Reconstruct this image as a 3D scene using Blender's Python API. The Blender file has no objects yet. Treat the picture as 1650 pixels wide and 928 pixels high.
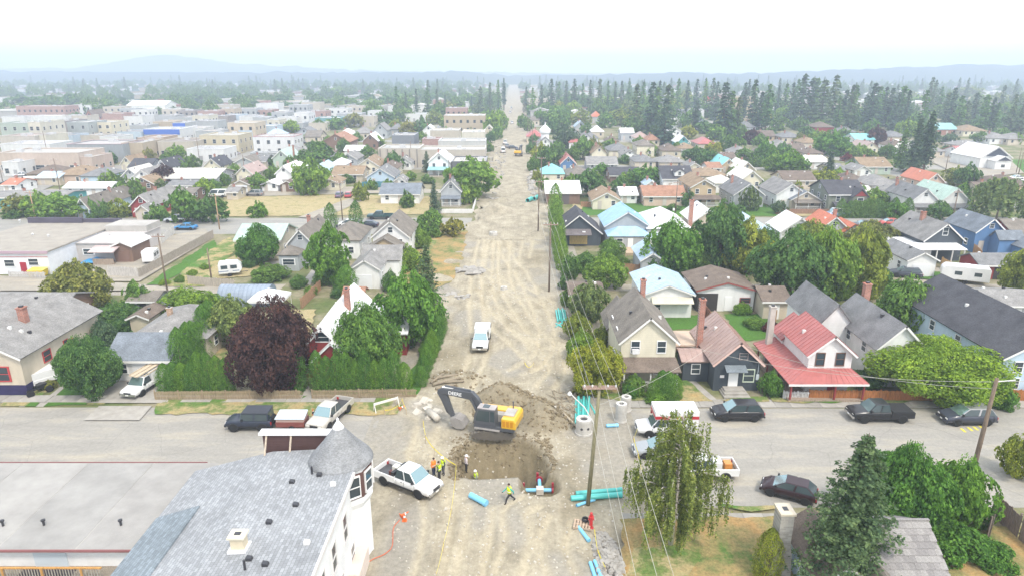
import bpy, math, random, numpy as np
from mathutils import Vector, Matrix
R = math.radians
random.seed(7)
SC = bpy.context.scene
COL = SC.collection
# ------------------------------------------------------------------ camera
F_PX, HZ_PX, CY_PX, CX_PX, CAM_H = 1080.0, 115.0, 464.0, 828.0, 32.0
PITCH = math.atan((CY_PX - HZ_PX) / F_PX)
cam_d = bpy.data.cameras.new('camera'); cam = bpy.data.objects.new('camera', cam_d); COL.objects.link(cam)
cam_d.sensor_fit = 'HORIZONTAL'; cam_d.sensor_width = 36.0
cam_d.lens = 36.0 * F_PX / 1650.0
cam_d.shift_x = -3.0 / 1650.0
cam_d.clip_start = 0.5; cam_d.clip_end = 40000
cam.location = (0, 0, CAM_H); cam.rotation_euler = (R(90) - PITCH, 0, 0)
SC.camera = cam
# ------------------------------------------------------------------ sky, sun, exposure
SUN_EL, SUN_AZ = R(54), R(150)      # high thin sun veiled by smoke, behind the right shoulder
world = bpy.data.worlds.new('World'); SC.world = world; world.use_nodes = True
wn = world.node_tree.nodes; wl = world.node_tree.links
bg = wn['Background']; bg.inputs['Strength'].default_value = 0.15
sky = wn.new('ShaderNodeTexSky'); sky.sky_type = 'NISHITA'; sky.sun_disc = False
sky.sun_elevation = SUN_EL; sky.sun_rotation = SUN_AZ
sky.air_density = 1.0; sky.dust_density = 6.0; sky.ozone_density = 1.0; sky.altitude = 900
mixw = wn.new('ShaderNodeMix'); mixw.data_type = 'RGBA'; mixw.inputs['Factor'].default_value = 0.72
mixw.inputs[7].default_value = (6.6, 6.9, 7.2, 1)          # the even veil of smoke over the whole sky
wl.new(sky.outputs['Color'], mixw.inputs[6]); wl.new(mixw.outputs[2], bg.inputs['Color'])
sun_d = bpy.data.lights.new('sun', 'SUN'); sun_d.energy = 1.5; sun_d.angle = R(10); sun_d.color = (1.0, 0.93, 0.82)
sun = bpy.data.objects.new('sun', sun_d); COL.objects.link(sun)
sdir = Vector((math.sin(SUN_AZ) * math.cos(SUN_EL), math.cos(SUN_AZ) * math.cos(SUN_EL), math.sin(SUN_EL)))
sun.rotation_euler = sdir.to_track_quat('Z', 'Y').to_euler(); sun.location = (0, 0, 400)
vs = SC.view_settings; vs.view_transform = 'Standard'; vs.look = 'None'; vs.gamma = 1.0; vs.exposure = 1.0
SC.display_settings.display_device = 'sRGB'
cy = SC.cycles
cy.max_bounces = 4; cy.diffuse_bounces = 2; cy.glossy_bounces = 2; cy.transmission_bounces = 2
cy.transparent_max_bounces = 4; cy.volume_bounces = 2; cy.caustics_reflective = False; cy.caustics_refractive = False
cy.use_denoising = True; cy.use_adaptive_sampling = True; cy.adaptive_threshold = 0.02
try: cy.denoiser = 'OPENIMAGEDENOISE'
except Exception: pass
# ------------------------------------------------------------------ pixel <-> place
cP, sP = math.cos(PITCH), math.sin(PITCH)
def at(px, py, z=0.0):
    """where the sight line through a spot of the photograph meets height z"""
    u = (px - CX_PX) / F_PX; v = (CY_PX - py) / F_PX
    d = (u, cP + v * sP, -sP + v * cP); t = (z - CAM_H) / d[2]
    return Vector((t * d[0], t * d[1], z))
def pix(p):
    dz = p[2] - CAM_H; dep = p[1] * cP - dz * sP
    if dep < 0.1: return (0, 0)
    return (CX_PX + F_PX * p[0] / dep, CY_PX - F_PX * (p[1] * sP + dz * cP) / dep)
def mpp(p):
    """metres per photograph pixel at p"""
    return (p[1] * cP - (p[2] - CAM_H) * sP) / F_PX
def top_z(loc, py):
    """height above loc whose sight line is at photograph row py"""
    v = (CY_PX - py) / F_PX; k = (-sP + v * cP) / (cP + v * sP)
    return CAM_H + k * loc[1]
# ------------------------------------------------------------------ materials
MATS = {}
def _nt(name):
    m = bpy.data.materials.new(name); m.use_nodes = True
    nt = m.node_tree; b = nt.nodes['Principled BSDF']
    return m, nt, b
def N(nt, t, **kw):
    n = nt.nodes.new(t)
    for k, v in kw.items():
        if k.startswith('i_'):
            key = k[2:]; n.inputs[int(key) if key.isdigit() else key.replace('_', ' ')].default_value = v
        else: setattr(n, k, v)
    return n
def ramp(nt, stops, interp='LINEAR'):
    r = nt.nodes.new('ShaderNodeValToRGB'); e = r.color_ramp.elements; r.color_ramp.interpolation = interp
    while len(e) < len(stops): e.new(0.5)
    for el, (p, c) in zip(e, stops): el.position = p; el.color = (*c, 1) if len(c) == 3 else c
    return r
def mul(nt, a, b, fac=1.0, mode='MULTIPLY'):
    m = nt.nodes.new('ShaderNodeMix'); m.data_type = 'RGBA'; m.blend_type = mode; m.inputs[0].default_value = fac
    for s, v in ((6, a), (7, b)):
        if hasattr(v, 'is_output'): nt.links.new(v, m.inputs[s])
        else: m.inputs[s].default_value = (*v, 1)
    return m.outputs[2]
def mixc(nt, fac, a, b):
    o = mul(nt, a, b, 1.0, 'MIX'); m = o.node
    nt.links.new(fac, m.inputs[0]) if hasattr(fac, 'is_output') else None
    return o
def bump(nt, b, h, strength=0.4, dist=0.05):
    n = N(nt, 'ShaderNodeBump', i_Strength=strength, i_Distance=dist); nt.links.new(h, n.inputs['Height']); nt.links.new(n.outputs[0], b.inputs['Normal'])
def coords(nt, kind='Object', scale=(1, 1, 1), rot=(0, 0, 0)):
    tc = N(nt, 'ShaderNodeTexCoord'); mp = N(nt, 'ShaderNodeMapping'); mp.inputs['Scale'].default_value = scale; mp.inputs['Rotation'].default_value = rot
    nt.links.new(tc.outputs[kind], mp.inputs[0]); return mp.outputs[0]
def noise(nt, vec, scale, detail=4, rough=0.6, out='Fac'):
    n = N(nt, 'ShaderNodeTexNoise', i_Scale=scale, i_Detail=detail, i_Roughness=rough); nt.links.new(vec, n.inputs['Vector']); return n.outputs[out]
def mat(kind, col=(0.5, 0.5, 0.5), **kw):
    key = (kind, tuple(round(c, 3) for c in col), tuple(sorted(kw.items())))
    if key in MATS: return MATS[key]
    m, nt, b = _nt(kind); L = nt.links.new
    b.inputs['Base Color'].default_value = (*col, 1); b.inputs['Roughness'].default_value = 0.75
    b.inputs['Specular IOR Level'].default_value = 0.25
    if kind == 'shingle':
        v = coords(nt); n1 = noise(nt, v, 0.7, 5); n2 = noise(nt, coords(nt, 'Object', (3, 3, 9)), 2.2, 3)
        r1 = ramp(nt, [(0.3, (0.70,) * 3), (0.72, (1.18,) * 3)]); L(n1, r1.inputs[0])
        r2 = ramp(nt, [(0.3, (0.66,) * 3), (0.75, (1.25,) * 3)]); L(n2, r2.inputs[0])
        c = mul(nt, mul(nt, col, r1.outputs[0]), r2.outputs[0]); L(c, b.inputs['Base Color'])
        w = N(nt, 'ShaderNodeTexWave', wave_type='BANDS', bands_direction='Z', wave_profile='SAW', i_Scale=kw.get('band', 2.4), i_Distortion=0.6); L(v, w.inputs['Vector'])
        bump(nt, b, w.outputs['Fac'], 0.5, 0.03); b.inputs['Roughness'].default_value = 0.9
    elif kind == 'shingle_flat':      # laid in courses, seen from near
        br = N(nt, 'ShaderNodeTexBrick', offset=0.5, i_Scale=1.0, i_Mortar_Size=0.012, i_Brick_Width=0.34, i_Row_Height=0.2)
        br.inputs['Color1'].default_value = (*[c * 0.82 for c in col], 1); br.inputs['Color2'].default_value = (*[min(1, c * 1.18) for c in col], 1)
        br.inputs['Mortar'].default_value = (*[c * 0.6 for c in col], 1)
        L(coords(nt, 'UV'), br.inputs['Vector'])
        n1 = noise(nt, coords(nt), 0.35, 6); r1 = ramp(nt, [(0.3, (0.84,) * 3), (0.7, (1.1,) * 3)]); L(n1, r1.inputs[0])
        L(mul(nt, br.outputs['Color'], r1.outputs[0]), b.inputs['Base Color']); bump(nt, b, br.outputs['Fac'], -0.5, 0.02)
        b.inputs['Roughness'].default_value = 0.9
    elif kind == 'metal':
        n1 = noise(nt, coords(nt, 'Object', (1, 1, 0.3)), 0.8, 7, .7); r1 = ramp(nt, [(0.3, (0.72,) * 3), (0.66, (1.06,) * 3)]); L(n1, r1.inputs[0])
        L(mul(nt, col, r1.outputs[0]), b.inputs['Base Color']); b.inputs['Roughness'].default_value = 0.45; b.inputs['Specular IOR Level'].default_value = 0.5
    elif kind == 'siding':
        v = coords(nt); w = N(nt, 'ShaderNodeTexWave', wave_type='BANDS', bands_direction='Z', wave_profile='SAW', i_Scale=1.6); L(v, w.inputs['Vector'])
        n1 = noise(nt, coords(nt, 'Object', (1, 1, 0.35)), 1.1, 5); r1 = ramp(nt, [(0.25, (0.84,) * 3), (0.7, (1.04,) * 3)]); L(n1, r1.inputs[0])
        L(mul(nt, col, r1.outputs[0]), b.inputs['Base Color']); bump(nt, b, w.outputs['Fac'], 0.5, 0.03)
    elif kind == 'brick':
        v = coords(nt, 'Object', (1, 1, 1), (R(90), 0, 0)); br = N(nt, 'ShaderNodeTexBrick', i_Scale=1.0, i_Mortar_Size=0.012, i_Brick_Width=0.42, i_Row_Height=0.14)
        br.inputs['Color1'].default_value = (*[c * 0.8 for c in col], 1); br.inputs['Color2'].default_value = (*[min(1, c * 1.15) for c in col], 1); br.inputs['Mortar'].default_value = (0.42, 0.4, 0.37, 1)
        L(v, br.inputs['Vector']); n1 = noise(nt, coords(nt), 0.5, 5); r1 = ramp(nt, [(0.3, (0.85,) * 3), (0.7, (1.1,) * 3)]); L(n1, r1.inputs[0])
        L(mul(nt, br.outputs['Color'], r1.outputs[0]), b.inputs['Base Color'])
    elif kind in ('stucco', 'concrete', 'wood', 'tar', 'soil'):
        sc = {'stucco': 0.6, 'concrete': 1.2, 'wood': 2.5, 'tar': 0.5, 'soil': 1.5}[kind]
        v = coords(nt, 'Object', (6, 6, 0.6) if kind == 'wood' else (1, 1, 1)); n1 = noise(nt, v, sc, 6, 0.65)
        lo, hi = {'stucco': (0.85, 1.06), 'concrete': (0.78, 1.12), 'wood': (0.55, 1.3), 'tar': (0.82, 1.1), 'soil': (0.7, 1.2)}[kind]
        r1 = ramp(nt, [(0.3, (lo,) * 3), (0.7, (hi,) * 3)]); L(n1, r1.inputs[0]); L(mul(nt, col, r1.outputs[0]), b.inputs['Base Color'])
        n2 = noise(nt, coords(nt), sc * 12, 4); bump(nt, b, n2, 0.25, 0.03); b.inputs['Roughness'].default_value = 0.9
    elif kind == 'paint':
        n1 = noise(nt, coords(nt), 1.6, 4); r1 = ramp(nt, [(0.3, (0.88,) * 3), (0.65, (1.0,) * 3)]); L(n1, r1.inputs[0])
        dz = N(nt, 'ShaderNodeSeparateXYZ'); L(coords(nt), dz.inputs[0]); rz = ramp(nt, [(0.2, (.6, .6, .6)), (0.6, (0, 0, 0))]); L(dz.outputs[2], rz.inputs[0])
        dirt = mul(nt, rz.outputs[0], n1); c = mul(nt, col, r1.outputs[0], 0.6)
        mm = mul(nt, c, (0.36, 0.31, 0.24), 0.0, 'MIX'); L(dirt, mm.node.inputs[0])
        L(mm, b.inputs['Base Color']); b.inputs['Roughness'].default_value = 0.32; b.inputs['Coat Weight'].default_value = 0.5 if max(col) > .3 else .4; b.inputs['Specular IOR Level'].default_value = 0.5 if max(col) > .3 else .25; b.inputs['Coat Roughness'].default_value = 0.1
    elif kind == 'glass':
        b.inputs['Roughness'].default_value = 0.08; b.inputs['Specular IOR Level'].default_value = 0.7
    elif kind == 'windscreen':
        b.inputs['Roughness'].default_value = 0.1; b.inputs['Metallic'].default_value = .7; b.inputs['Specular IOR Level'].default_value = 0.6
    elif kind == 'gloss':
        b.inputs['Roughness'].default_value = 0.35; b.inputs['Specular IOR Level'].default_value = 0.5
    elif kind == 'chrome':
        b.inputs['Metallic'].default_value = 0.9; b.inputs['Roughness'].default_value = 0.25
    elif kind == 'leaf':
        g = N(nt, 'ShaderNodeNewGeometry'); oi = N(nt, 'ShaderNodeObjectInfo')
        r1 = ramp(nt, [(0.0, tuple(c * 0.5 for c in col)), (0.55, col), (1.0, (min(1, col[0] * 1.45 + 0.01), min(1, col[1] * 1.35), col[2] * 1.25))]); L(g.outputs['Random Per Island'], r1.inputs[0])
        n1 = noise(nt, coords(nt, 'Object', (1, 1, 1) if not kw.get('tall') else (5, 5, 5)), 2.6, 3); r2 = ramp(nt, [(0.32, (0.62, 0.68, 0.66)), (0.68, (1.38, 1.25, 0.95))]); L(n1, r2.inputs[0])
        c = mul(nt, r1.outputs[0], r2.outputs[0])
        r3 = ramp(nt, [(0.0, (0.8, 0.86, 0.95)), (0.5, (1.0, 1.0, 1.0)), (1.0, (1.22, 1.1, 0.85))]); L(oi.outputs['Random'], r3.inputs[0])
        c = mul(nt, c, r3.outputs[0])
        tr = N(nt, 'ShaderNodeBsdfTranslucent'); L(c, tr.inputs[0]); df = N(nt, 'ShaderNodeBsdfDiffuse'); L(c, df.inputs[0])
        ms = N(nt, 'ShaderNodeMixShader', i_0=0.46); L(df.outputs[0], ms.inputs[1]); L(tr.outputs[0], ms.inputs[2]); L(ms.outputs[0], nt.nodes['Material Output'].inputs['Surface'])
    MATS[key] = m
    return m
WHITE = (0.8, 0.8, 0.79); 
# ------------------------------------------------------------------ mesh building
class MB:
    def __init__(s): s.v = []; s.f = []
    def add(s, vs, fs):
        o = len(s.v); s.v += [tuple(p) for p in vs]; s.f += [tuple(i + o for i in f) for f in fs]; return s
    def box(s, x0, x1, y0, y1, z0, z1):
        return s.add([(x0, y0, z0), (x1, y0, z0), (x1, y1, z0), (x0, y1, z0), (x0, y0, z1), (x1, y0, z1), (x1, y1, z1), (x0, y1, z1)],
                     [(0, 3, 2, 1), (4, 5, 6, 7), (0, 1, 5, 4), (1, 2, 6, 5), (2, 3, 7, 6), (3, 0, 4, 7)])
    def prism(s, pts, h0, h1, axis='y'):
        """pts: closed outline in the plane across axis, swept from h0 to h1"""
        n = len(pts)
        mk = {'y': lambda p, h: (p[0], h, p[1]), 'x': lambda p, h: (h, p[0], p[1]), 'z': lambda p, h: (p[0], p[1], h)}[axis]
        return s.add([mk(p, h0) for p in pts] + [mk(p, h1) for p in pts],
                     [tuple(range(n))[::-1], tuple(range(n, 2 * n))] + [(i, (i + 1) % n, n + (i + 1) % n, n + i) for i in range(n)])
    def tube(s, path, rad, n=8, cap=True):
        path = [Vector(p) for p in path]; rads = rad if isinstance(rad, (list, tuple)) else [rad] * len(path)
        vs = []; fs = []
        for i, p in enumerate(path):
            t = (path[min(i + 1, len(path) - 1)] - path[max(i - 1, 0)]).normalized()
            a = Vector((0, 0, 1)) if abs(t.z) < 0.9 else Vector((1, 0, 0)); u = t.cross(a).normalized(); w = t.cross(u)
            for k in range(n):
                an = 2 * math.pi * k / n; vs.append(p + (u * math.cos(an) + w * math.sin(an)) * rads[i])
        for i in range(len(path) - 1):
            for k in range(n): fs.append((i * n + k, i * n + (k + 1) % n, (i + 1) * n + (k + 1) % n, (i + 1) * n + k))
        if cap: fs += [tuple(range(n))[::-1], tuple(range(len(vs) - n, len(vs)))]
        return s.add(vs, fs)
    def lathe(s, prof, n=16, c=(0, 0, 0)):
        vs = []; fs = []
        for r, z in prof:
            for k in range(n):
                a = 2 * math.pi * k / n; vs.append((c[0] + r * math.cos(a), c[1] + r * math.sin(a), c[2] + z))
        for i in range(len(prof) - 1):
            for k in range(n): fs.append((i * n + k, i * n + (k + 1) % n, (i + 1) * n + (k + 1) % n, (i + 1) * n + k))
        fs += [tuple(range(n))[::-1], tuple(range(len(vs) - n, len(vs)))]
        return s.add(vs, fs)
    def slab(s, a, b, c, d, t):
        """a plate with corners a b c d and thickness t downwards along its normal"""
        a, b, c, d = map(Vector, (a, b, c, d)); n = (b - a).cross(d - a).normalized()
        if n.z < 0: n = -n
        lo = [p - n * t for p in (a, b, c, d)]
        return s.add([a, b, c, d] + lo, [(0, 1, 2, 3), (7, 6, 5, 4), (0, 4, 5, 1), (1, 5, 6, 2), (2, 6, 7, 3), (3, 7, 4, 0)])
    def tri_slab(s, a, b, c, t):
        a, b, c = map(Vector, (a, b, c)); n = (b - a).cross(c - a).normalized()
        if n.z < 0: n = -n
        lo = [p - n * t for p in (a, b, c)]
        return s.add([a, b, c] + lo, [(0, 1, 2), (5, 4, 3), (0, 3, 4, 1), (1, 4, 5, 2), (2, 5, 3, 0)])
    def mesh(s, name, m, smooth=False):
        me = bpy.data.meshes.new(name); me.from_pydata(s.v, [], s.f); me.update()
        import bmesh
        bm = bmesh.new(); bm.from_mesh(me); bmesh.ops.recalc_face_normals(bm, faces=bm.faces); bm.to_mesh(me); bm.free()
        me.materials.append(m)
        if smooth: me.shade_smooth()
        return me
    def build(s, name, m, parent=None, smooth=False, bevel=0):
        return link(name, s.mesh(name, m, smooth), parent, bevel=bevel)
def link(name, me, parent=None, loc=(0, 0, 0), rz=0, scale=None, bevel=0):
    o = bpy.data.objects.new(name, me); COL.objects.link(o); o.location = loc; o.rotation_euler = (0, 0, rz)
    if scale: o.scale = scale
    if parent: o.parent = parent
    if bevel:
        b = o.modifiers.new('bevel', 'BEVEL'); b.width = bevel; b.segments = 2; b.limit_method = 'ANGLE'; b.angle_limit = R(35)
    return o
def np_mesh(name, verts, faces, m, smooth=False):
    verts = np.asarray(verts, dtype=np.float32); faces = np.asarray(faces, dtype=np.int32); k = faces.shape[1]
    me = bpy.data.meshes.new(name); me.vertices.add(len(verts)); me.vertices.foreach_set('co', verts.ravel())
    me.loops.add(faces.size); me.loops.foreach_set('vertex_index', faces.ravel())
    me.polygons.add(len(faces)); me.polygons.foreach_set('loop_start', np.arange(0, faces.size, k, dtype=np.int32))
    me.update(calc_edges=True); me.materials.append(m)
    if smooth: me.shade_smooth()
    return me
THINGS = []
def tag(o, label=None, cat=None, group=None, kind=None):
    if label: o['label'] = label; THINGS.append(o)
    if cat: o['category'] = cat
    if group: o['group'] = group
    if kind: o['kind'] = kind
    return o
def thing(name, label, cat, loc=(0, 0, 0), rz=0, group=None):
    o = bpy.data.objects.new(name, None); COL.objects.link(o); o.location = loc; o.rotation_euler = (0, 0, rz); o.empty_display_size = 0.2
    return tag(o, label, cat, group)
def struct(o): o['kind'] = 'structure'; return o
KIDS = {}
def copy_tree(o, parent=None):
    c = o.copy(); COL.objects.link(c); c.parent = parent
    for ch in KIDS.setdefault(o, list(o.children)): copy_tree(ch, c)
    return c
UNIT = {}
def unit(kind, m, name):
    key = (kind, m, name)
    if key not in UNIT:
        mb = MB()
        if kind == 'box': mb.box(-0.5, 0.5, -0.5, 0.5, 0, 1)
        elif kind == 'frame':    # a window surround, one unit wide and high, in the xz plane, facing -y
            for a in ((-0.5, -0.43, 0, 1), (0.43, 0.5, 0, 1), (-0.43, 0.43, 0, 0.07), (-0.43, 0.43, 0.94, 1), (-0.43, 0.43, 0.48, 0.515)): mb.box(a[0], a[1], -0.09, 0.02, a[2], a[3])
        elif kind == 'pane': mb.box(-0.45, 0.45, -0.045, 0.01, 0.04, 0.96)
        elif kind == 'door':
            mb.box(-0.5, 0.5, -0.07, 0.02, 0, 1)
        UNIT[key] = mb.mesh(name, m)
    return UNIT[key]
GLASS = mat('glass', (0.035, 0.05, 0.06)); 
def window(parent, x, y, z, w, h, rz=0, frame=WHITE, simple=False):
    """a window whose sill centre is at x y z on a wall facing -y turned by rz"""
    if simple:
        o = link('window', unit('pane', GLASS, 'window'), parent, (x, y, z), rz, (w, 1, h)); return o
    o = link('window', unit('frame', mat('gloss', frame), 'window'), parent, (x, y, z), rz, (w, 1, h))
    link('pane', unit('pane', GLASS, 'pane'), o); return o
def door(parent, x, y, z, w, h, col=WHITE, rz=0, name='door'):
    return link(name, unit('door', mat('gloss', col), name), parent, (x, y, z), rz, (w, 1, h))
# ------------------------------------------------------------------ ground
def ground_mat():
    m, nt, b = _nt('yard_ground'); L = nt.links.new; v = coords(nt)
    n1 = noise(nt, v, 0.09, 6); r1 = ramp(nt, [(0.30, (0.10, 0.14, 0.045)), (0.45, (0.16, 0.17, 0.075)), (0.54, (0.27, 0.24, 0.16)), (0.60, (0.20, 0.19, 0.10)), (0.70, (0.11, 0.15, 0.05))]); L(n1, r1.inputs[0])
    n2 = noise(nt, v, 1.2, 6, 0.7); r2 = ramp(nt, [(0.25, (0.7,) * 3), (0.75, (1.25,) * 3)]); L(n2, r2.inputs[0])
    L(mul(nt, r1.outputs[0], r2.outputs[0]), b.inputs['Base Color']); b.inputs['Roughness'].default_value = 0.95; b.inputs['Specular IOR Level'].default_value = 0.1
    bump(nt, b, noise(nt, v, 6, 4), 0.4, 0.08); return m
def grass_mat(name, dry):
    key = ('grass', name)
    if key in MATS: return MATS[key]
    m, nt, b = _nt(name); L = nt.links.new; v = coords(nt)
    n1 = noise(nt, v, 0.3, 7, 0.7)
    g, d, o = (0.085, 0.19, 0.035), (0.37, 0.31, 0.16), (0.17, 0.21, 0.07)
    st = {0: [(0.3, g), (0.6, (0.075, 0.16, 0.03)), (0.78, o)], 1: [(0.36, g), (0.47, o), (0.55, d), (0.7, (0.42, 0.29, 0.12))], 2: [(0.32, o), (0.41, d), (0.53, (0.41, 0.335, 0.19)), (0.60, (0.30, 0.275, 0.13)), (0.68, (0.19, 0.22, 0.08))],
          3: [(0.36, (0.10, 0.18, 0.045)), (0.43, (0.22, 0.21, 0.085)), (0.53, (0.34, 0.255, 0.115)), (0.66, (0.43, 0.265, 0.11))]}[dry]
    r1 = ramp(nt, st); L(n1, r1.inputs[0]); n2 = noise(nt, v, 5, 5, 0.75); r2 = ramp(nt, [(0.25, (0.6,) * 3), (0.75, (1.35,) * 3)]); L(n2, r2.inputs[0])
    L(mul(nt, r1.outputs[0], r2.outputs[0]), b.inputs['Base Color']); b.inputs['Roughness'].default_value = 0.95; b.inputs['Specular IOR Level'].default_value = 0.1
    bump(nt, b, noise(nt, v, 14, 3), 0.6, 0.1); MATS[key] = m; return m
def asphalt_mat(name, col, crack=True):
    m, nt, b = _nt(name); L = nt.links.new; v = coords(nt)
    n1 = noise(nt, coords(nt, 'Object', (0.35, 1.6, 1)), 0.35, 7, 0.65); r1 = ramp(nt, [(0.3, tuple(c * 0.86 for c in col)), (0.5, col), (0.66, (min(1, col[0] * 1.22), col[1] * 1.17, col[2] * 1.07))]); L(n1, r1.inputs[0])
    n2 = noise(nt, v, 3.0, 6, 0.75); r2 = ramp(nt, [(0.25, (0.84,) * 3), (0.75, (1.14,) * 3)]); L(n2, r2.inputs[0]); c = mul(nt, r1.outputs[0], r2.outputs[0])
    if crack:
        vw = mul(nt, v, noise(nt, v, 0.22, 5, out='Color'), 1.0, 'ADD')
        vo = N(nt, 'ShaderNodeTexVoronoi', feature='DISTANCE_TO_EDGE', i_Scale=0.16); L(vw, vo.inputs['Vector'])
        r3 = ramp(nt, [(0.0, (0.55,) * 3), (0.006, (1,) * 3)]); L(vo.outputs['Distance'], r3.inputs[0]); c = mul(nt, c, r3.outputs[0], 0.4)
    L(c, b.inputs['Base Color']); b.inputs['Roughness'].default_value = 0.93; b.inputs['Specular IOR Level'].default_value = 0.15; bump(nt, b, noise(nt, v, 12, 4), 0.3, 0.04); return m
def dirt_mat():
    m, nt, b = _nt('dug_dirt'); L = nt.links.new; v = coords(nt)
    n1 = noise(nt, coords(nt, 'Object', (1, 0.6, 1)), 0.36, 9, 0.74)
    r1 = ramp(nt, [(0.30, (0.205, 0.182, 0.135)), (0.44, (0.315, 0.278, 0.207)), (0.55, (0.39, 0.345, 0.258)), (0.68, (0.48, 0.43, 0.328))]); L(n1, r1.inputs[0])
    n2 = noise(nt, v, 2.6, 8, 0.78); r2 = ramp(nt, [(0.25, (0.66,) * 3), (0.75, (1.26,) * 3)]); L(n2, r2.inputs[0]); c = mul(nt, r1.outputs[0], r2.outputs[0])
    n3 = noise(nt, coords(nt, 'Object', (3.2, 0.10, 1)), 1.3, 4, 0.6); r4 = ramp(nt, [(0.36, (0.93,) * 3), (0.62, (1.04,) * 3)]); L(n3, r4.inputs[0]); c = mul(nt, c, r4.outputs[0])
    for nm, cc in (('grey', (0.31, 0.288, 0.245)), ('fresh', (0.225, 0.185, 0.115)), ('track', (0.47, 0.41, 0.295))):
        a = N(nt, 'ShaderNodeAttribute', attribute_name=nm)
        n4 = noise(nt, v, 0.9, 5, 0.7); mm = N(nt, 'ShaderNodeMath', operation='MULTIPLY_ADD'); L(n4, mm.inputs[0]); mm.inputs[1].default_value = 1.3; mm.inputs[2].default_value = -0.65
        ad = N(nt, 'ShaderNodeMath', operation='MULTIPLY_ADD', use_clamp=True); L(a.outputs['Fac'], ad.inputs[0]); ad.inputs[1].default_value = 1.0
        ml = N(nt, 'ShaderNodeMath', operation='MULTIPLY'); L(mm.outputs[0], ml.inputs[0]); L(a.outputs['Fac'], ml.inputs[1]); L(ml.outputs[0], ad.inputs[2])
        cn = mul(nt, cc, r2.outputs[0]); c2 = mul(nt, c, cn, 0.0, 'MIX'); L(ad.outputs[0], c2.node.inputs[0]); c = c2
    L(c, b.inputs['Base Color']); b.inputs['Roughness'].default_value = 0.97; b.inputs['Specular IOR Level'].default_value = 0.1
    bump(nt, b, noise(nt, v, 3.5, 8, 0.75), 0.6, 0.14); return m
GROUND = ground_mat(); DIRT = dirt_mat()
ASPH = asphalt_mat('dusty_asphalt', (0.315, 0.298, 0.265)); ASPH2 = asphalt_mat('far_asphalt', (0.30, 0.29, 0.265), False); GRAVEL = asphalt_mat('gravel', (0.33, 0.30, 0.25), False)
CONC = mat('concrete', (0.37, 0.345, 0.305))
# one sheet to the horizon, open where the road is dug up
X0, X1, Y0, Y1 = -13.5, 11.5, 28.0, 131.0
xs = [-9000, -2500, -600, -150, X0, X1, 150, 600, 2500, 9000]; ys = [-600, -60, Y0, Y1, 300, 700, 1800, 5000, 12000]
gv = [(x, y, 0) for y in ys for x in xs]; gf = []
for j in range(len(ys) - 1):
    for i in range(len(xs) - 1):
        if xs[i] == X0 and ys[j] == Y0: continue
        a = j * len(xs) + i; gf.append((a, a + 1, a + 1 + len(xs), a + len(xs)))
struct(link('ground', np_mesh('ground', gv, gf, GROUND)))
# the dug-up road near the camera: a height field with pit, spoil heaps and wheel ruts
def spline(pts, n=40):
    pts = [np.array(p, float) for p in pts]; out = []
    P = [2 * pts[0] - pts[1]] + pts + [2 * pts[-1] - pts[-2]]
    for i in range(1, len(P) - 2):
        for k in range(n):
            t = k / n; p0, p1, p2, p3 = P[i - 1:i + 3]
            out.append(0.5 * (2 * p1 + (p2 - p0) * t + (2 * p0 - 5 * p1 + 4 * p2 - p3) * t * t + (3 * p1 - p0 - 3 * p2 + p3) * t ** 3))
    out.append(pts[-1]); return np.array(out)
def px_path(pp): return [tuple(at(x, y)[:2]) for x, y in pp]
RUTS = [px_path(p) for p in ([(800, 330), (790, 360), (775, 410), (768, 470), (770, 520), (775, 560), (760, 600), (735, 640)],
        [(830, 300), (822, 350), (812, 420), (820, 470), (850, 520), (885, 560), (898, 595), (880, 625)], [(800, 345), (812, 400), (845, 450), (870, 500), (882, 540), (870, 580), (830, 600)],
        [(905, 365), (850, 355), (800, 355), (762, 362)], [(790, 380), (785, 450), (800, 520), (842, 560), (870, 590)], [(755, 928), (770, 860), (775, 820)], [(820, 928), (835, 870), (830, 830), (855, 812)], [(905, 928), (890, 880), (905, 840)], [(690, 928), (705, 850), (700, 800), (680, 740), (690, 690)],
        [(840, 330), (850, 380), (845, 420)], [(780, 470), (800, 500), (850, 540), (895, 560)], [(770, 430), (800, 450), (850, 470), (900, 500)])]
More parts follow.
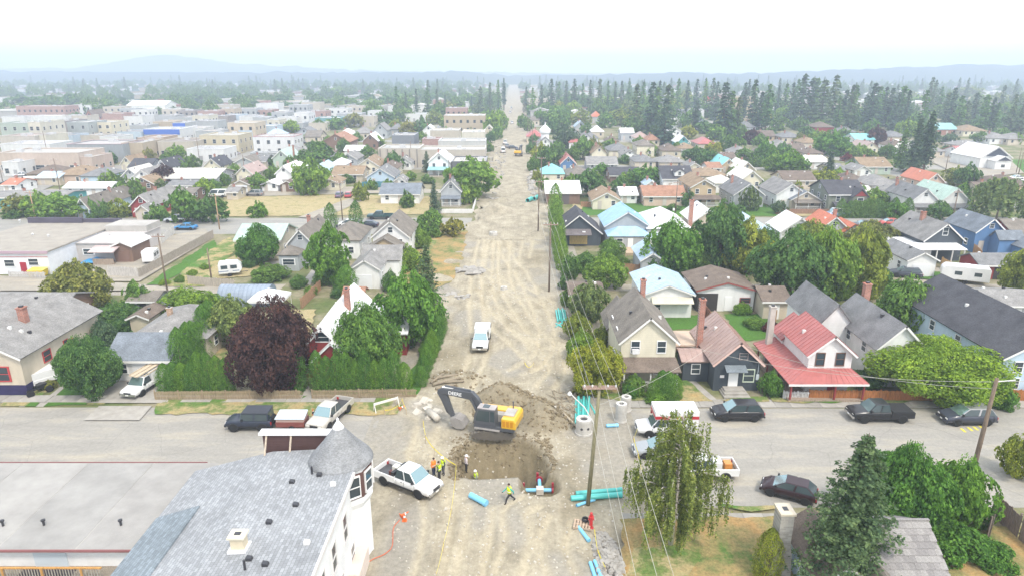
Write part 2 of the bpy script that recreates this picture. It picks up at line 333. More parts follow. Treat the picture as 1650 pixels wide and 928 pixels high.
def heights(X, Y):
    rng = np.random.RandomState(3)
    H = np.zeros_like(X); fresh = np.zeros_like(X); grey = np.zeros_like(X); track = np.zeros_like(X)
    for k in range(26):     # uneven surface
        a = rng.uniform(0, 6.28); fr = rng.uniform(0.25, 2.4); H += 0.035 / (0.6 + fr) * np.sin(fr * (X * math.cos(a) + Y * math.sin(a)) + rng.uniform(0, 6.28))
    for path in RUTS:
        c = spline(path, 10)
        for s in (-0.95, 0.95):
            d = np.gradient(c, axis=0); nrm = np.stack([-d[:, 1], d[:, 0]], 1); nrm /= np.linalg.norm(nrm, axis=1)[:, None] + 1e-9
            q = c + nrm * s; D = np.full(X.shape, 1e9)
            for p, r in zip(q[:-1], q[1:]):
                e = r - p; L2 = e @ e + 1e-9; t = np.clip(((X - p[0]) * e[0] + (Y - p[1]) * e[1]) / L2, 0, 1)
                D = np.minimum(D, (X - p[0] - t * e[0]) ** 2 + (Y - p[1] - t * e[1]) ** 2)
            D = np.sqrt(D); H += -0.13 * np.exp(-(D / 0.28) ** 2) + 0.08 * np.exp(-((D - 0.5) / 0.2) ** 2); track = np.maximum(track, 0.75 * np.exp(-(D / 0.4) ** 2))
    wob = 0.35 * np.sin(X * 1.7 + 0.6) + 0.3 * np.sin(Y * 1.3 + 1) + 0.18 * np.sin(X * 3.9 + Y * 2.2)
    def heap(cx, cy, rx, ry, h, f=1.0):
        nonlocal H, fresh
        d = np.sqrt(((X - cx) / rx) ** 2 + ((Y - cy) / ry) ** 2) + 0.10 * wob
        H += h * np.clip(1 - d, 0, 1) * (1 + 0.12 * wob); fresh = np.maximum(fresh, f * np.clip((1.05 - d) * 4, 0, 1))
    heap(-1.4, 60.4, 3.7, 2.8, 2.8); heap(3.0, 57.2, 2.8, 2.6, 2.1); heap(1.4, 59.2, 2.8, 2.2, 1.6)
    heap(-6.3, 66.8, 3.2, 2.2, 0.45, 0.7); heap(1.5, 70.5, 2.0, 1.6, 0.5, 0.3)
    heap(4.2, 116, 4.0, 6.0, 0.6, 0.45); heap(2.6, 108, 3.0, 4.0, 0.5, 0.4); heap(-3, 126, 4.5, 3, 0.8, 0.3); heap(-8.6, 55.0, 2.4, 1.6, 0.25, 0.0); heap(6.8, 52.0, 1.8, 1.4, 0.3, 0.35)
    # the pit: sheer towards the camera, sloping up to the machine
    u = (X + 1.15) / (4.2 + 0.2 * wob); 
    vfar = (Y - 49.4) / (4.9 + 0.2 * wob); vnear = (49.4 - Y) / (1.5 + 0.1 * wob)
    vv = np.where(Y > 49.4, vfar, vnear); d = (np.abs(u) ** 3 + np.abs(vv) ** 3) ** (1 / 3)
    slope = np.where(Y > 49.4, 0.62, 0.16); pit = np.clip((1 - d) / slope, 0, 1)
    H -= 3.6 * pit ** 0.85 * (1 + .06 * np.sin(X * 5.1 + 1.5 * np.sin(Y * .7))); fresh = np.maximum(fresh * .62, np.clip((1.03 - d) * 9, 0, 1) * 1.15)
    d2 = ((np.abs((X - 2.1) / 1.75) ** 3 + np.abs((Y - 47.2) / 1.7) ** 3)) ** (1 / 3) + 0.06 * wob; p2 = np.clip((1 - d2) / 0.45, 0, 1)
    H = np.minimum(H, np.where(p2 > 0, H * (1 - p2) - 1.5 * p2, H)); fresh = np.maximum(fresh, np.clip((1.05 - d2) * 5, 0, 1) * 0.9)
    # old gravel and pavement that is still in place
    sm = lambda a: np.clip(a, 0, 1) ** 2 * (3 - 2 * np.clip(a, 0, 1))
    grey = np.maximum(grey, sm((X - 4.2 - wob) / 2.5) * sm((61 - Y) / 2) * sm((Y - 45.5) / 3) * 0.8)
    grey = np.maximum(grey, sm((-5.6 - X + 0.3 * wob) / 1.2) * sm((X + 10.2) / 1.5) * sm((47 - Y) / 2) * 0.85)
    grey = np.maximum(grey, sm((-9.0 - X - wob) / 2.0) * sm((60 - Y) / 3) * sm((Y - 46) / 3) * 0.9)
    grey = np.maximum(grey, sm((X - 4.5) / 2) * sm((Y - 92) / 8) * sm((135 - Y) / 6) * 0.75)
    q = np.sin(.33 * X + .19 * Y) + np.sin(.27 * Y - .5 * X + 1) + np.sin(.62 * X + .45 * Y + 2 * np.sin(.2 * Y)) + .5 * np.sin(1.3 * X - .9 * Y)
    grey = np.maximum(grey, .75 * sm((q - .5) / 1.2)); fresh = np.maximum(fresh, .4 * sm((-q - 1.3) / 1.0))
    edge = np.minimum(np.minimum(X - X0, X1 - X), np.minimum(Y - Y0, Y1 - Y)); k = np.clip((edge + 0.2) / 1.5, 0, 1)
    return H * k + 0.035, fresh, grey, track
gx = np.arange(X0 - 0.2, X1 + 0.21, 0.26); gy = [Y0 - 0.2]
while gy[-1] < Y1 + 0.2: gy.append(gy[-1] + 0.2 + max(0, gy[-1] - 50) * 0.0045)
gy = np.array(gy); GX, GY = np.meshgrid(gx, gy); GH, GF, GG, GT = heights(GX, GY)
nx = len(gx); idx = np.arange(len(gy) * nx).reshape(len(gy), nx)
dm = np_mesh('dirt_road', np.stack([GX, GY, GH], -1).reshape(-1, 3), np.stack([idx[:-1, :-1], idx[:-1, 1:], idx[1:, 1:], idx[1:, :-1]], -1).reshape(-1, 4), DIRT, True)
for nm, arr in (('fresh', GF), ('grey', GG), ('track', GT)):
    dm.attributes.new(nm, 'FLOAT', 'POINT').data.foreach_set('value', arr.ravel().astype(np.float32))
struct(link('dirt_road', dm))
def gh(x, y):
    """height of the dug road surface"""
    if not (X0 < x < X1 and Y0 < y < Y1): return 0.03
    j = int(np.searchsorted(gy, y)) - 1; i = int((x - gx[0]) / 0.26); return float(GH[j, i])
def on(px, py):
    p = at(px, py)
    for _ in range(4): p = at(px, py, gh(p.x, p.y))
    return p
# the same road running on to the horizon, with a few swells
fx = np.linspace(-9.8, 9.0, 24); fy = np.concatenate([np.arange(130, 330, 1.6), np.arange(330, 1700, 12)]); FX, FY = np.meshgrid(fx, fy)
rngr = np.random.RandomState(5); FH = 0.04 + 0 * FX
for (px, py, r, h) in ((800, 341, 4.2, 2.2), (775, 350, 3, 0.8), (798, 258, 3.4, 1.6), (835, 300, 3, 0.5), (845, 330, 3.5, 0.5), (812, 322, 2.6, 0.6)):
    c = at(px, py); d = np.sqrt((FX - c.x) ** 2 + (FY - c.y) ** 2) / r + 0.12 * np.sin(FX * 2 + FY); FH += h * np.clip(1 - d, 0, 1)
FX = FX + np.where(np.abs(FX) > 8.9, 0.8 * np.sin(FY * 0.13) + .5 * np.sin(FY * .41 + FX) + .4 * np.sin(FY * .9), 0)
idx = np.arange(FX.size).reshape(FX.shape)
me = np_mesh('dirt_road', np.stack([FX, FY, FH], -1).reshape(-1, 3), np.stack([idx[:-1, :-1], idx[:-1, 1:], idx[1:, 1:], idx[1:, :-1]], -1).reshape(-1, 4), DIRT, True)
struct(link('dirt_road', me))
ZL = [0.010]
def sheet(name, pts, m, z=None, parent=None):
    if z is None: ZL[0] += 0.004; z = ZL[0]
    return struct(MB().add([(p[0], p[1], z) for p in pts], [tuple(range(len(pts)))]).build(name, m, parent))
def psheet(name, pp, m, z=None): return sheet(name, [at(x, y) for x, y in pp], m, z)
def rect(x0, x1, y0, y1): return [(x0, y0), (x1, y0), (x1, y1), (x0, y1)]
# streets
sheet('cross_street', rect(11.0, 260, 44.0, 60.0), ASPH, 0.012); sheet('cross_street', rect(-260, -13.0, 43.0, 60.2), ASPH, 0.012)
sheet('cross_street', rect(9.0, 420, 136.5, 151.5), ASPH2, 0.012); sheet('cross_street', rect(-420, -9.5, 135.0, 151.0), ASPH2, 0.012)
for k, y in enumerate((230, 322, 414, 506, 598, 690)):
    for x0, x1 in ((-520, -9.6), (9.0, 520)): sheet('cross_street', rect(x0, x1, y, y + 11), ASPH2, 0.013)
for x in (-118, 122, -236, 238): sheet('side_avenue', rect(x, x + 11, 152, 720), ASPH2, 0.009)
sheet('alley', rect(-150, -36, 95.5, 101.0), GRAVEL, 0.012); sheet('alley', rect(10, 150, 97.5, 101.0), GRAVEL, 0.012)
sheet('alley', rect(-150, -10, 184, 190), GRAVEL, 0.012); sheet('alley', rect(10, 200, 188, 192), GRAVEL, 0.012); sheet('alley', rect(-200, 200, 278, 282), GRAVEL, 0.006)
# pavements laid in slabs
def pavement(x0, x1, y0, y1, step=1.52, h=0.1):
    base = struct(MB().box(x0, x1, y0 + 0.01, y1 - 0.01, 0.0, h - 0.03).build('pavement', mat('concrete', (0.25, 0.24, 0.21))))
    n = int((x1 - x0) / step)
    sl = [MB().box(-step / 2 + 0.02, step / 2 - 0.02, 0, y1 - y0, -0.06, 0).mesh('slab', mat('concrete', c)) for c in ((0.36, 0.34, 0.305), (0.33, 0.31, 0.275), (0.39, 0.365, 0.325))]
    rg = random.Random(int(x0 * 7 + y0))
    for i in range(n):
        o = link('slab', rg.choice(sl), base, (x0 + step * (i + 0.5), y0, h + rg.uniform(-0.012, 0.012))); o.rotation_euler = (rg.uniform(-.004, .004), rg.uniform(-.006, .006), 0)
pavement(9.6, 70, 60.1, 61.75); pavement(-78, -13.2, 61.2, 62.7); pavement(8.2, 22.0, 41.6, 43.2)
psheet('driveway', [(140, 650), (205, 606), (268, 606), (262, 650)], CONC, 0.115); psheet('driveway', [(135, 678), (160, 655), (245, 655), (225, 678)], CONC, 0.119)
for q in ([(30, 655), (60, 627), (68, 627), (40, 655)], [(57, 655), (97, 623), (108, 620), (70, 655)]): psheet('driveway', q, CONC, 0.02)
psheet('driveway', [(1447, 455), (1475, 430), (1530, 432), (1540, 462), (1600, 500), (1500, 490)], GRAVEL)
psheet('path', [(1185, 652), (1150, 600), (1158, 597), (1200, 640)], CONC); psheet('path', [(1100, 610), (1150, 648), (1160, 648), (1112, 606)], CONC)
psheet('path', [(980, 336), (985, 347), (992, 347), (986, 336)], CONC); psheet('path', [(487, 455), (510, 425), (520, 425), (500, 460)], CONC); psheet('patio', [(435, 423), (483, 415), (487, 421), (440, 428)], CONC)
psheet('path', [(1165, 520), (1190, 545), (1197, 545), (1172, 520)], CONC); psheet('path', [(486, 640), (494, 622), (503, 622), (503, 640)], CONC)
# grass
def lawn(pp, m):
    rg = random.Random(int(sum(q[0] for q in pp))); P = [at(*q) for q in pp]; out = []
    for a, b in zip(P, P[1:] + P[:1]):
        n = max(1, int((b - a).length / 0.7)); nr = Vector((-(b - a).y, (b - a).x, 0)).normalized(); w = 0
        for i in range(n):
            w = w * .6 + rg.uniform(-.3, .3) * (1 if i else 0); out.append(a.lerp(b, i / n) + nr * w * min(1, (b - a).length / 8))
    sheet('lawn', out, m)
LUSH, MIXG, DRY, DRYO = grass_mat('lush_grass', 0), grass_mat('patchy_grass', 1), grass_mat('dry_grass', 2), grass_mat('scorched_grass', 3)
for m, pp in ((LUSH, [(1066, 509), (1135, 507), (1152, 530), (1084, 532)]), (LUSH, [(1166, 507), (1238, 505), (1250, 545), (1192, 550)]), (LUSH, [(937, 329), (975, 329), (978, 348), (940, 348)]),
              (LUSH, [(995, 328), (1230, 330), (1250, 349), (998, 348)]), (LUSH, [(1235, 330), (1262, 330), (1285, 349), (1240, 349)]), (LUSH, [(434, 428), (482, 423), (480, 436), (430, 440)]),
              (LUSH, [(70, 655), (108, 622), (150, 618), (140, 652)]), (MIXG, [(140, 652), (165, 622), (205, 624), (168, 652)]), (MIXG, [(0, 655), (60, 608), (98, 615), (45, 655)]), (LUSH, [(40, 655), (62, 640), (72, 640), (58, 655)]),
              (MIXG, [(325, 600), (350, 560), (385, 560), (375, 600)]), (LUSH, [(205, 560), (250, 500), (275, 505), (240, 560)]), (MIXG, [(255, 640), (250, 668), (480, 672), (640, 668), (655, 640)]), (DRYO, [(645, 455), (668, 400), (700, 372), (752, 372), (745, 420), (728, 455), (690, 470)]),
              (MIXG, [(640, 420), (660, 385), (690, 365), (720, 362), (690, 410)]), (DRY, [(355, 350), (360, 318), (480, 312), (700, 318), (700, 346)]), (LUSH, [(235, 460), (345, 388), (350, 400), (262, 460)]), (MIXG, [(262, 462), (345, 400), (372, 383), (385, 400), (360, 425), (330, 462)]), (DRY, [(330, 440), (380, 410), (420, 420), (415, 445), (345, 450)]),
              (DRY, [(140, 348), (345, 349), (345, 343), (140, 342)]), (MIXG, [(155, 384), (210, 384), (215, 378), (158, 376)]), (DRYO, [(1005, 990), (998, 838), (1320, 834), (1400, 990)]), (MIXG, [(1010, 928), (1020, 885), (1090, 880), (1130, 895), (1100, 940)]), (DRYO, [(1400, 990), (1420, 850), (1650, 850), (1750, 990)]),
              (MIXG, [(1100, 610), (1150, 648), (1095, 648)]), (MIXG, [(1150, 648), (1240, 648), (1235, 640), (1200, 640)]), (LUSH, [(1515, 262), (1650, 258), (1650, 280), (1600, 280)]), (LUSH, [(28, 180), (110, 180), (120, 186), (60, 188)]), (MIXG, [(1245, 648), (1520, 650), (1520, 644), (1240, 642)]),
              (MIXG, [(955, 640), (1000, 648), (1085, 648), (1085, 630), (970, 622)]), (DRY, [(910, 345), (925, 330), (940, 333), (935, 348)]), (DRY, [(1260, 349), (1380, 350), (1380, 343), (1260, 343)]), (DRYO, [(630, 470), (680, 455), (690, 500), (640, 510)]), (DRY, [(455, 540), (470, 500), (510, 500), (500, 540)]), (LUSH, [(1450, 447), (1475, 438), (1530, 440), (1500, 452)]), (LUSH, [(670, 640), (690, 590), (712, 520), (700, 520), (670, 590), (650, 640)]),
              (MIXG, [(1210, 827), (1250, 822), (1250, 817), (1150, 815)])):
    lawn(pp, m)
psheet('parking_lot', [(0, 320), (0, 262), (75, 264), (110, 290), (60, 312)], ASPH2); psheet('parking_lot', [(370, 262), (372, 238), (420, 240), (520, 232), (520, 250), (420, 258)], ASPH2)
psheet('gravel_lot', [(150, 420), (215, 395), (330, 370), (345, 383), (225, 455), (150, 455)], GRAVEL); psheet('gravel_lot', [(640, 312), (400, 318), (400, 309), (620, 300)], GRAVEL); psheet('gravel_lot', [(1440, 250), (1620, 252), (1650, 280), (1560, 290), (1500, 262)], GRAVEL)
psheet('gravel_lot', [(0, 470), (0, 446), (110, 452), (230, 460), (230, 470)], GRAVEL); psheet('gravel_lot', [(480, 352), (560, 322), (590, 322), (520, 354)], GRAVEL)
# far hills and forest slopes
def hills(name, pts, dist, depth, m, seed):
    rg = np.random.RandomState(seed); px = np.linspace(pts[0][0], pts[-1][0], 180); py = np.interp(px, [p[0] for p in pts], [p[1] for p in pts])
    py = py + np.interp(np.arange(180), np.arange(0, 180, 3), rg.uniform(-1.6, 1.6, 60)) + rg.uniform(-.9, .9, 180); vs = []; rows = 7
    for j in range(rows):
        for x, y in zip(px, py):
            yy = dist + depth * j / (rows - 1); k = math.sin(min(1, j / (rows - 2)) * math.pi / 2); zc = CAM_H + (CY_PX * 0 + (HZ_PX - y)) / F_PX * dist * 1.06
            vs.append(((x - CX_PX) / F_PX * dist * 1.05, yy, max(-1, zc * k + rg.uniform(-3, 3) * k)))
    idx = np.arange(rows * 180).reshape(rows, 180)
    struct(link(name, np_mesh(name, vs, np.stack([idx[:-1, :-1], idx[:-1, 1:], idx[1:, 1:], idx[1:, :-1]], -1).reshape(-1, 4), m, True)))
sheet('woodland', rect(-1500, -70, 800, 1800), mat('soil', (0.055, 0.085, 0.05)), .02); sheet('woodland', rect(70, 1500, 1000, 1800), mat('soil', (0.055, 0.085, 0.05)), .02)
HILL = mat('soil', (0.06, 0.09, 0.06))
hills('hills', [(-300, 118), (0, 112), (110, 112), (160, 105), (205, 96), (260, 92), (320, 98), (400, 106), (480, 109), (560, 114), (700, 117), (900, 118)], 3300, 500, HILL, 1)
hills('hills', [(-300, 116), (0, 117), (150, 118), (300, 117), (420, 118), (520, 120), (600, 119), (720, 117), (800, 121), (840, 124), (1100, 119), (1300, 118), (1450, 112), (1560, 107), (1700, 105), (1950, 100)], 1750, 400, HILL, 2)
# ------------------------------------------------------------------ houses
ROOF = {'gy': ('grey', 'shingle', (0.23, 0.23, 0.23)), 'lg': ('light grey', 'shingle', (0.285, 0.275, 0.262)), 'br': ('brown', 'shingle', (0.19, 0.15, 0.12)), 'gb': ('grey brown', 'shingle', (0.225, 0.20, 0.17)),
        'tn': ('tan', 'shingle', (0.32, 0.235, 0.155)), 'dk': ('charcoal', 'shingle', (0.085, 0.085, 0.095)), 'wh': ('white metal', 'metal', (0.82, 0.82, 0.82)), 'pw': ('pale cream', 'metal', (0.72, 0.69, 0.6)), 'bl': ('light blue metal', 'metal', (0.34, 0.54, 0.74)),
        'wb': ('bluish white metal', 'metal', (0.43, 0.55, 0.66)), 'tq': ('turquoise metal', 'metal', (0.24, 0.62, 0.64)), 'rd': ('red metal', 'metal', (0.42, 0.135, 0.12)), 'or': ('orange', 'metal', (0.52, 0.16, 0.08)),
        'pk': ('pinkish brown metal', 'metal', (0.40, 0.28, 0.24)), 'gn': ('pale green', 'metal', (0.42, 0.55, 0.47)), 'sl': ('slate blue', 'shingle', (0.21, 0.235, 0.265)), 'ru': ('rust brown', 'shingle', (0.38, 0.21, 0.14)), 'tl': ('teal', 'metal', (0.28, 0.5, 0.52))}
WALL = {'wh': ('white', 'siding', (0.78, 0.78, 0.76)), 'cr': ('cream', 'siding', (0.70, 0.65, 0.51)), 'be': ('beige', 'siding', (0.58, 0.51, 0.40)), 'tn': ('tan', 'stucco', (0.50, 0.39, 0.25)), 'gy': ('grey', 'siding', (0.42, 0.44, 0.45)),
        'bl': ('blue', 'siding', (0.11, 0.22, 0.42)), 'lb': ('pale blue', 'siding', (0.5, 0.62, 0.72)), 'rd': ('dark red', 'siding', (0.28, 0.05, 0.045)), 'dk': ('slate', 'siding', (0.075, 0.09, 0.105)), 'ol': ('olive grey', 'siding', (0.22, 0.24, 0.19)),
        'pk': ('peach', 'siding', (0.60, 0.45, 0.36)), 'bk': ('brick', 'brick', (0.38, 0.15, 0.10)), 'bb': ('brown', 'siding', (0.22, 0.14, 0.10)), 'sg': ('sage', 'siding', (0.42, 0.5, 0.42)), 'db': ('dark brick', 'brick', (0.22, 0.17, 0.15)), 'tl': ('teal', 'siding', (0.1, 0.35, 0.36))}
TRIM = mat('gloss', (0.74, 0.73, 0.70)); BRICK = mat('brick', (0.38, 0.15, 0.10)); DARKV = mat('gloss', (0.04, 0.04, 0.045))
def zone(x, y):
    row = ['first block', 'second block', 'third block', 'fourth block', 'far blocks'][min(4, max(0, int((y - 52) / 92)))]
    return row + (' right' if x > 0 else ' left') + ' of road' + ['', ', middle', ', outer'][min(2, int(abs(x) / (0.28 * y + 12)))]
def rib_roof(mb, a, b, c, d, step=0.6):
    """low standing seams down a slope a-b (eave) to d-c (ridge)"""
    a, b, c, d = map(Vector, (a, b, c, d)); n = (b - a).cross(d - a).normalized(); n = -n if n.z < 0 else n
    k = max(2, int((b - a).length / step))
    for i in range(k + 1):
        t = i / k; p = a.lerp(b, t) + n * 0.0; q = d.lerp(c, t); s = (b - a).normalized() * 0.025
        mb.add([p - s, p + s, q + s, q - s, p - s + n * .03, p + s + n * .03, q + s + n * .03, q - s + n * .03], [(4, 5, 6, 7), (0, 1, 5, 4), (1, 2, 6, 5), (2, 3, 7, 6), (3, 0, 4, 7)])
def roof_mesh(kind, w, d, ze, zr, ov, metal, t=0.16):
    mb = MB(); hw = w / 2
    if kind == 'G':
        s = (zr - ze) / hw; eo = hw + ov; zl = ze - ov * s
        pts = [((-eo, -ov, zl), (-eo, d + ov, zl), (0, d + ov, zr), (0, -ov, zr)), ((eo, -ov, zl), (eo, d + ov, zl), (0, d + ov, zr), (0, -ov, zr))]
        for q in pts:
            q = [(p[0], p[1], p[2] + t) for p in q]; mb.slab(*q, t)
            if metal: rib_roof(mb, q[0], q[1], q[2], q[3])
    elif kind == 'E':
        s = (zr - ze) / (d / 2); zl = ze - ov * s
        for y, yo in ((0, -ov), (d, d + ov)):
            q = [(-hw - ov, yo, zl + t), (hw + ov, yo, zl + t), (hw + ov, d / 2, zr + t), (-hw - ov, d / 2, zr + t)]; mb.slab(*q, t)
            if metal: rib_roof(mb, *q)
    elif kind == 'H':
        e = [(-hw - ov, -ov), (hw + ov, -ov), (hw + ov, d + ov), (-hw - ov, d + ov)]; m = min(w, d) / 2 * 0.98
        if w >= d: r = [(-hw + m, d / 2), (hw - m, d / 2)]
        else: r = [(0, m), (0, d - m)]
        E_ = [(x, y, ze - 0.05 + t) for x, y in e]; A, B = [(x, y, zr + t) for x, y in r]
        if w >= d: q4 = [(E_[0], E_[1], B, A), (E_[2], E_[3], A, B)]; q3 = [(E_[1], E_[2], B), (E_[3], E_[0], A)]
        else: q4 = [(E_[1], E_[2], B, A), (E_[3], E_[0], A, B)]; q3 = [(E_[0], E_[1], A), (E_[2], E_[3], B)]
        for q in q4:
            mb.slab(*q, t)
        for q in q3: mb.tri_slab(*q, t)
    return mb
def wall_mesh(kind, w, d, ze, zr):
    mb = MB(); hw = w / 2
    if kind == 'G': mb.prism([(-hw, 0), (hw, 0), (hw, ze), (0, zr - 0.02), (-hw, ze)], 0, d, 'y')
    elif kind == 'E': mb.prism([(0, 0), (d, 0), (d, ze), (d / 2, zr - 0.02), (0, ze)], -hw, hw, 'x')
    else: mb.box(-hw, hw, 0, d, 0, ze)
    return mb
def house(px, py, zr, wpx, d, ze, kind, roof, wall, label=None, name='house', cat='house', chim=(), porch=None, door_col=None, win=1, garage=0, dormer=None, ov=0.4, vents=0, loc=None, w=None, rz=0, trimc=None, base=None, sidewin=1):
    k = 1.0
    if loc is None:
        k = .8 if py < 330 else .88 if py < 365 else 1.0; zr, ze = zr * k, ze * k; chim = [(c[0], c[1], c[2] * k, *c[3:]) for c in chim]
        if porch: porch = (porch[0], porch[1] * k, porch[2] * k, *porch[3:])
        if dormer: dormer = (dormer[0], dormer[1], dormer[2] * k, dormer[3] * k, dormer[4])
        p = at(px, py, zr); y0 = p.y if kind in 'GF' else p.y - d / 2; p = Vector((p.x, y0, 0))
    else: p = Vector(loc)
    if w is None: w = wpx * mpp(Vector((p.x, p.y, ze)))
    far = p.y > 290; rn, rk, rc = ROOF[roof]; wn_, wk, wc = WALL[wall]
    shape = {'G': 'gabled', 'E': 'long gabled', 'H': 'hipped', 'F': 'flat'}[kind]
    lab = label or f'{wn_} {name.replace("_", " ")} with {rn} {shape} roof, {zone(p.x, p.y)}'
    t = thing(name, lab, cat, p, rz)
    wall_mesh(kind, w, d, ze, zr).build('wall', mat(wk, wc), t)
    metal = rk == 'metal' and p.y < 175
    rf = roof_mesh(kind, w, d, ze, zr, ov, metal).build('roof', mat(rk, rc), t)
    hw = w / 2; fc = trimc or WHITE
    if p.y < 240 and kind in 'GE':
        mb = MB(); s = (zr - ze) / (hw if kind == 'G' else d / 2)
        if kind == 'G':
            for sx in (-1, 1): mb.slab((sx * (hw + ov), -ov - 0.03, ze - ov * s + 0.10), (sx * (hw + ov), -ov + 0.0, ze - ov * s + 0.10), (0, -ov + 0.0, zr + 0.10), (0, -ov - 0.03, zr + 0.10), 0.2)
        else: mb.box(-hw - ov, hw + ov, -ov - 0.06, -ov - 0.003, ze - ov * s - 0.12, ze - ov * s + 0.12)
        mb.build('fascia', mat('gloss', fc) if trimc else TRIM, t)
    if base: MB().box(-hw - 0.03, hw + 0.03, -0.03, d + 0.03, 0, base[0]).build('foundation', mat('concrete', base[1]), t)
    side = 1 if p.x < 0 else -1
    if win and p.y < 620:
        f = trimc or WHITE
        ww, hh = 1.0, 1.25
        st = [1.0] if ze < 4.4 else [1.0, ze - 1.75]
        if garage:
            g = door(t, garage if isinstance(garage, float) else 0, 0, 0.02, min(w * 0.62, 4.8), 2.2, (0.74, 0.75, 0.76), name='garage_door')
        else:
            nf = max(2, min(5, int(w / 3.0))); 
            dk = 0 if nf < 3 else nf // 2
            for si, z in enumerate(st):
                for i in range(nf):
                    x = -hw + w * (i + 0.5) / nf
                    if si == 0 and i == dk: door(t, x, 0, 0.15, 0.95, 2.05, door_col or (0.5, 0.45, 0.4)); continue
                    window(t, x, 0, z, ww, hh, 0, f, far)
            if kind == 'G' and zr - ze > 1.5: window(t, 0, 0, ze + (zr - ze) * 0.22, 0.9, min(1.1, (zr - ze) * 0.4), 0, f, far)
        if sidewin:
            ns = max(1, min(4, int(d / 3.6)))
            for z in st:
                for i in range(ns): window(t, side * hw, d * (i + 0.5) / ns, z, ww, hh, side * R(90), f, far)
            if kind == 'E' and zr - ze > 1.6: window(t, side * hw, d / 2, ze + (zr - ze) * 0.2, 0.9, min(1.1, (zr - ze) * 0.4), side * R(90), f, far)
    if not chim and 130 < p.y < 420 and (int(px) % 5) < 2 and kind in 'GEH': chim = [(((px * 7) % 10) / 14 - .35, .5, zr + .7, .5)]
    for c in chim:
        cx, cyy, ch = c[:3]; cw = c[3] if len(c) > 3 else 0.55; cm = mat(*c[4]) if len(c) > 4 else BRICK; x, y = cx * hw, cyy * d
        zb = (ze + (zr - ze) * (1 - abs(cx))) if kind == 'G' else (ze + (zr - ze) * (1 - abs(cyy - 0.5) * 2)) if kind != 'F' else zr
        zb = 0 if abs(cx) > 1 else zb - 0.6
        ck = MB().box(x - cw / 2, x + cw / 2, y - cw / 2, y + cw / 2, zb, ch).box(x - cw / 2 - 0.07, x + cw / 2 + 0.07, y - cw / 2 - 0.07, y + cw / 2 + 0.07, ch, ch + 0.12).build('chimney', cm, rf)
        MB().box(x - cw / 4, x + cw / 4, y - cw / 4, y + cw / 4, ch + 0.1, ch + 0.3).build('flue', DARKV, rf)
    rg = random.Random(int(px * 13 + py * 7 + p.x * 3))
    if not vents and p.y < 300: vents = rg.randint(1, 3)
    for i in range(vents):
        x = rg.uniform(0.15, 0.7) * (-1 if rg.random() < .5 else 1); y = rg.uniform(0.15, 0.85) * d
        if kind == 'G': z = ze + (zr - ze) * (1 - abs(x)) + 0.15
        else: z = ze + (zr - ze) * (1 - abs(y / d - 0.5) * 2) + 0.15; 
        MB().box(x * hw - 0.15, x * hw + 0.15, y - 0.15, y + 0.15, z - 0.2, z + 0.25).build('roof_vent', DARKV if i % 2 else TRIM, rf)
    if porch:
        pd, zt, zb, pr, fr, off = (list(porch) + [1.0, 0.0])[:6]; zt = min(zt, ze + .3); zb = min(zb, zt - .4); pw = w * fr / 2; cx = off * hw
        mb = MB(); mb.slab((cx - pw - .25, -pd - .2, zb), (cx + pw + .25, -pd - .2, zb), (cx + pw + .1, -0.01, zt), (cx - pw - .1, -0.01, zt), 0.14)
        mb.build('porch_roof', mat(ROOF[pr][1], ROOF[pr][2]), t)
        MB().box(cx - pw, cx + pw, -pd, -0.01, 0, 0.35).build('porch_floor', mat('wood', (0.4, 0.36, 0.3)), t)
        for i in range(3):
            x = cx - pw + 0.12 + (2 * pw - 0.24) * i / 2; link('post', unit('box', TRIM, 'post'), t, (x, -pd + 0.1, 0.35), 0, (0.14, 0.14, zb - 0.45))
        if p.y < 200:
            mb = MB(); mb.box(cx - pw, cx + pw, -pd + 0.03, -pd + 0.09, 1.15, 1.22); mb.box(cx - pw, cx + pw, -pd + 0.03, -pd + 0.09, 0.5, 0.55)
            for i in range(int(pw * 2 / 0.25)): x = cx - pw + 0.1 + i * 0.25; mb.box(x, x + 0.05, -pd + 0.04, -pd + 0.08, 0.55, 1.15)
            mb.build('railing', TRIM, t)['kind'] = 'stuff'
    if dormer:
        dx, dw, dz, dh, dr = dormer; x = dx * hw
        yb = 0.4
        dm_ = MB().prism([(x - dw / 2, dz), (x + dw / 2, dz), (x + dw / 2, dz + dh), (x, dz + dh + dw * 0.3), (x - dw / 2, dz + dh)], yb, d / 2, 'y').build('dormer', mat(wk, wc), t)
        r2 = MB()
        for sx in (-1, 1): r2.slab((x + sx * (dw / 2 + .25), yb - .25, dz + dh - 0.0), (x + sx * (dw / 2 + .25), d / 2, dz + dh - 0.0), (x, d / 2, dz + dh + dw * .3 + .1), (x, yb - .25, dz + dh + dw * .3 + .1), 0.1)
        r2.build('dormer_roof', mat(ROOF[dr][1], ROOF[dr][2]), dm_); window(t, x, yb, dz + 0.25, 0.9, min(1.1, dh), 0, WHITE)
    t['w'] = w; t['d'] = d; t['k'] = k
    return t
def wing(t, x, y, w, d, ze, zr, kind, roof, wall, name='wing', win=(), metal=True, ov=0.3):
    """a lower part of house t at x y"""
    k = t.get('k', 1.0); ze *= k; zr *= k; win = [(q[0], q[1] * k, q[2], q[3] * k) for q in win]
    wn_, wk, wc = WALL[wall]; mb = wall_mesh(kind, w, d, ze, zr); mb.v = [(a + x, b + y, c) for a, b, c in mb.v]; o = mb.build(name, mat(wk, wc), t)
    mr = roof_mesh(kind, w, d, ze, zr, ov, ROOF[roof][1] == 'metal' and metal); mr.v = [(a + x, b + y, c) for a, b, c in mr.v]; mr.build(name + '_roof', mat(ROOF[roof][1], ROOF[roof][2]), o)
    for q in win: window(t, x + q[0], y, q[1], q[2], q[3])
    return o
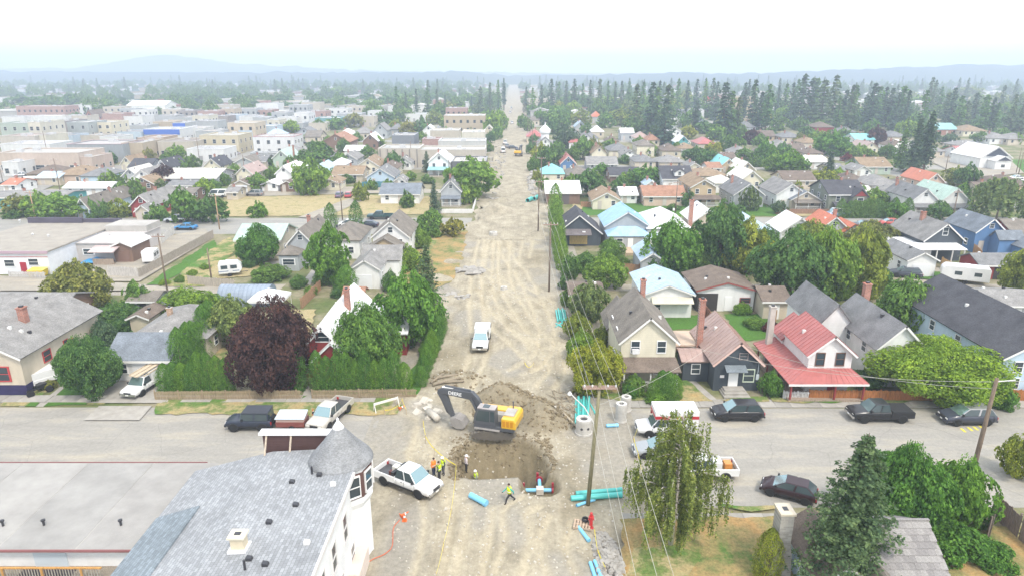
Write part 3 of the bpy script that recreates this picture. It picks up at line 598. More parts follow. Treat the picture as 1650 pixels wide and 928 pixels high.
def shop(px, py, h, wpx, d, wall, label=None, roofc=(0.5, 0.49, 0.46), floors=1, trim=None, name='commercial_building', cat='building', units=2, w=None, side=True, winw=1.4, col=None, arch=False):
    """flat-roofed building: px py is the middle of the top front edge"""
    p = at(px, py, h); w = w or wpx * mpp(p); p = Vector((p.x, p.y, 0)); wn_, wk, wc = WALL[wall]; hw = w / 2; wc = tuple(c * .68 + .10 for c in (col or wc)); roofc = tuple(c * .78 for c in roofc)
    lab = label or f'{wn_} flat {name.replace("_", " ")}, {zone(p.x, p.y)}'
    t = thing(name, lab, cat, p)
    mb = MB().box(-hw, hw, 0, d, 0, h - 0.5)
    for a in ((-hw, hw, 0, 0.3), (-hw, hw, d - 0.3, d), (-hw, -hw + 0.3, 0.3, d - 0.3), (hw - 0.3, hw, 0.3, d - 0.3)): mb.box(*a, h - 0.5, h)
    mb.build('wall', mat(wk, wc), t)
    rf = MB().box(-hw + 0.3, hw - 0.3, 0.3, d - 0.3, h - 0.5, h - 0.3).build('roof', mat('tar', roofc), t)
    cm = mat('gloss', trim or tuple(min(0.8, c * 0.9 + 0.1) for c in wc)); mb = MB()
    mb.box(-hw - 0.08, hw + 0.08, -0.08, 0.36, h + 0.002, h + 0.12).box(-hw - 0.08, -hw + 0.36, 0.37, d - 0.37, h + 0.002, h + 0.12).box(hw - 0.36, hw + 0.08, 0.37, d - 0.37, h + 0.002, h + 0.12).box(-hw - 0.08, hw + 0.08, d - 0.36, d + 0.08, h + 0.002, h + 0.12); mb.build('coping', cm, t)
    far = p.y > 330; fh = (h - 0.6) / floors; n = max(2, min(12, int(w / 3.4)))
    if p.y < 520:
        for fl in range(floors):
            for i in range(n):
                x = -hw + w * (i + 0.5) / n
                if fl == 0 and i % 4 == 1: door(t, x, 0, 0.05, 1.1, 2.1, (0.3, 0.3, 0.3)); continue
                window(t, x, 0, fl * fh + 0.9, winw, min(1.7, fh * 0.5), 0, (0.55, 0.53, 0.5), far)
        if side:
            sd = 1 if p.x < 0 else -1; m = max(1, min(5, int(d / 4)))
            for fl in range(floors):
                for i in range(m): window(t, sd * hw, d * (i + 0.5) / m, fl * fh + 0.9, 1.2, min(1.5, fh * 0.5), sd * R(90), (0.55, 0.53, 0.5), far)
    rg = random.Random(int(px * 3 + py))
    for i in range(units):
        x, y = rg.uniform(-0.8, 0.8) * hw, rg.uniform(0.2, 0.8) * d; s = rg.uniform(0.6, 1.1)
        MB().box(x - s, x + s, y - s * .7, y + s * .7, h - 0.31, h - 0.3 + s * 0.9).box(x - s * .5, x + s * .5, y - s * .4, y + s * .4, h - 0.3 + s * .9, h - 0.2 + s * .9).build('rooftop_unit', mat('gloss', (0.5, 0.5, 0.5)), rf)
    t['w'] = w; t['d'] = d
    return t
# ------------------------------------------------------------------ the white corner building with the turret (bottom left)
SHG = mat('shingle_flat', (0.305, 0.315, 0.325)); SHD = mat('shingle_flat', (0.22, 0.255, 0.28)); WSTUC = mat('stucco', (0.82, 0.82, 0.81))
def uv_slab(name, quad, m, parent, t=0.2):
    mb = MB().slab(*quad, t); me = mb.mesh(name, m); a, b, c, d = map(Vector, quad); ux = (b - a).normalized(); n = (b - a).cross(d - a).normalized(); uy = n.cross(ux)
    uv = me.uv_layers.new(name='UVMap')
    for lp in me.loops:
        p = me.vertices[lp.vertex_index].co - a; uv.data[lp.index].uv = (p.dot(ux), p.dot(uy))
    return link(name, me, parent)
cb = thing('corner_building', 'large white corner building with pale grey shingle roof and a conical turret', 'building', (-16.4, 20, 0))
bx = lambda x: x + 16.4
by = lambda y: y - 20
XR, XL, XM = -10.7, -22.0, -16.6
MB().prism([(bx(XL), 0), (bx(XR), 0), (bx(XR), 7.3), (bx(XM), 6.85), (bx(XL), 5.2)], 0, by(40.2), 'y').build('wall', WSTUC, cb)
r1 = uv_slab('roof', [(bx(XR + .35), -.2, 7.45), (bx(XR + .35), by(40.5), 7.45), (bx(XM), by(40.5), 7.1), (bx(XM), -.2, 7.1)], SHG, cb)
uv_slab('roof', [(bx(XL - .2), -.2, 5.55), (bx(XL - .2), by(40.5), 5.55), (bx(XM), by(40.5), 7.1), (bx(XM), -.2, 7.1)], SHG, cb)
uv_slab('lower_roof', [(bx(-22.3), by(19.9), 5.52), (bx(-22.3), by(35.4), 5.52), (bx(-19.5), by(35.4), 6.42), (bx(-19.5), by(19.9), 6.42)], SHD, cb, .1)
MB().box(bx(XR + .35), bx(XR + .47), -.2, by(37.4), 7.2, 7.5).build('gutter', mat('gloss', (0.7, 0.68, 0.66)), cb)
# sign backing and its white cap along the far eave
MB().box(bx(-17.4), bx(-12.9), by(41.0), by(41.2), 6.2, 8.15).build('sign_board', mat('siding', (0.10, 0.055, 0.05)), cb)
MB().box(bx(-17.6), bx(-12.7), by(40.8), by(41.5), 8.16, 8.3).build('sign_cap', mat('gloss', (0.8, 0.8, 0.79)), cb)
for x in (-17.1, -15.4): MB().tube([(bx(x), by(40.2), 6.9), (bx(x), by(40.95), 8.1)], 0.07).build('brace', mat('wood', (0.5, 0.42, 0.33)), cb)
tc = (bx(-11.6), by(39.3))
tu = MB().lathe([(1.75, 0.0), (1.75, 4.2), (1.98, 4.7), (1.98, 7.3)], 10, (*tc, 0)).build('turret', WSTUC, cb)
MB().lathe([(2.14, 7.31), (2.06, 7.5), (1.2, 8.5), (0.38, 9.6), (0.36, 9.65)], 28, (*tc, 0)).build('turret_roof', mat('shingle', (0.29, 0.295, 0.30), band=3.2), tu)
MB().lathe([(0.38, 9.64), (0.33, 9.75), (0.1, 10.1), (0.08, 10.16), (0.1, 10.25), (0.01, 10.4)], 14, (*tc, 0)).build('finial', mat('gloss', (0.78, 0.78, 0.78)), tu)
MB().lathe([(2.0, 5.15), (2.03, 5.16), (2.03, 7.0), (2.0, 7.01)], 10, (*tc, 0)).build('window_band', mat('siding', (0.13, 0.07, 0.06)), tu)
for k in range(10):
    a = -R(90) + 2 * math.pi * (k + 0.5) / 10 + R(90) ; x, y = tc[0] + 1.95 * math.cos(a), tc[1] + 1.95 * math.sin(a)
    if math.sin(a) < 0.85: window(tu, x, y, 5.3, 0.86, 1.6, a + R(90))
for (y, z, h) in ((35.6, 3.6, 2.0), (32.9, 3.6, 2.0), (35.7, 6.2, .55), (32.8, 6.2, .5), (36.8, 0.9, 1.5), (33.9, .9, 1.5), (30.5, 3.6, 2.0), (31, .9, 1.5)): window(cb, bx(XR), by(y), z, 0.95, h, R(90), (0.75, 0.72, 0.7))
MB().box(bx(XR), bx(XR + 0.8), by(35.2), by(38.0), 0, 1.3).build('plinth', mat('stucco', (0.70, 0.60, 0.52)), cb)
def rz_at(x): return 7.1 + (-(XM - x) / (XM - XL) * 1.55 if x < XM else (x - XM) / (XR + .35 - XM) * .35)
p = at(385, 872, rz_at(-18.0) + .9); ck = MB().box(bx(p.x) - .36, bx(p.x) + .36, by(p.y) - .3, by(p.y) + .3, 6.0, 8.0).build('chimney', mat('stucco', (0.60, 0.52, 0.38)), cb)
MB().box(bx(p.x) - .46, bx(p.x) + .46, by(p.y) - .4, by(p.y) + .4, 8.0, 8.12).build('chimney_cap', mat('stucco', (0.72, 0.66, 0.52)), ck); MB().box(bx(p.x) - .17, bx(p.x) + .17, by(p.y) - .12, by(p.y) + .12, 8.1, 8.16).build('flue', DARKV, ck)
MB().box(bx(p.x) - .5, bx(p.x) + .5, by(p.y) - .5, by(p.y) + .44, 6.0, rz_at(p.x) + .12).build('flashing', mat('gloss', (0.75, 0.75, 0.75)), ck)
for (px, py, tall, c) in ((503, 763, .45, 0), (515, 766, .15, 0), (471, 777, .15, 0), (477, 814, .15, 0), (434, 842, .15, 0), (402, 901, .15, 0), (428, 910, .15, 0), (395, 917, .5, 0), (537, 781, .15, 1), (495, 875, .15, 1)):
    q = at(px, py, 7.5)
    for _ in range(4): q = at(px, py, rz_at(q.x))
    mb = MB()
    if tall > .3: mb.tube([(bx(q.x), by(q.y), q.z - .1), (bx(q.x), by(q.y), q.z + tall + .1)], 0.07)
    else: mb.prism([(-.16, 0), (.16, 0), (.12, .16), (-.16, .2)], -.14, .14, 'y'); mb.v = [(a + bx(q.x), b + by(q.y), cc + q.z) for a, b, cc in mb.v]
    mb.build('roof_vent', TRIM if c else DARKV, cb)
# flat-roofed annex with the deck
TARM = mat('tar', (0.47, 0.44, 0.40))
an = thing('flat_annex', 'long low annex with sandy flat felt roof, red edging and timber deck', 'building', (-40, 33.5, 0)); ax = lambda x: x + 40; ay = lambda y: y - 33.5
MB().box(ax(-75), ax(-22.05), 0, ay(42.0), 0, 4.85).build('wall', WSTUC, an); 
rf = thing_r = MB().box(ax(-75.3), ax(-22.0), -.5, ay(42.3), 4.86, 5.05).build('roof', TARM, an)
for i in range(11):       # felt strips lapped over one another
    x = -73 + i * 4.7; MB().slab((ax(x), -.45, 5.06), (ax(x + 4.66), -.45, 5.06), (ax(x + 4.66), ay(42.25), 5.075), (ax(x), ay(42.25), 5.075), 0.01).build('felt_strip', mat('tar', random.choice([(0.325, 0.312, 0.292), (0.345, 0.332, 0.31), (0.31, 0.30, 0.282)])), rf)
edge = mat('stucco', (0.27, 0.12, 0.12)); MB().box(ax(-75.3), ax(-22.3), -.58, -.505, 4.95, 5.1).build('fascia', edge, an); MB().box(ax(-47), ax(-22.2), ay(42.31), ay(42.36), 4.85, 5.11).build('fascia', edge, an); MB().box(ax(-75), ax(-47.2), ay(41.8), ay(41.85), 5.08, 5.12).build('fascia', edge, an)
for q in ((5, 846), (71, 845), (195, 845)):
    s = at(*q, 5.1); MB().lathe([(0.07, 0), (0.07, .3), (.13, .32), (.13, .42), (.02, .46)], 10, (ax(s.x), ay(s.y), 5.07)).build('roof_vent', DARKV, rf)
MB().box(ax(-75), ax(-23.6), -1.6, -.02, 3.35, 3.5).build('deck', mat('wood', (0.30, 0.26, 0.21)), an)
for q in (105, 130):
    s = at(q, 890, 3); door(an, ax(s.x), 0, 3.51, 1.0, 1.3, (0.6, 0.66, 0.7)); 
s = at(118, 912, 2.2); MB().box(ax(s.x) - 1.6, ax(s.x) + 1.6, -1.2, -.3, 3.505, 3.52).build('door_mat', mat('stucco', (0.05, 0.04, 0.05)), an)
dk = thing('deck_railing', 'orange stained timber railing along the annex deck', 'railing', (-40, 32.1, 3.5))
WD = mat('wood', (0.50, 0.27, 0.09)); MB().box(-34, 16, -.06, .06, 1.0, 1.08).build('top_rail', WD, dk)
for i in range(22): link('post', unit('box', WD, 'post'), dk, (-33.5 + i * 2.3, 0, 0), 0, (.13, .13, 1.0))
mb = MB()
for i in range(300): mb.box(-33.5 + i * .165, -33.45 + i * .165, -.02, .02, .1, 1.0)
mb.box(-34, 16, -.03, .03, .08, .14); mb.build('baluster', mat('wood', (0.36, 0.33, 0.28)), dk)['kind'] = 'stuff'
# ------------------------------------------------------------------ nearest houses, right of the road
h = house(1048, 511, 7.6, 88, 9.5, 5.0, 'G', 'gb', 'cr', 'two storey cream house with grey brown gabled roof and two shaded upper windows', chim=[(0.3, 0.95, 8.8)], win=0, vents=2, porch=(2.1, 3.1, 2.4, 'br', 1.0, 0))
w = h['w']
for x in (-.24, .24): window(h, x * w, 0, 3.55, 1.0, 1.45)
MB().box(-.24 * w - .35, -.24 * w + .35, -.4, -.1, 3.6, 4.1).build('air_conditioner', mat('gloss', (.7, .7, .7)), h)
window(h, -w / 2, 3, 4, 1, 1.3, R(-90)); window(h, -w / 2, 6.5, 4, 1, 1.3, R(-90)); window(h, -w / 2, 4, 1, 1, 1.3, R(-90)); door(h, -1.2, 0, .35, .95, 2.05, (.5, .5, .48)); window(h, 1.4, 0, 1.1, 1.4, 1.3)
wing(h, -1.1, 9.5, w * .62, 5.5, 2.7, 4.8, 'G', 'gb', 'cr', 'rear_wing')
h = house(1193, 551, 5.5, 73, 8.8, 3.3, 'G', 'pk', 'dk', 'small slate coloured house with steep pinkish brown metal roof and white door', win=0, trimc=(0.66, 0.46, 0.40), chim=[(-1.12, 0.62, 8.2, .6)])
w = h['w']; door(h, -.35, 0, .55, 1.0, 2.05, WHITE); window(h, 1.25, 0, 1.0, 1.2, 1.5, 0, (.55, .62, .5)); window(h, .5, 0, 3.55, .95, .75, 0, (.3, .25, .25)); MB().slab((-1.4, -1.0, 2.55), (.8, -1.0, 2.55), (.8, -.01, 2.95), (-1.4, -.01, 2.95), .08).build('door_canopy', mat('shingle', (.2, .23, .25)), h)
for i in range(3): MB().box(-1.4 - .25 * (2 - i) * .6, .7 + .25 * (2 - i) * .6, -1.9 + i * .45, -.02, .0 + i * .18, .18 + i * .18).build('step', CONC, h)
MB().box(-1.75, -1.3, -.04, -.005, 1.5, 1.8).build('house_sign', mat('gloss', (.8, .75, .72)), h); MB().box(2.0, 2.3, -.14, -.005, 1.3, 1.9).build('meter_box', mat('gloss', (.5, .55, .58)), h); MB().tube([(2.15, -.08, 1.9), (2.15, -.08, 4.0)], .03).build('conduit', mat('gloss', (.5, .55, .58)), h)
mb = MB()
for i in range(28): x = -w / 2 + .1 + i * (w - .2) / 27; mb.box(x, x + .035, -.03, -.001, .2, 3.3)
mb.build('batten', mat('siding', (.06, .075, .09)), h)['kind'] = 'stuff'
wing(h, -w / 2 - 1.35, 2.2, 2.7, 3.4, 2.4, 2.95, 'E', 'pk', 'dk', 'side_wing', [(0, .9, 1.0, 1.2)])
o = MB().box(-w / 2 - 4.2, -w / 2 + .0, 5.7, 9.4, 0, 2.75).box(-w / 2 - 4.5, -w / 2 + .1, 5.4, 9.7, 2.76, 2.95).build('back_wing', mat('tar', (0.56, 0.44, 0.34)), h)
# red-roofed white house with wraparound porch
h = house(1344, 541, 6.5, 70, 6.6, 4.6, 'G', 'rd', 'wh', 'white house with red metal roof, wraparound porch and two dark upper windows', win=0, chim=[(-1.55, 1.15, 6.9, .6, ('concrete', (.5, .47, .42)))], trimc=(.78, .74, .72))
w = h['w']; hw = w / 2
for x in (-.24, .22): window(h, x * w, 0, 3.2, .95, 1.5, 0, (.16, .09, .06))
window(h, -.9, 0, .9, 1.5, 1.3); door(h, .6, 0, .3, .95, 2.05, (.35, .03, .05)); window(h, 1.7, 0, 1, .9, 1.2)
mb = MB(); A, B, C_ = -hw - 2.6, hw + 1.0, 8.6
q = [[(A, -2.1, 2.15), (B, -2.1, 2.15), (hw, -.0, 2.95), (-hw, -.0, 2.95)], [(A, C_, 2.15), (A, -2.1, 2.15), (-hw, 0, 2.95), (-hw, C_, 2.95)]]
for k in q: mb.slab(*k, .14); rib_roof(mb, *k)
mb.tri_slab((B, -2.1, 2.15), (B, 2.2, 2.15), (hw, 0, 2.95), .1); mb.build('porch_roof', mat('metal', (.42, .135, .12)), h)
MB().box(A - .03, B, -2.2, -2.12, 1.95, 2.14).build('fascia', TRIM, h); MB().box(A + .2, B - .2, -1.95, -.01, 0, .35).box(A + .2, -hw - .01, 0, C_ - .2, 0, .35).build('porch_floor', mat('wood', (.35, .28, .22)), h)
for x, y in ((A + .35, -1.9), (0, -1.9), (B - .35, -1.9), (A + .35, 1.5), (A + .35, 4.6), (A + .35, 7.6)): link('post', unit('box', mat('gloss', (.25, .04, .04)), 'post'), h, (x, y, .35), 0, (.16, .16, 1.72))
wing(h, -.2, 6.6, w * .96, 2.6, 3.6, 5.5, 'G', 'rd', 'wh', 'rear_wing')
# white house with two grey gables behind it
h = house(1458, 524, 7.0, 74, 10, 4.6, 'G', 'gy', 'wh', 'white house with twin grey shingle gables behind the red roofed house', chim=[(.45, 1.02, 8.2, .7)], vents=3, win=0); window(h, -h['w'] / 2, 2.5, 3.0, 1, 1.3, R(-90)); wing(h, -h['w'] * .82, 6.4, h['w'] * .84, 8.5, 4.6, 7.0, 'G', 'gy', 'wh', 'side_gable')
window(h, -h['w'] / 2, 6, 3.0, 1, 1.3, R(-90)); window(h, 0, 0, 3, 1.2, 1.2); window(h, 1.2, 0, .8, 1.2, 1.2); door(h, -1.4, 0, .2, 1, 2.05)
p = at(1545, 520, 5.2); h = house(0, 0, 7.4, 0, 19, 4.6, 'G', 'dk', 'lb', 'long pale blue house with dark shingle roof at the right edge', loc=(p.x + 4.5, p.y - 8, 0), w=9.6, vents=1, sidewin=1)
p = at(205, 575, 2.6)
# behind: garages along the alley
h = house(1078, 460, 4.6, 78, 9.5, 3.4, 'G', 'wb', 'wh', 'white garage with broad pale blue metal roof and a striped awning', 'garage', 'garage', win=0); MB().slab((-h['w'] * .35, -1.2, 2.4), (h['w'] * .5, -1.2, 2.4), (h['w'] * .5, -.01, 3.0), (-h['w'] * .35, -.01, 3.0), .06).build('awning', mat('stucco', (.62, .58, .46)), h); window(h, -1.5, 0, 1, 1.2, 1)
h = house(1172, 455, 4.2, 92, 8, 3.1, 'G', 'br', 'wh', 'white shed with wide brown roof, red trimmed door and open carport', 'shed', 'shed', win=0, trimc=(.3, .08, .07)); w = h['w']; MB().box(-w / 2 - .02, -w * .14, -.05, 4, .0, 2.6).build('carport_shade_block', mat('stucco', (.05, .045, .04)), h); door(h, .05 * w, 0, .1, 1, 2.05, WHITE); window(h, .34 * w, 0, 1.2, 1.5, .8, 0, (.3, .08, .07))  # solid near-black block: the shade inside the carport is put into its colour
p = at(942, 461, 3); h = house(942, 458, 3.3, 50, 5.5, 2.7, 'E', 'br', 'be', 'small beige shed with flat brown roof beside the pole line', 'shed', 'shed', win=0); door(h, 0, 0, 0, .9, 2)
h = house(1052, 408, 4.0, 34, 8, 2.9, 'G', 'wb', 'gy', 'grey garden shed with bluish metal roof left of the round tree', 'shed', 'shed', win=0); window(h, 0, 0, 1, 1, 1)
# row fronting the second street
h = house(934, 347, 6.8, 70, 9, 3.0, 'G', 'dk', 'dk', 'charcoal house with steep dark roof and boarded rear wall', win=0, vents=3); MB().box(-1.8, 1.6, -.06, -.005, .3, 2.4).build('boarded_panel', mat('wood', (.55, .40, .16)), h); MB().slab((-2.9, -2.2, 2.6), (2.2, -2.2, 2.6), (2.2, -.01, 3.3), (-2.9, -.01, 3.3), .12).build('porch_roof', mat('shingle', (.18, .16, .16)), h); MB().box(.5, 1.1, -1.3, -.8, 2.9, 3.05).build('skylight', mat('gloss', (.8, .8, .8)), h)
h = house(1012, 342, 7.2, 70, 9.5, 4.2, 'G', 'bl', 'gy', 'grey house with bright light blue metal roof and blue lean-to', win=0); w = h['w']; wing(h, -.3, -4.2, w * .9, 4.2, 2.9, 4.4, 'H', 'bl', 'gy', 'lean_to'); MB().slab((.3 * w, -6.2, 2.4), (.75 * w, -6.2, 2.4), (.75 * w, -2.6, 2.9), (.3 * w, -2.6, 2.9), .1).build('patio_cover', mat('metal', (.6, .7, .78)), h); door(h, 0, -4.25, .2, 1, 2); window(h, -2, -4.25, 1, 1.2, 1.2); MB().box(-3, 3, -8.5, -4.3, 0, .5).build('deck', mat('wood', (.5, .38, .26)), h)
for i in range(4): MB().box(1.5, 3.6, -9.2 - i * .35, -8.86 - i * .35, 0, .42 - i * .1).build('step', mat('wood', (.45, .34, .24)), h)
h = house(1068, 338, 6.4, 68, 13, 3.6, 'H', 'wh', 'wh', None)
h = house(1143, 339, 6.8, 50, 9, 4.2, 'G', 'wh', 'be', 'beige house with white metal roof beside a tall brick chimney', chim=[(-1.25, -.1, 9.2, .75)], win=1)
h = house(1200, 345, 5.6, 62, 10, 3.0, 'H', 'wb', 'wh', None); h = house(1291, 352, 6.2, 58, 7, 3.4, 'G', 'wh', 'wh', 'white roofed house in front of the camper van street', win=1)
h = house(1347, 350, 5.8, 46, 7, 3.2, 'G', 'or', 'gy', 'small house with vivid orange red roof in two planes', chim=[(.5, .5, 6.6)]); wing(h, 3.4, -1, 4.4, 6, 2.6, 4.4, 'G', 'or', 'gy', 'side_wing')
h = house(1526, 361, 7.6, 62, 11, 4.4, 'G', 'lg', 'dk', 'slate house with big pale grey metal roof and white porch roof', chim=[(-.2, .55, 8.6, .7)], win=0); window(h, 0, 0, 4.6, 1, 1.5); w = h['w']; MB().slab((-w * .5 - 4.5, -3.2, 2.9), (w * .35, -3.2, 2.9), (w * .35, -.02, 3.3), (-w * .5 - 4.5, -.02, 3.3), .16).build('porch_roof', mat('metal', (.8, .8, .8)), h); MB().box(-w * .5 - 4.2, -w * .5 - .01, -2.5, 6, 0, 2.9).build('side_wing', mat('siding', (.76, .76, .75)), h)
for x in (-w * .4, 0, w * .3): link('post', unit('box', TRIM, 'post'), h, (x, -3, 0), 0, (.15, .15, 2.8))
h = house(1489, 407, 4.2, 46, 9, 3.0, 'G', 'gy', 'wh', 'white double garage with grey roof behind the estate car', 'garage', 'garage', garage=1, sidewin=1)
h = house(1601, 353, 7.2, 46, 9, 4.6, 'G', 'sl', 'bl', 'bright blue house with slate blue roof and stepped wings', win=1, vents=1, trimc=(.8, .8, .8)); w = h['w']; wing(h, 2.2, -2.6, w * .8, 2.6, 3.6, 5.0, 'E', 'sl', 'bl'); wing(h, 4.4, -5.4, w * .72, 4.0, 2.6, 4.0, 'G', 'sl', 'bl', 'front_wing', [(-.6, .8, 1.2, 1.3), (.8, .8, 1.2, 1.3)])
h = house(1642, 354, 6.4, 60, 9, 4.2, 'E', 'gb', 'rd', 'dark red house with grey brown roof right of the blue house')
h = house(1600, 409, 3.6, 70, 5, 2.5, 'E', 'gy', 'rd', 'open carport with grey roof and red gable beside the travel trailer', 'carport', 'carport', win=0); w = h['w']; MB().box(-w * .15, w * .45, -.06, 5, 0, 2.3).build('carport_shade_block', mat('stucco', (.05, .045, .04)), h)  # the open bay is a solid block, its shade painted in near black
h = house(1615, 468, 3.4, 74, 7, 2.5, 'E', 'lg', 'gy', 'grey shed with ribbed pale roof at the right edge', 'shed', 'shed', win=0); door(h, 0, 0, 0, 1, 2)
h = house(1640, 505, 3.2, 50, 5, 2.4, 'E', 'gy', 'gy', 'low grey shed behind the long pale blue house', 'shed', 'shed', win=0); door(h, 0, 0, 0, 1, 2)
h = house(1240, 462, 3.6, 40, 6, 2.6, 'E', 'br', 'be', 'brown roofed shed under the big dark trees', 'shed', 'shed', win=0); door(h, 0, 0, 0, 1, 2); h = house(1325, 520, 4.2, 30, 4, 3.2, 'G', 'wb', 'be', 'small hut with metal roof behind the red roofed house', 'shed', 'shed', win=0)
# ------------------------------------------------------------------ nearest houses, left of the road
h = house(0, 0, 6.5, 0, 13.5, 4.4, 'G', 'lg', 'be', 'long beige house with red window frames and dark blue base', loc=(-54.4, 62.8, 0), w=8.0, win=0, chim=[(.25, .42, 7.6, .7)], base=(1.2, (.035, .03, .09)), ov=.45); 
for y, z, s in ((3.8, 2.2, 1.3), (7.0, 2.6, .8), (1.8, .45, .7), (9.5, .4, .7), (8, 2.4, .7)): window(h, 4.0, y, z, s, s, R(90), (.45, .05, .05))
window(h, 1.5, 0, 1.6, 2.4, 1.7, 0, (.45, .05, .05)); wing(h, -4.0, 4, 7, 10, 4.0, 5.8, 'H', 'lg', 'be', 'rear_wing')
h = house(0, 0, 4.4, 0, 8, 3.2, 'E', 'lg', 'bb', 'brown walled house with light grey roof at the left edge', loc=(-64, 79, 0), w=13, win=1)
p = at(222, 577, 2.7); h = house(0, 0, 4.3, 0, 6.4, 2.6, 'E', 'sl', 'wh', 'small white house with slate grey roof and wide driveway', loc=(p.x, p.y, 0), w=6.5, win=0, ov=.35); window(h, -2.0, 0, .9, 1.5, 1.2); door(h, .4, 0, .05, 2.3, 2.1, (.76, .76, .76), name='garage_door'); window(h, 2.4, 0, 1.4, .8, .5)
h = house(300, 495, 4.8, 118, 10, 2.8, 'H', 'lg', 'be', 'low house with light grey hipped roof behind the cedar hedge', chim=[(-.3, .35, 5.2, .5, ('brick', (.5, .32, .2)))], win=1)
h = house(518, 527, 5.9, 70, 15, 3.4, 'G', 'wh', 'rd', 'dark red house with long white metal roof between two big trees', chim=[(.35, .55, 7.4, .6)], win=0, trimc=WHITE); window(h, 0, 0, 4.2, 1.6, 1.2); window(h, -1.5, 0, 1, 1.2, 1.2); wing(h, 1.2, -1.2, 4.0, 1.2, 2.6, 4.5, 'G', 'wh', 'rd', 'front_gable'); wing(h, 5.2, 6, 5.5, 9, 2.8, 4.6, 'E', 'wh', 'rd', 'side_wing')
h = house(587, 419, 4.6, 46, 8.5, 3.2, 'G', 'lg', 'wh', 'white garage with pale grey roof and single roller door', 'garage', 'garage', garage=-.4, ov=.35); wing(h, 1.4, 5, 6, 6, 3.2, 4.8, 'E', 'lg', 'wh', 'rear_wing')
h = house(482, 370, 6.4, 42, 12, 4.0, 'G', 'gb', 'gy', 'grey bungalow with brown roof and back patio', chim=[(-.2, .6, 7.2)], win=1); w = h['w']; wing(h, -w * .28, -3.2, w * .72, 3.2, 2.7, 3.9, 'H', 'gb', 'gy', 'back_porch', [(0, 1.0, 2.2, 1.1)])
h = house(428, 362, 6.0, 70, 9, 4.0, 'E', 'gn', 'cr', 'cream house with grey green roof behind a round tree', win=1); h = house(560, 361, 6.0, 56, 10, 3.8, 'H', 'gb', 'wh', 'white house with brown hipped roof between the two columnar cedars')
h = house(628, 357, 8.0, 58, 10, 5.0, 'G', 'gb', 'wh', 'tall white and tan house with brown gabled roofs near the dirt road', win=1, vents=2); w = h['w']; wing(h, -.5, -3.5, w * .95, 3.5, 3.4, 5.4, 'G', 'gb', 'tn', 'rear_gable', [(0, 1, 1.4, 1.2)]); MB().box(w * .2, w * .6, -5, -3.52, 2.3, 2.42).build('awning', mat('metal', (.8, .6, .6)), h)
h = house(572, 463, 2.9, 28, 2.6, 2.2, 'E', 'ru', 'tn', 'little tan shed with rusty pink roof', 'shed', 'shed', win=0); door(h, 0, 0, 0, .9, 1.9, (.4, .3, .2))
h = house(240, 470, 2.8, 40, 4, 2.2, 'E', 'gb', 'gy', 'weathered grey shed with brown roof beside the alley', 'shed', 'shed', win=0); door(h, 0, 0, 0, .9, 1.9, (.05, .05, .05)); h = house(222, 506, 2.8, 30, 4, 2.3, 'G', 'br', 'be', 'old brown shed among shrubs', 'shed', 'shed', win=0)
# quonset hut and white canopy
p = at(400, 486); t = thing('quonset_hut', 'blue grey arched metal hut beside the alley', 'hut', (p.x, p.y, 0)); L_ = 7.2; pr = [(2.1 * math.cos(a), 0.2 + 2.4 * math.sin(a)) for a in np.linspace(0, math.pi, 17)]
MB().prism([(2.1, 0)] + pr + [(-2.1, 0)], -L_ / 2, L_ / 2, 'x').build('shell', mat('metal', (.28, .33, .40)), t)
for i in range(13): x = -L_ / 2 + i * L_ / 12; MB().prism([(r * 1.015, z * 1.012) for r, z in [(2.1, 0)] + pr + [(-2.1, 0)]], x - .06, x + .06, 'x').build('rib', mat('metal', (.24, .29, .36)), t)
p = at(437, 500); t = thing('canopy_tent', 'white peaked canopy tent behind the purple tree', 'tent', (p.x, p.y, 0)); mb = MB(); 
mb.add([(-2.4, -2, 2.1), (2.4, -2, 2.1), (2.4, 2, 2.1), (-2.4, 2, 2.1), (0, 0, 3.3), (-2.4, -2, 1.75), (2.4, -2, 1.75), (2.4, 2, 1.75), (-2.4, 2, 1.75)], [(0, 1, 4), (1, 2, 4), (2, 3, 4), (3, 0, 4), (0, 5, 6, 1), (1, 6, 7, 2), (2, 7, 8, 3), (3, 8, 5, 0)]); mb.build('cover', mat('stucco', (.8, .8, .8)), t)
for x in (-2.3, 2.3):
    for y in (-1.9, 1.9): link('post', unit('box', TRIM, 'post'), t, (x, y, 0), 0, (.06, .06, 2))
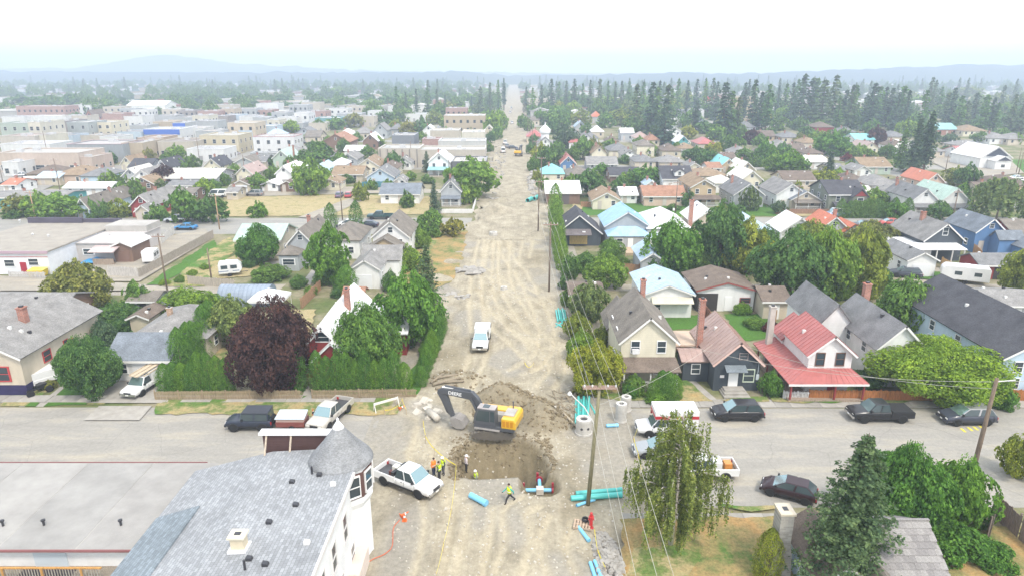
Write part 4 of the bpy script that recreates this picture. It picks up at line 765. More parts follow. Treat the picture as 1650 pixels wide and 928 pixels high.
# left commercial yard
t = thing('workshop', 'white flat roofed workshop with red door and tan roof', 'building', at(41, 442)); t.location.z = 0; w = 8.6
MB().box(-w / 2 - 9, w / 2, 0, 22, 0, 3.7).build('wall', mat('stucco', (.76, .77, .8)), t); MB().box(-w / 2 - 9, w / 2 + .2, -.2, 22.2, 3.71, 3.95).build('roof', mat('tar', (.34, .31, .265)), t); MB().box(-w / 2 - 9, w / 2 + .3, -.34, -.21, 3.55, 4.0).build('fascia', mat('gloss', (.42, .3, .36)), t); MB().box(-w / 2 - 9, w / 2, -.06, -.005, 2.9, 3.0).build('stripe', mat('gloss', (.4, .12, .12)), t)
window(t, -2.2, 0, 1.3, 1.8, 1.2); window(t, 1.8, 0, 1.5, 1.8, 1.2); door(t, 0, 0, 0, 1, 2.05, (.38, .02, .04))
o = MB().box(w / 2 + .01, w / 2 + 8, 7.5, 21, 0, 3.3).box(w / 2 + .21, w / 2 + 8.2, 7.3, 21.2, 3.31, 3.5).build('annex', mat('stucco', (.50, .47, .45)), t); MB().box(w / 2 + .4, w / 2 + 8.1, 16, 21.1, 3.51, 4.6).build('raised_roof', mat('tar', (.42, .40, .37)), t); window(t, w / 2 + 2, 7.5, 1.3, 2.0, 1.1); MB().slab((w / 2 + 3.6, 4.6, 2.5), (w / 2 + 8, 4.6, 2.5), (w / 2 + 8, 7.25, 3.1), (w / 2 + 3.6, 7.25, 3.1), .12).build('porch_roof', mat('metal', (.55, .44, .42)), t)
MB().box(w / 2 + 4, w / 2 + 7.6, 5, 5.2, 0, 1.2).build('railing', mat('wood', (.33, .26, .2)), t)
for q in ((32, 358), (53, 380), (78, 382)): s = at(*q, 3.9) - Vector(t.location); MB().lathe([(.12, 0), (.12, .4), (.25, .42), (.05, .6)], 10, (s.x, s.y, 3.8)).build('roof_vent', mat('gloss', (.6, .6, .6)), t)
mb = MB(); mb.box(-w / 2 - 9, -w / 2 + 1.5, 21.2, 21.6, 3.96, 5.0); mb.box(-w / 2 + 1.5, w / 2 + .2, 21.6, 22.1, 3.96, 4.7); mb.build('parapet', mat('stucco', (.10, .09, .12)), t)
h = house(195, 390, 3.8, 30, 6, 3.1, 'G', 'wh', 'bb', 'metal yard shed with white roof and brown end wall', 'shed', 'shed', win=0); door(h, 0, 0, 0, 2.2, 2.2, (.2, .12, .09)); h = house(188, 381, 3.2, 50, 4, 2.6, 'E', 'lg', 'sg', 'pale storage shed in the fenced work yard', 'shed', 'shed', win=0); door(h, 0, 0, 0, 1.2, 2)
# ------------------------------------------------------------------ the town, right of the road
# px, py of ridge (front apex for G), ridge height, width in px, depth, eave height, shape, roof, wall
h = house(905, 292, 6.0, 54, 14, 3.6, 'E', 'wh', 'bb', 'barn like shop with huge white roof and dark front beside the road', 'shop', 'building', win=0); door(h, 0, 0, 0, 3, 2.6, (.12, .1, .1), name='garage_door')
for a in ((978, 311, 5.2, 44, 10, 3.0, 'G', 'tn', 'cr', 'cream cottage with tan roof, porch window and green front lawn', dict(chim=[(.35, .5, 5.9)])), (1066, 300, 5.4, 66, 9, 3.2, 'E', 'ru', 'pk', 'long peach bungalow with rust roof and small gabled entry', dict(chim=[(-.35, .5, 6.2)])),
          (1135, 290, 8.2, 40, 13, 6.0, 'G', 'tn', 'tn', 'two storey tan house with brown porch roof', dict(porch=(2.2, 3.4, 2.6, 'br', 1.1, .15))), (1209, 296, 7.4, 48, 12, 4.0, 'G', 'gy', 'gy', 'grey house with grey roof and small tree in front', dict(chim=[(-.5, .7, 8.2)])),
          (1277, 297, 7.6, 46, 12, 4.6, 'G', 'lg', 'wh', 'tall white house with pale roof beside the beige bungalow', {}), (1300, 309, 5.6, 46, 12, 3.2, 'G', 'sl', 'be', 'beige bungalow with bluish roof and long porch windows', dict(porch=(2.0, 3.2, 2.6, 'gb', .9, 0))),
          (1494, 305, 7.4, 36, 12, 4.6, 'G', 'gy', 'wh', 'white house with dark grey roof beside the green roofed house', dict(porch=(1.8, 3.2, 2.5, 'gy', 1.1, 0), chim=[(-.4, .9, 8.0)])), (1543, 304, 7.6, 40, 13, 4.4, 'G', 'gn', 'wh', 'white house with pale green roof and front porch', dict(porch=(2.0, 3.2, 2.4, 'gy', 1.2, .1))),
          (1509, 280, 6.4, 30, 12, 3.6, 'G', 'or', 'pk', 'house with broad orange roof behind the white houses', {}), (1609, 237, 9.2, 50, 16, 4.6, 'G', 'wh', 'wh', 'white hall with black front gables and pale blue rear roof', dict(win=0)),
          (945, 216, 6.5, 20, 9, 3.5, 'G', 'lg', 'wh', None, {}), (1213, 276, 6.6, 34, 12, 3.6, 'G', 'pw', 'cr', None, {}), (1088, 205, 8.5, 20, 10, 6, 'G', 'wh', 'wh', None, {}), (1102, 220, 7, 20, 10, 3.8, 'G', 'wh', 'tl', 'dark teal house with white sloping roof left of the red roof', {}),
          (1175, 256, 6, 24, 12, 3.2, 'G', 'tq', 'tn', 'tan house with pale turquoise gabled roof', {}), (1205, 262, 6, 26, 12, 3.2, 'G', 'pw', 'be', None, {}), (916, 252, 6.5, 24, 10, 3.6, 'G', 'rd', 'bl', 'blue gabled house with red roof behind the turquoise roof', {}),
          (966, 236, 7.5, 24, 12, 4.4, 'G', 'tn', 'cr', None, {}), (936, 196, 8, 18, 10, 4.5, 'G', 'wb', 'gy', None, {}), (1134, 194, 8, 20, 10, 4, 'G', 'sl', 'gy', None, {}), (1405, 230, 6, 24, 12, 3.4, 'G', 'pk', 'cr', None, {}), (1415, 258, 0, 0, 0, 0, '', '', '', None, None)):
    if a[10] is None: continue
    h = house(*a[:9], label=a[9], **a[10])
h = house(1351, 291, 8.6, 58, 11, 5.6, 'E', 'dk', 'ol', 'olive grey two storey house with charcoal roof and red gable', win=1); w = h['w']; wing(h, w * .28, -1.6, w * .42, 3, 5.2, 7.2, 'G', 'dk', 'ol', 'front_wing', [(0, 3.4, 1.5, 1.5)]); MB().prism([(w * .28 - w * .17, 4.28), (w * .28 + w * .17, 4.28), (w * .28, 5.55)], -1.72, -1.61, 'y').build('gable_panel', mat('siding', (.3, .06, .06)), h); MB().slab((-w * .4, -2.2, 2.1), (w * .06, -2.2, 2.1), (w * .06, -.01, 2.7), (-w * .4, -.01, 2.7), .14).build('porch_roof', mat('shingle', (.1, .1, .11)), h)
hall = [o for o in THINGS if o['label'].startswith('white hall')][0]; w = hall['w']; MB().prism([(-w * .36, 4.2), (w * .36, 4.2), (0, 6.9)], -.5, -.42, 'y').build('gable_panel', mat('siding', (.06, .07, .09)), hall); wing(hall, 0, -4, w * .5, 4, 3.8, 5.6, 'G', 'wh', 'wh', 'entrance_wing', [(0, 1, 1.6, 1.4)]); MB().prism([(-w * .2, 3.12), (w * .2, 3.12), (0, 4.35)], -4.45, -4.36, 'y').build('gable_panel', mat('siding', (.06, .07, .09)), hall)
for a in ((890, 266, 5.6, 34, 11, 3.0, 'H', 'tq', 'cr', 'house with bright turquoise hipped roof beside the dirt road'), (930, 269, 5.2, 36, 11, 2.8, 'H', 'gb', 'cr'), (968, 253, 5.2, 48, 10, 2.9, 'E', 'lg', 'gy', 'long grey bungalow with pale roof and front gable'), (1004, 270, 5, 48, 10, 2.8, 'E', 'dk', 'bb', 'dark bungalow with charcoal roof behind the peach bungalow'),
          (1086, 268, 7.6, 48, 12, 4.2, 'E', 'dk', 'wh', 'white house with charcoal roof and white dormer'), (1138, 271, 5, 52, 12, 3, 'H', 'tn', 'be'), (1164, 284, 5, 34, 9, 3.2, 'H', 'pw', 'wh'), (1412, 283, 5.6, 52, 12, 3.2, 'H', 'lg', 'be'), (1279, 276, 5.4, 50, 10, 3, 'E', 'br', 'be'), (1370, 280, 5, 32, 10, 3, 'H', 'br', 'tn'),
          (1400, 254, 6, 46, 12, 3.2, 'E', 'tn', 'sg', 'sage house with long tan roof by the big spruce'), (1557, 236, 5.4, 44, 12, 3, 'E', 'rd', 'wh', 'white house with dark red roof beside the white hall'), (1510, 199, 7, 44, 14, 3.6, 'E', 'tl', 'bk', 'brick house with broad teal roof at the conifers'), (1557, 226, 5.4, 46, 12, 3, 'H', 'lg', 'be'), (1559, 202, 6.4, 38, 14, 3.2, 'H', 'tn', 'cr'),
          (1385, 216, 6, 30, 12, 3.4, 'E', 'tq', 'wh', 'white house with pale turquoise roof right of the dark red tree'), (1322, 197, 8, 30, 12, 5, 'H', 'br', 'rd', 'bright red building with brown roof before the conifers'), (1255, 226, 6.4, 32, 12, 3.4, 'H', 'lg', 'be'), (1305, 239, 5, 28, 10, 3, 'H', 'br', 'tn'), (1306, 251, 4.6, 34, 14, 3, 'E', 'pw', 'wh'), (1134, 222, 6, 28, 12, 3.2, 'H', 'rd', 'be', 'house with bright red hipped roof among green trees'),
          (1037, 226, 7.4, 28, 11, 5.2, 'H', 'gb', 'cr'), (1078, 232, 6.2, 30, 11, 3.4, 'H', 'br', 'be'), (1104, 231, 5.2, 26, 10, 3, 'H', 'tn', 'wh'), (1036, 250, 5.2, 34, 11, 3, 'H', 'gy', 'be'), (1079, 251, 5.2, 42, 11, 3, 'H', 'lg', 'be'), (1201, 196, 8, 24, 12, 4.4, 'H', 'gy', 'gy'), (861, 209, 7, 25, 12, 3.4, 'H', 'rd', 'be', 'small house with faded red hipped roof by the white domed church'), (996, 231, 6, 36, 12, 3, 'H', 'gy', 'cr'),
          (962, 203, 7, 19, 9, 3.6, 'H', 'wh', 'be'), (1009, 207, 7, 20, 9, 4.6, 'E', 'wh', 'gy'), (960, 180, 9, 16, 9, 5, 'H', 'or', 'gy'), (952, 214, 6, 22, 9, 3.2, 'H', 'gy', 'wh'), (860, 187, 7, 18, 10, 4, 'H', 'gb', 'be'), (1615, 283, 5.6, 60, 12, 3.2, 'H', 'br', 'tn', 'brown roofed house left of the parked white cars'), (1590, 294, 5, 50, 10, 3, 'E', 'br', 'be', 'low beige garage with brown roof behind the weeping willow'),
          (1190, 236, 6, 28, 10, 3.4, 'H', 'lg', 'wh'), (1225, 238, 6, 24, 10, 3.2, 'H', 'gb', 'be'), (1345, 228, 6, 30, 10, 3.2, 'H', 'br', 'be'), (1270, 213, 6, 32, 12, 3.4, 'H', 'gy', 'be'), (1230, 211, 6, 28, 10, 3.2, 'E', 'br', 'tn'), (1438, 212, 6, 30, 12, 3.4, 'H', 'gy', 'be'), (1440, 226, 6, 26, 10, 3.4, 'H', 'br', 'wh'), (1632, 215, 6, 40, 12, 3.2, 'H', 'lg', 'be'), (1600, 214, 6, 34, 12, 3.2, 'H', 'lg', 'wh'), (1470, 230, 6, 34, 12, 3.2, 'G', 'pw', 'wh'),
          (1500, 236, 5, 24, 10, 3, 'H', 'lg', 'be'), (1168, 246, 5, 24, 9, 3, 'E', 'br', 'be'), (1147, 262, 4.4, 22, 8, 2.8, 'E', 'ru', 'wh'), (1120, 263, 4.4, 20, 8, 2.8, 'G', 'lg', 'cr'), (1015, 243, 5, 24, 9, 3, 'G', 'lg', 'wh'), (985, 219, 6, 20, 9, 3.2, 'H', 'br', 'be'), (1032, 213, 6.4, 24, 10, 3.4, 'H', 'pk', 'wh'), (1050, 217, 6, 20, 9, 3.2, 'H', 'ru', 'be'), (935, 232, 5.4, 20, 9, 3, 'G', 'gy', 'wh'), (925, 221, 6, 18, 9, 3.4, 'H', 'rd', 'wh'),
          (1360, 205, 6, 26, 10, 3.2, 'H', 'gy', 'be'), (1300, 222, 5.4, 26, 10, 3, 'H', 'tn', 'be'), (1280, 232, 5, 24, 9, 3, 'E', 'br', 'be'), (1392, 268, 4.6, 26, 8, 2.8, 'G', 'lg', 'wh'), (1340, 264, 5, 24, 9, 3, 'E', 'gy', 'be'), (1450, 290, 4.4, 26, 8, 2.8, 'H', 'gb', 'be'), (1437, 300, 4.6, 30, 9, 3, 'H', 'lg', 'gy'), (1385, 300, 4.2, 22, 7, 2.8, 'E', 'pw', 'wh'), (1010, 302, 4.4, 26, 8, 2.8, 'E', 'wh', 'wh'), (950, 290, 4.0, 20, 7, 2.6, 'G', 'lg', 'wh'), (1050, 292, 4, 18, 7, 2.6, 'G', 'wb', 'wh')):
    house(*a[:9], label=a[9] if len(a) > 9 else None, **(dict(dormer=(.1, 2.6, 5.0, 1.4, 'dk')) if a[0] == 1086 else {}))
# little church with a white dome
h = house(879, 222, 8, 26, 13, 4.4, 'G', 'lg', 'wh', 'white church with small white onion dome beside the road', 'church', 'church')
MB().lathe([(1.7, 5.0), (1.7, 7.2), (2.3, 8.0), (2.3, 9.0), (1.2, 10.2), (.25, 11.0), (.08, 12.2), (.02, 12.3)], 14, (0, 5, 0)).build('dome', mat('gloss', (.82, .82, .82)), h)
# bigger blocks on the right
shop(866, 160, 10, 34, 14, 'be', 'beige three storey apartment block right of the road far off', floors=3, name='apartment_block'); shop(1198, 157, 15, 36, 18, 'tn', 'tan hotel block with arched parapet among the conifers', floors=4, name='hotel'); 
t = shop(1146, 165, 9, 16, 14, 'wh', 'white motel with a red roof sign among trees', floors=2, name='motel'); MB().box(-2.5, 3.5, 3, 3.3, 9.5, 13).build('roof_sign', mat('gloss', (.62, .12, .12)), t)
shop(1088, 192, 5, 22, 10, 'wh', None, (.75, .75, .75)); shop(1125, 178, 6, 20, 14, 'wh', None, (.7, .7, .7)); shop(1100, 178, 5, 18, 10, 'wh', None, (.75, .75, .75)); shop(1130, 172, 6, 16, 12, 'tn', None)
# ------------------------------------------------------------------ the town, left of the road
for a in ((709 + 17, 291, 8.0, 32, 10, 4.8, 'G', 'gy', 'gy', 'tall grey house with striped awning behind a white wall', dict(porch=(1.8, 3.3, 2.7, 'sl', .9, 0))), (707, 247, 9.0, 34, 13, 5.6, 'G', 'wh', 'wh', 'tall white house with white gable and turquoise lean-to', dict(porch=(3, 3.6, 2.8, 'tl', 1, 0), chim=[(-.1, .2, 10)])),
          (452, 243, 7.4, 28, 12, 4.2, 'G', 'gn', 'sg', 'sage green gabled house with steep roof', dict(chim=[(1.1, .3, 9)])), (392, 268, 6.4, 26, 12, 3.6, 'G', 'pk', 'cr', 'cream gabled house with pinkish roof behind the garage', {}), (456, 268, 8, 26, 12, 5.4, 'G', 'wh', 'wh', 'narrow white two storey house beside a big round tree', dict(porch=(2, 3.2, 2.6, 'lg', 1, 0))),
          (515, 265, 6, 30, 10, 3.4, 'G', 'wb', 'gy', 'pale gabled house behind the big round tree', {}), (527, 288, 4.4, 36, 8, 2.8, 'G', 'tn', 'cr', 'cream carport with tan roof on the gravel alley', {}), (462, 292, 4.0, 22, 7, 2.8, 'G', 'br', 'bb', 'brown shed with white double doors on the gravel alley', {}), (434, 293, 3.6, 26, 7, 2.6, 'G', 'wh', 'wh', 'white shed with pale roof beside a parked car', {}),
          (592, 256, 6.4, 36, 12, 3.4, 'G', 'tn', 'cr', 'house with bright tan gabled roof', {}), (612, 272, 6.4, 44, 11, 3.4, 'G', 'gy', 'lb', 'pale blue bungalow with grey roof behind the teal fence', {}), (259, 258, 6.4, 18, 12, 3.4, 'G', 'dk', 'wh', 'white gabled house with charcoal roof beside the purple plum tree', {}), (340, 256, 6.2, 26, 10, 3.2, 'G', 'dk', 'cr', None, {}),
          (227, 274, 6, 34, 11, 3.2, 'G', 'lg', 'wh', 'white gabled house with light grey roof left of the purple plum tree', {}), (228, 286, 5, 36, 9, 2.8, 'G', 'tn', 'bb', 'brown house with tan roof in front of the white gable', {}), (225, 315, 6.4, 34, 14, 3.6, 'G', 'lg', 'rd', 'dark red barn house with pale grey roof by the hedge', {}), (387, 291, 4.4, 32, 8, 2.8, 'G', 'br', 'be', 'beige garage with brown roof and wide panelled door', dict(garage=1)),
          (130, 320, 6.0, 20, 20, 3.4, 'G', 'gb', 'lb', 'pale blue gabled house with long grey brown roof behind the hedge', dict(chim=[(.1, .55, 6.8)])), (208, 272, 6, 26, 11, 3.4, 'G', 'pw', 'gy', None, {}), (202, 253, 6, 18, 10, 3.2, 'G', 'tn', 'cr', None, {}), (393, 254, 5.4, 34, 10, 3.2, 'G', 'gb', 'gy', None, {}), (540, 217, 8.5, 44, 16, 4.6, 'G', 'ru', 'bb', 'large brown hall with rust coloured gable roof', {}),
          (489, 207, 7, 30, 11, 3.8, 'G', 'gy', 'gy', None, {}), (596, 217, 8, 24, 12, 4.6, 'G', 'wh', 'bb', 'brown house with steep white metal roof', {}), (560, 248, 5.6, 28, 11, 3.2, 'G', 'lg', 'gy', None, {}), (612, 200, 9, 22, 12, 5, 'G', 'lg', 'gy', None, {}), (650, 253, 5.6, 24, 10, 3.2, 'G', 'lg', 'wh', None, {}), (643, 286, 4.0, 18, 6, 2.6, 'G', 'lg', 'wh', None, {}), (228, 331, 4.2, 22, 5, 2.8, 'G', 'lg', 'be', 'small beige shed leaning on the dark red barn', {}), (485, 208, 0, 0, 0, 0, '', '', '', None, None)):
    if a[10] is not None: house(*a[:9], label=a[9], **a[10])
for a in ((648, 296, 5.6, 62, 9, 3.2, 'E', 'sl', 'wh', 'white bungalow with wide slate blue roof beside a young conifer'), (565, 268, 5.4, 48, 10, 3.2, 'E', 'tn', 'be'), (322, 272, 5.6, 84, 14, 3.4, 'E', 'pw', 'gy', 'big grey house with very broad pale roof'), (307, 303, 3.8, 28, 8, 2.6, 'E', 'gb', 'bb'), (235, 256, 6, 34, 10, 3.2, 'E', 'dk', 'gy'), (83, 267, 5.6, 46, 11, 3.2, 'H', 'br', 'tn'), (130, 268, 5.8, 48, 12, 3.4, 'H', 'tn', 'pk', 'peach house with big tan hipped roof'),
          (165, 271, 5.4, 40, 11, 3.2, 'H', 'gy', 'lb'), (90, 277, 4.4, 36, 8, 3, 'E', 'wb', 'be'), (150, 294, 4.4, 74, 6, 3.2, 'E', 'wh', 'wh', 'long white trailer home with white roof'), (60, 309, 4.2, 120, 10, 3.4, 'E', 'lg', 'tl', 'long low building with pale roof and teal walls'), (574, 235, 5, 30, 10, 3.2, 'E', 'wh', 'wh'), (630, 260, 5.4, 28, 10, 3.2, 'H', 'br', 'cr'), (508, 211, 6.4, 24, 11, 3.4, 'E', 'gb', 'be'), (560, 208, 6.6, 24, 10, 3.6, 'H', 'wh', 'gy'), (585, 205, 7, 26, 10, 3.6, 'H', 'lg', 'be'),
          (520, 240, 5.4, 30, 12, 3.2, 'H', 'br', 'gy'), (445, 208, 6.8, 26, 12, 3.4, 'H', 'wb', 'wh'), (470, 236, 5, 22, 10, 3, 'H', 'lg', 'be'), (420, 250, 5, 30, 10, 3, 'E', 'gy', 'be'), (480, 262, 5, 20, 8, 3, 'H', 'wh', 'wh'), (548, 256, 5, 24, 9, 3, 'H', 'wh', 'wh'), (690, 203, 7, 18, 10, 4, 'G', 'wh', 'wh'), (703, 207, 7, 16, 10, 4, 'G', 'sl', 'gy'), (788, 203, 7, 16, 10, 4, 'G', 'pw', 'be'), (640, 200, 7, 20, 10, 3.8, 'H', 'gy', 'gy'), (380, 302, 3.6, 18, 6, 2.6, 'E', 'lg', 'be'), (300, 291, 3.8, 40, 8, 2.8, 'E', 'gy', 'dk'), (30, 288, 4.4, 22, 8, 3, 'E', 'or', 'wh')):
    house(*a[:9], label=a[9] if len(a) > 9 else None)
t = shop(642, 240, 6.5, 66, 14, 'be', 'long beige warehouse wing with dark pilasters', (.55, .54, .5), winw=.5); 
for i in range(6): link('pilaster', unit('box', mat('stucco', (.25, .23, .2)), 'pilaster'), t, (-t['w'] * .45 + i * t['w'] * .18, -.15, 0), 0, (.35, .3, 6.3))
t = shop(727, 242, 6, 108, 13, 'be', 'long beige warehouse wing next to the road', (.6, .6, .57)); shop(744, 228, 6, 76, 12, 'lb', None, (.62, .62, .6), col=(.6, .6, .58)); shop(649, 219, 6.5, 36, 14, 'gy', None, (.5, .48, .45), col=(.15, .17, .2)); shop(762, 214, 8, 36, 14, 'cr', 'cream windowless block beside the road', (.7, .69, .65)); shop(716, 211, 6, 46, 14, 'be', None, (.72, .72, .7)); shop(748, 187, 9, 66, 16, 'tn', 'long tan school with two floors and pale roof', (.72, .75, .76), floors=2, name='school'); shop(755, 261, 4.2, 56, 14, 'gy', 'low flat roofed shop with dark front beside the road', (.66, .63, .57), col=(.08, .08, .09)); shop(695, 225, 5, 30, 9, 'bk', None, (.5, .4, .38)); shop(672, 184, 5, 40, 12, 'wh', None, (.6, .65, .65)); shop(765, 186, 6, 24, 10, 'wh', None, (.75, .75, .75)); shop(735, 175, 9, 34, 14, 'bk', None, (.5, .48, .46), floors=2); shop(640, 172, 6, 30, 12, 'wh', None); 
# downtown
BK = dict(name='commercial_building')
t = shop(440, 221, 7, 66, 12, 'wh', 'white two storey motel with red roof edge', (.62, .6, .56), floors=2, trim=(.35, .1, .1), name='motel'); t = shop(436, 247, 3.4, 66, 5, 'gy', 'low grey front of the motel with flat roof', (.6, .58, .54))
shop(352, 219, 7.5, 62, 15, 'cr', 'cream apartment block with small square windows', (.56, .54, .48), floors=2, name='apartment_block', col=(.62, .53, .33)); shop(388, 199, 8, 44, 15, 'cr', 'tan apartment block with balconies behind the cream one', (.6, .57, .5), floors=2, name='apartment_block', col=(.62, .50, .34)); shop(330, 241, 4.6, 60, 12, 'wh', 'low white building with grey roof and big side wall', (.5, .5, .5)); shop(282, 229, 6, 58, 16, 'be', 'hall with grey brown roof and pale canopy', (.34, .3, .27)); shop(240, 223, 6.5, 38, 14, 'tn', 'tan brick store with flat roof', (.5, .42, .36), col=(.48, .32, .2))
t = shop(260, 209, 6, 58, 14, 'wh', 'strip of shops with a long bright blue fascia', (.6, .62, .64)); MB().box(-t['w'] / 2, t['w'] / 2, -.3, -.02, 3.6, 5.9).build('blue_fascia', mat('gloss', (.06, .14, .48)), t); t = shop(288, 199, 6.5, 20, 12, 'gy', 'shop with a square blue sign', (.55, .55, .55)); MB().box(-t['w'] / 2, t['w'] / 2, -.3, -.02, 2.6, 6.4).build('blue_fascia', mat('gloss', (.06, .14, .5)), t)
shop(263, 197, 6.5, 34, 14, 'tn', None, (.55, .48, .4)); shop(206, 188, 6.5, 46, 14, 'wh', 'wide store with dark fascia and white wall', (.26, .24, .24)); shop(152, 233, 6.5, 90, 16, 'gy', 'grey depot with three big white doors', (.55, .52, .5), trim=(.45, .3, .3), winw=3.4, col=(.3, .33, .35)); shop(212, 231, 6.5, 34, 16, 'tn', None, (.55, .5, .45)); shop(60, 247, 6.5, 130, 15, 'pk', 'long pinkish tan store with green shop windows', (.56, .54, .5), winw=3.4, col=(.6, .47, .37)); shop(122, 254, 5, 50, 12, 'pk', 'low peach building with small dark windows', (.56, .54, .5)); shop(40, 233, 6, 80, 14, 'wh', 'low white block behind the pinkish store', (.62, .6, .6)); shop(27, 220, 7.5, 56, 14, 'be', 'long block with rows of arched windows', (.5, .4, .36), col=(.56, .5, .42)); shop(63, 219, 7.5, 20, 14, 'cr', None, (.5, .4, .36))
shop(22, 199, 11, 46, 15, 'sg', 'pale green three storey block at the left edge', (.5, .5, .48), floors=3); shop(54, 198, 11.5, 20, 16, 'cr', 'cream end block with a tall dark chimney stripe', (.55, .55, .5), floors=3); shop(87, 196, 10, 40, 16, 'db', 'dark brick block with parapet', (.4, .38, .36), floors=3); shop(124, 198, 10, 34, 15, 'gy', 'grey green block with two window rows', (.55, .54, .5), floors=3, col=(.36, .4, .38)); shop(160, 198, 9.5, 36, 15, 'cr', 'cream block with tall upper windows', (.5, .48, .44), floors=3, col=(.74, .66, .46)); shop(64, 172, 9, 78, 16, 'bk', 'long red brick school with green lawn', (.62, .6, .58), floors=2, name='school'); shop(180, 184, 8, 32, 14, 'bk', None, (.5, .4, .36)); h = house(142, 178, 11, 14, 14, 6, 'G', 'br', 'bk', 'red brick church gable downtown', 'church', 'church'); h = house(245, 163, 11, 62, 22, 7, 'E', 'wh', 'wh', 'big arena with white roof', 'arena', 'building', win=0); door(h, 0, 0, 0, 3, 3, (.5, .4, .36))
rg = random.Random(11)
for a in ((96, 219, 5.5, 40, 12, 'lb'), (140, 219, 5, 44, 12, 'be'), (175, 221, 5, 30, 12, 'wh'), (205, 213, 5, 44, 12, 'lb'), (310, 207, 5, 36, 12, 'wh'), (335, 212, 5, 40, 12, 'gy'), (222, 203, 5.5, 30, 12, 'gy'), (330, 196, 6, 40, 12, 'gy'), (300, 190, 6, 36, 12, 'gy'), (322, 187, 8, 26, 13, 'cr'), (265, 187, 6, 34, 12, 'gy'), (350, 188, 6, 34, 12, 'db'), (375, 186, 6, 26, 12, 'lb'), (400, 188, 6, 30, 12, 'wh'), (420, 190, 6, 26, 12, 'gy'), (440, 194, 7, 20, 12, 'cr'), (462, 190, 6, 30, 12, 'wh'), (470, 199, 5, 36, 12, 'gy'), (425, 204, 5, 36, 12, 'lb'), (335, 180, 8, 34, 14, 'bk'), (300, 179, 7, 26, 14, 'db'), (365, 178, 7, 30, 14, 'bk'), (395, 176, 8, 34, 14, 'gy'), (425, 178, 7, 26, 14, 'bk'), (450, 182, 7, 26, 14, 'gy'), (275, 177, 7, 30, 14, 'be'), (512, 180, 7, 24, 14, 'bk'), (485, 183, 8, 24, 14, 'wh'), (527, 191, 6, 40, 14, 'tl'), (562, 184, 7, 40, 14, 'gy'), (590, 188, 6, 24, 12, 'be'), (545, 176, 7, 30, 14, 'wh'), (575, 172, 7, 34, 14, 'be'), (603, 180, 7, 22, 14, 'wh'), (20, 189, 6, 36, 12, 'wh'), (75, 188, 6, 60, 12, 'wh'), (120, 187, 6, 40, 12, 'be'), (10, 206, 6, 20, 12, 'db'), (205, 176, 7, 26, 12, 'gy'), (225, 178, 7, 28, 12, 'wh'), (180, 173, 7, 30, 14, 'be'), (130, 170, 8, 30, 14, 'wh'), (355, 170, 8, 40, 14, 'be'), (430, 168, 8, 36, 14, 'wh'), (480, 170, 8, 30, 14, 'gy'), (500, 166, 8, 30, 14, 'be'), (15, 262, 4.5, 26, 9, 'wh'), (368, 176, 9, 18, 12, 'tn'), (510, 199, 5, 26, 10, 'be'), (395, 211, 4.5, 22, 10, 'lb')):
    shop(*a, roofc=rg.choice([(.6, .59, .57), (.45, .44, .43), (.74, .74, .73), (.36, .35, .36), (.52, .47, .42)]), floors=2 if a[2] > 6.5 else 1)
# ------------------------------------------------------------------ foliage
def leaf_quads(P, Nrm, size, rg, jitter=0.7):
    n = len(P); r = rg.normal(size=(n, 3)); d = Nrm + jitter * r; d /= np.linalg.norm(d, axis=1)[:, None] + 1e-9
    a = np.cross(d, rg.normal(size=(n, 3))); a /= np.linalg.norm(a, axis=1)[:, None] + 1e-9; b = np.cross(d, a)
    s = (size * rg.uniform(0.6, 1.35, n))[:, None]; el = rg.uniform(0.55, 0.9, n)[:, None]
    V = np.stack([P - a * s, P - b * s * el, P + a * s, P + b * s * el], 1).reshape(-1, 3)
    return V, np.arange(4 * n).reshape(n, 4)
def crown_np(seed, lobes, n, leaf, inner=0.35, droop=0.0, up=0.25):
    rg = np.random.RandomState(seed); P = []; Q = []
    w = np.array([l[3] ** 2 for l in lobes]); w = w / w.sum()
    for (cx, cy_, cz, r), k in zip(lobes, (w * n).astype(int)):
        # leaves gather in clumps on each lobe, leaving gaps between them
        nc = max(8, int(k / 26)); c = rg.normal(size=(nc, 3)); c /= np.linalg.norm(c, axis=1)[:, None]; ci = rg.randint(0, nc, k)
        d = c[ci] + rg.normal(size=(k, 3)) * 0.17; nr = np.linalg.norm(d, axis=1)[:, None]; d = d / nr
        rad = np.where(rg.uniform(size=k) < inner, rg.uniform(0.45, 0.85, k), rg.uniform(0.84, 1.0, k) + 0.14 * (rg.uniform(size=nc)[ci] - 0.4))
        p = np.array([cx, cy_, cz]) + d * (r * rad)[:, None]; p[:, 2] -= droop * rg.uniform(0, 1, k) * r
        P.append(p); Q.append(d + np.array([0, 0, up]))
    P = np.concatenate(P); Q = np.concatenate(Q); return leaf_quads(P, Q, leaf, rg)
def round_lobes(seed, m=11, spread=0.6, r0=0.5, flat=0.85):
    rg = random.Random(seed); L_ = [(0, 0, 0, 0.6), (0, 0, .38, .5)]
    for i in range(m):
        a = i * 2.4 + rg.uniform(-.5, .5); z = rg.uniform(-0.55, 0.75); q = spread * math.sqrt(max(0.1, 1 - (z / 1.0) ** 2)) * rg.uniform(0.8, 1.15)
        L_.append((q * math.cos(a), q * math.sin(a), z * flat * 0.75, r0 * rg.uniform(0.62, 1.0)))
    return L_
COLS = {'g': (0.19, 0.345, 0.085), 'd': (0.135, 0.265, 0.088), 'y': (0.29, 0.365, 0.075), 'o': (0.26, 0.30, 0.10), 'p': (0.095, 0.06, 0.075), 'b': (0.11, 0.185, 0.125), 'c': (0.15, 0.32, 0.07), 's': (0.135, 0.22, 0.125), 'w': (0.23, 0.32, 0.13), 'r': (0.19, 0.06, 0.065), 'l': (0.215, 0.375, 0.08)}
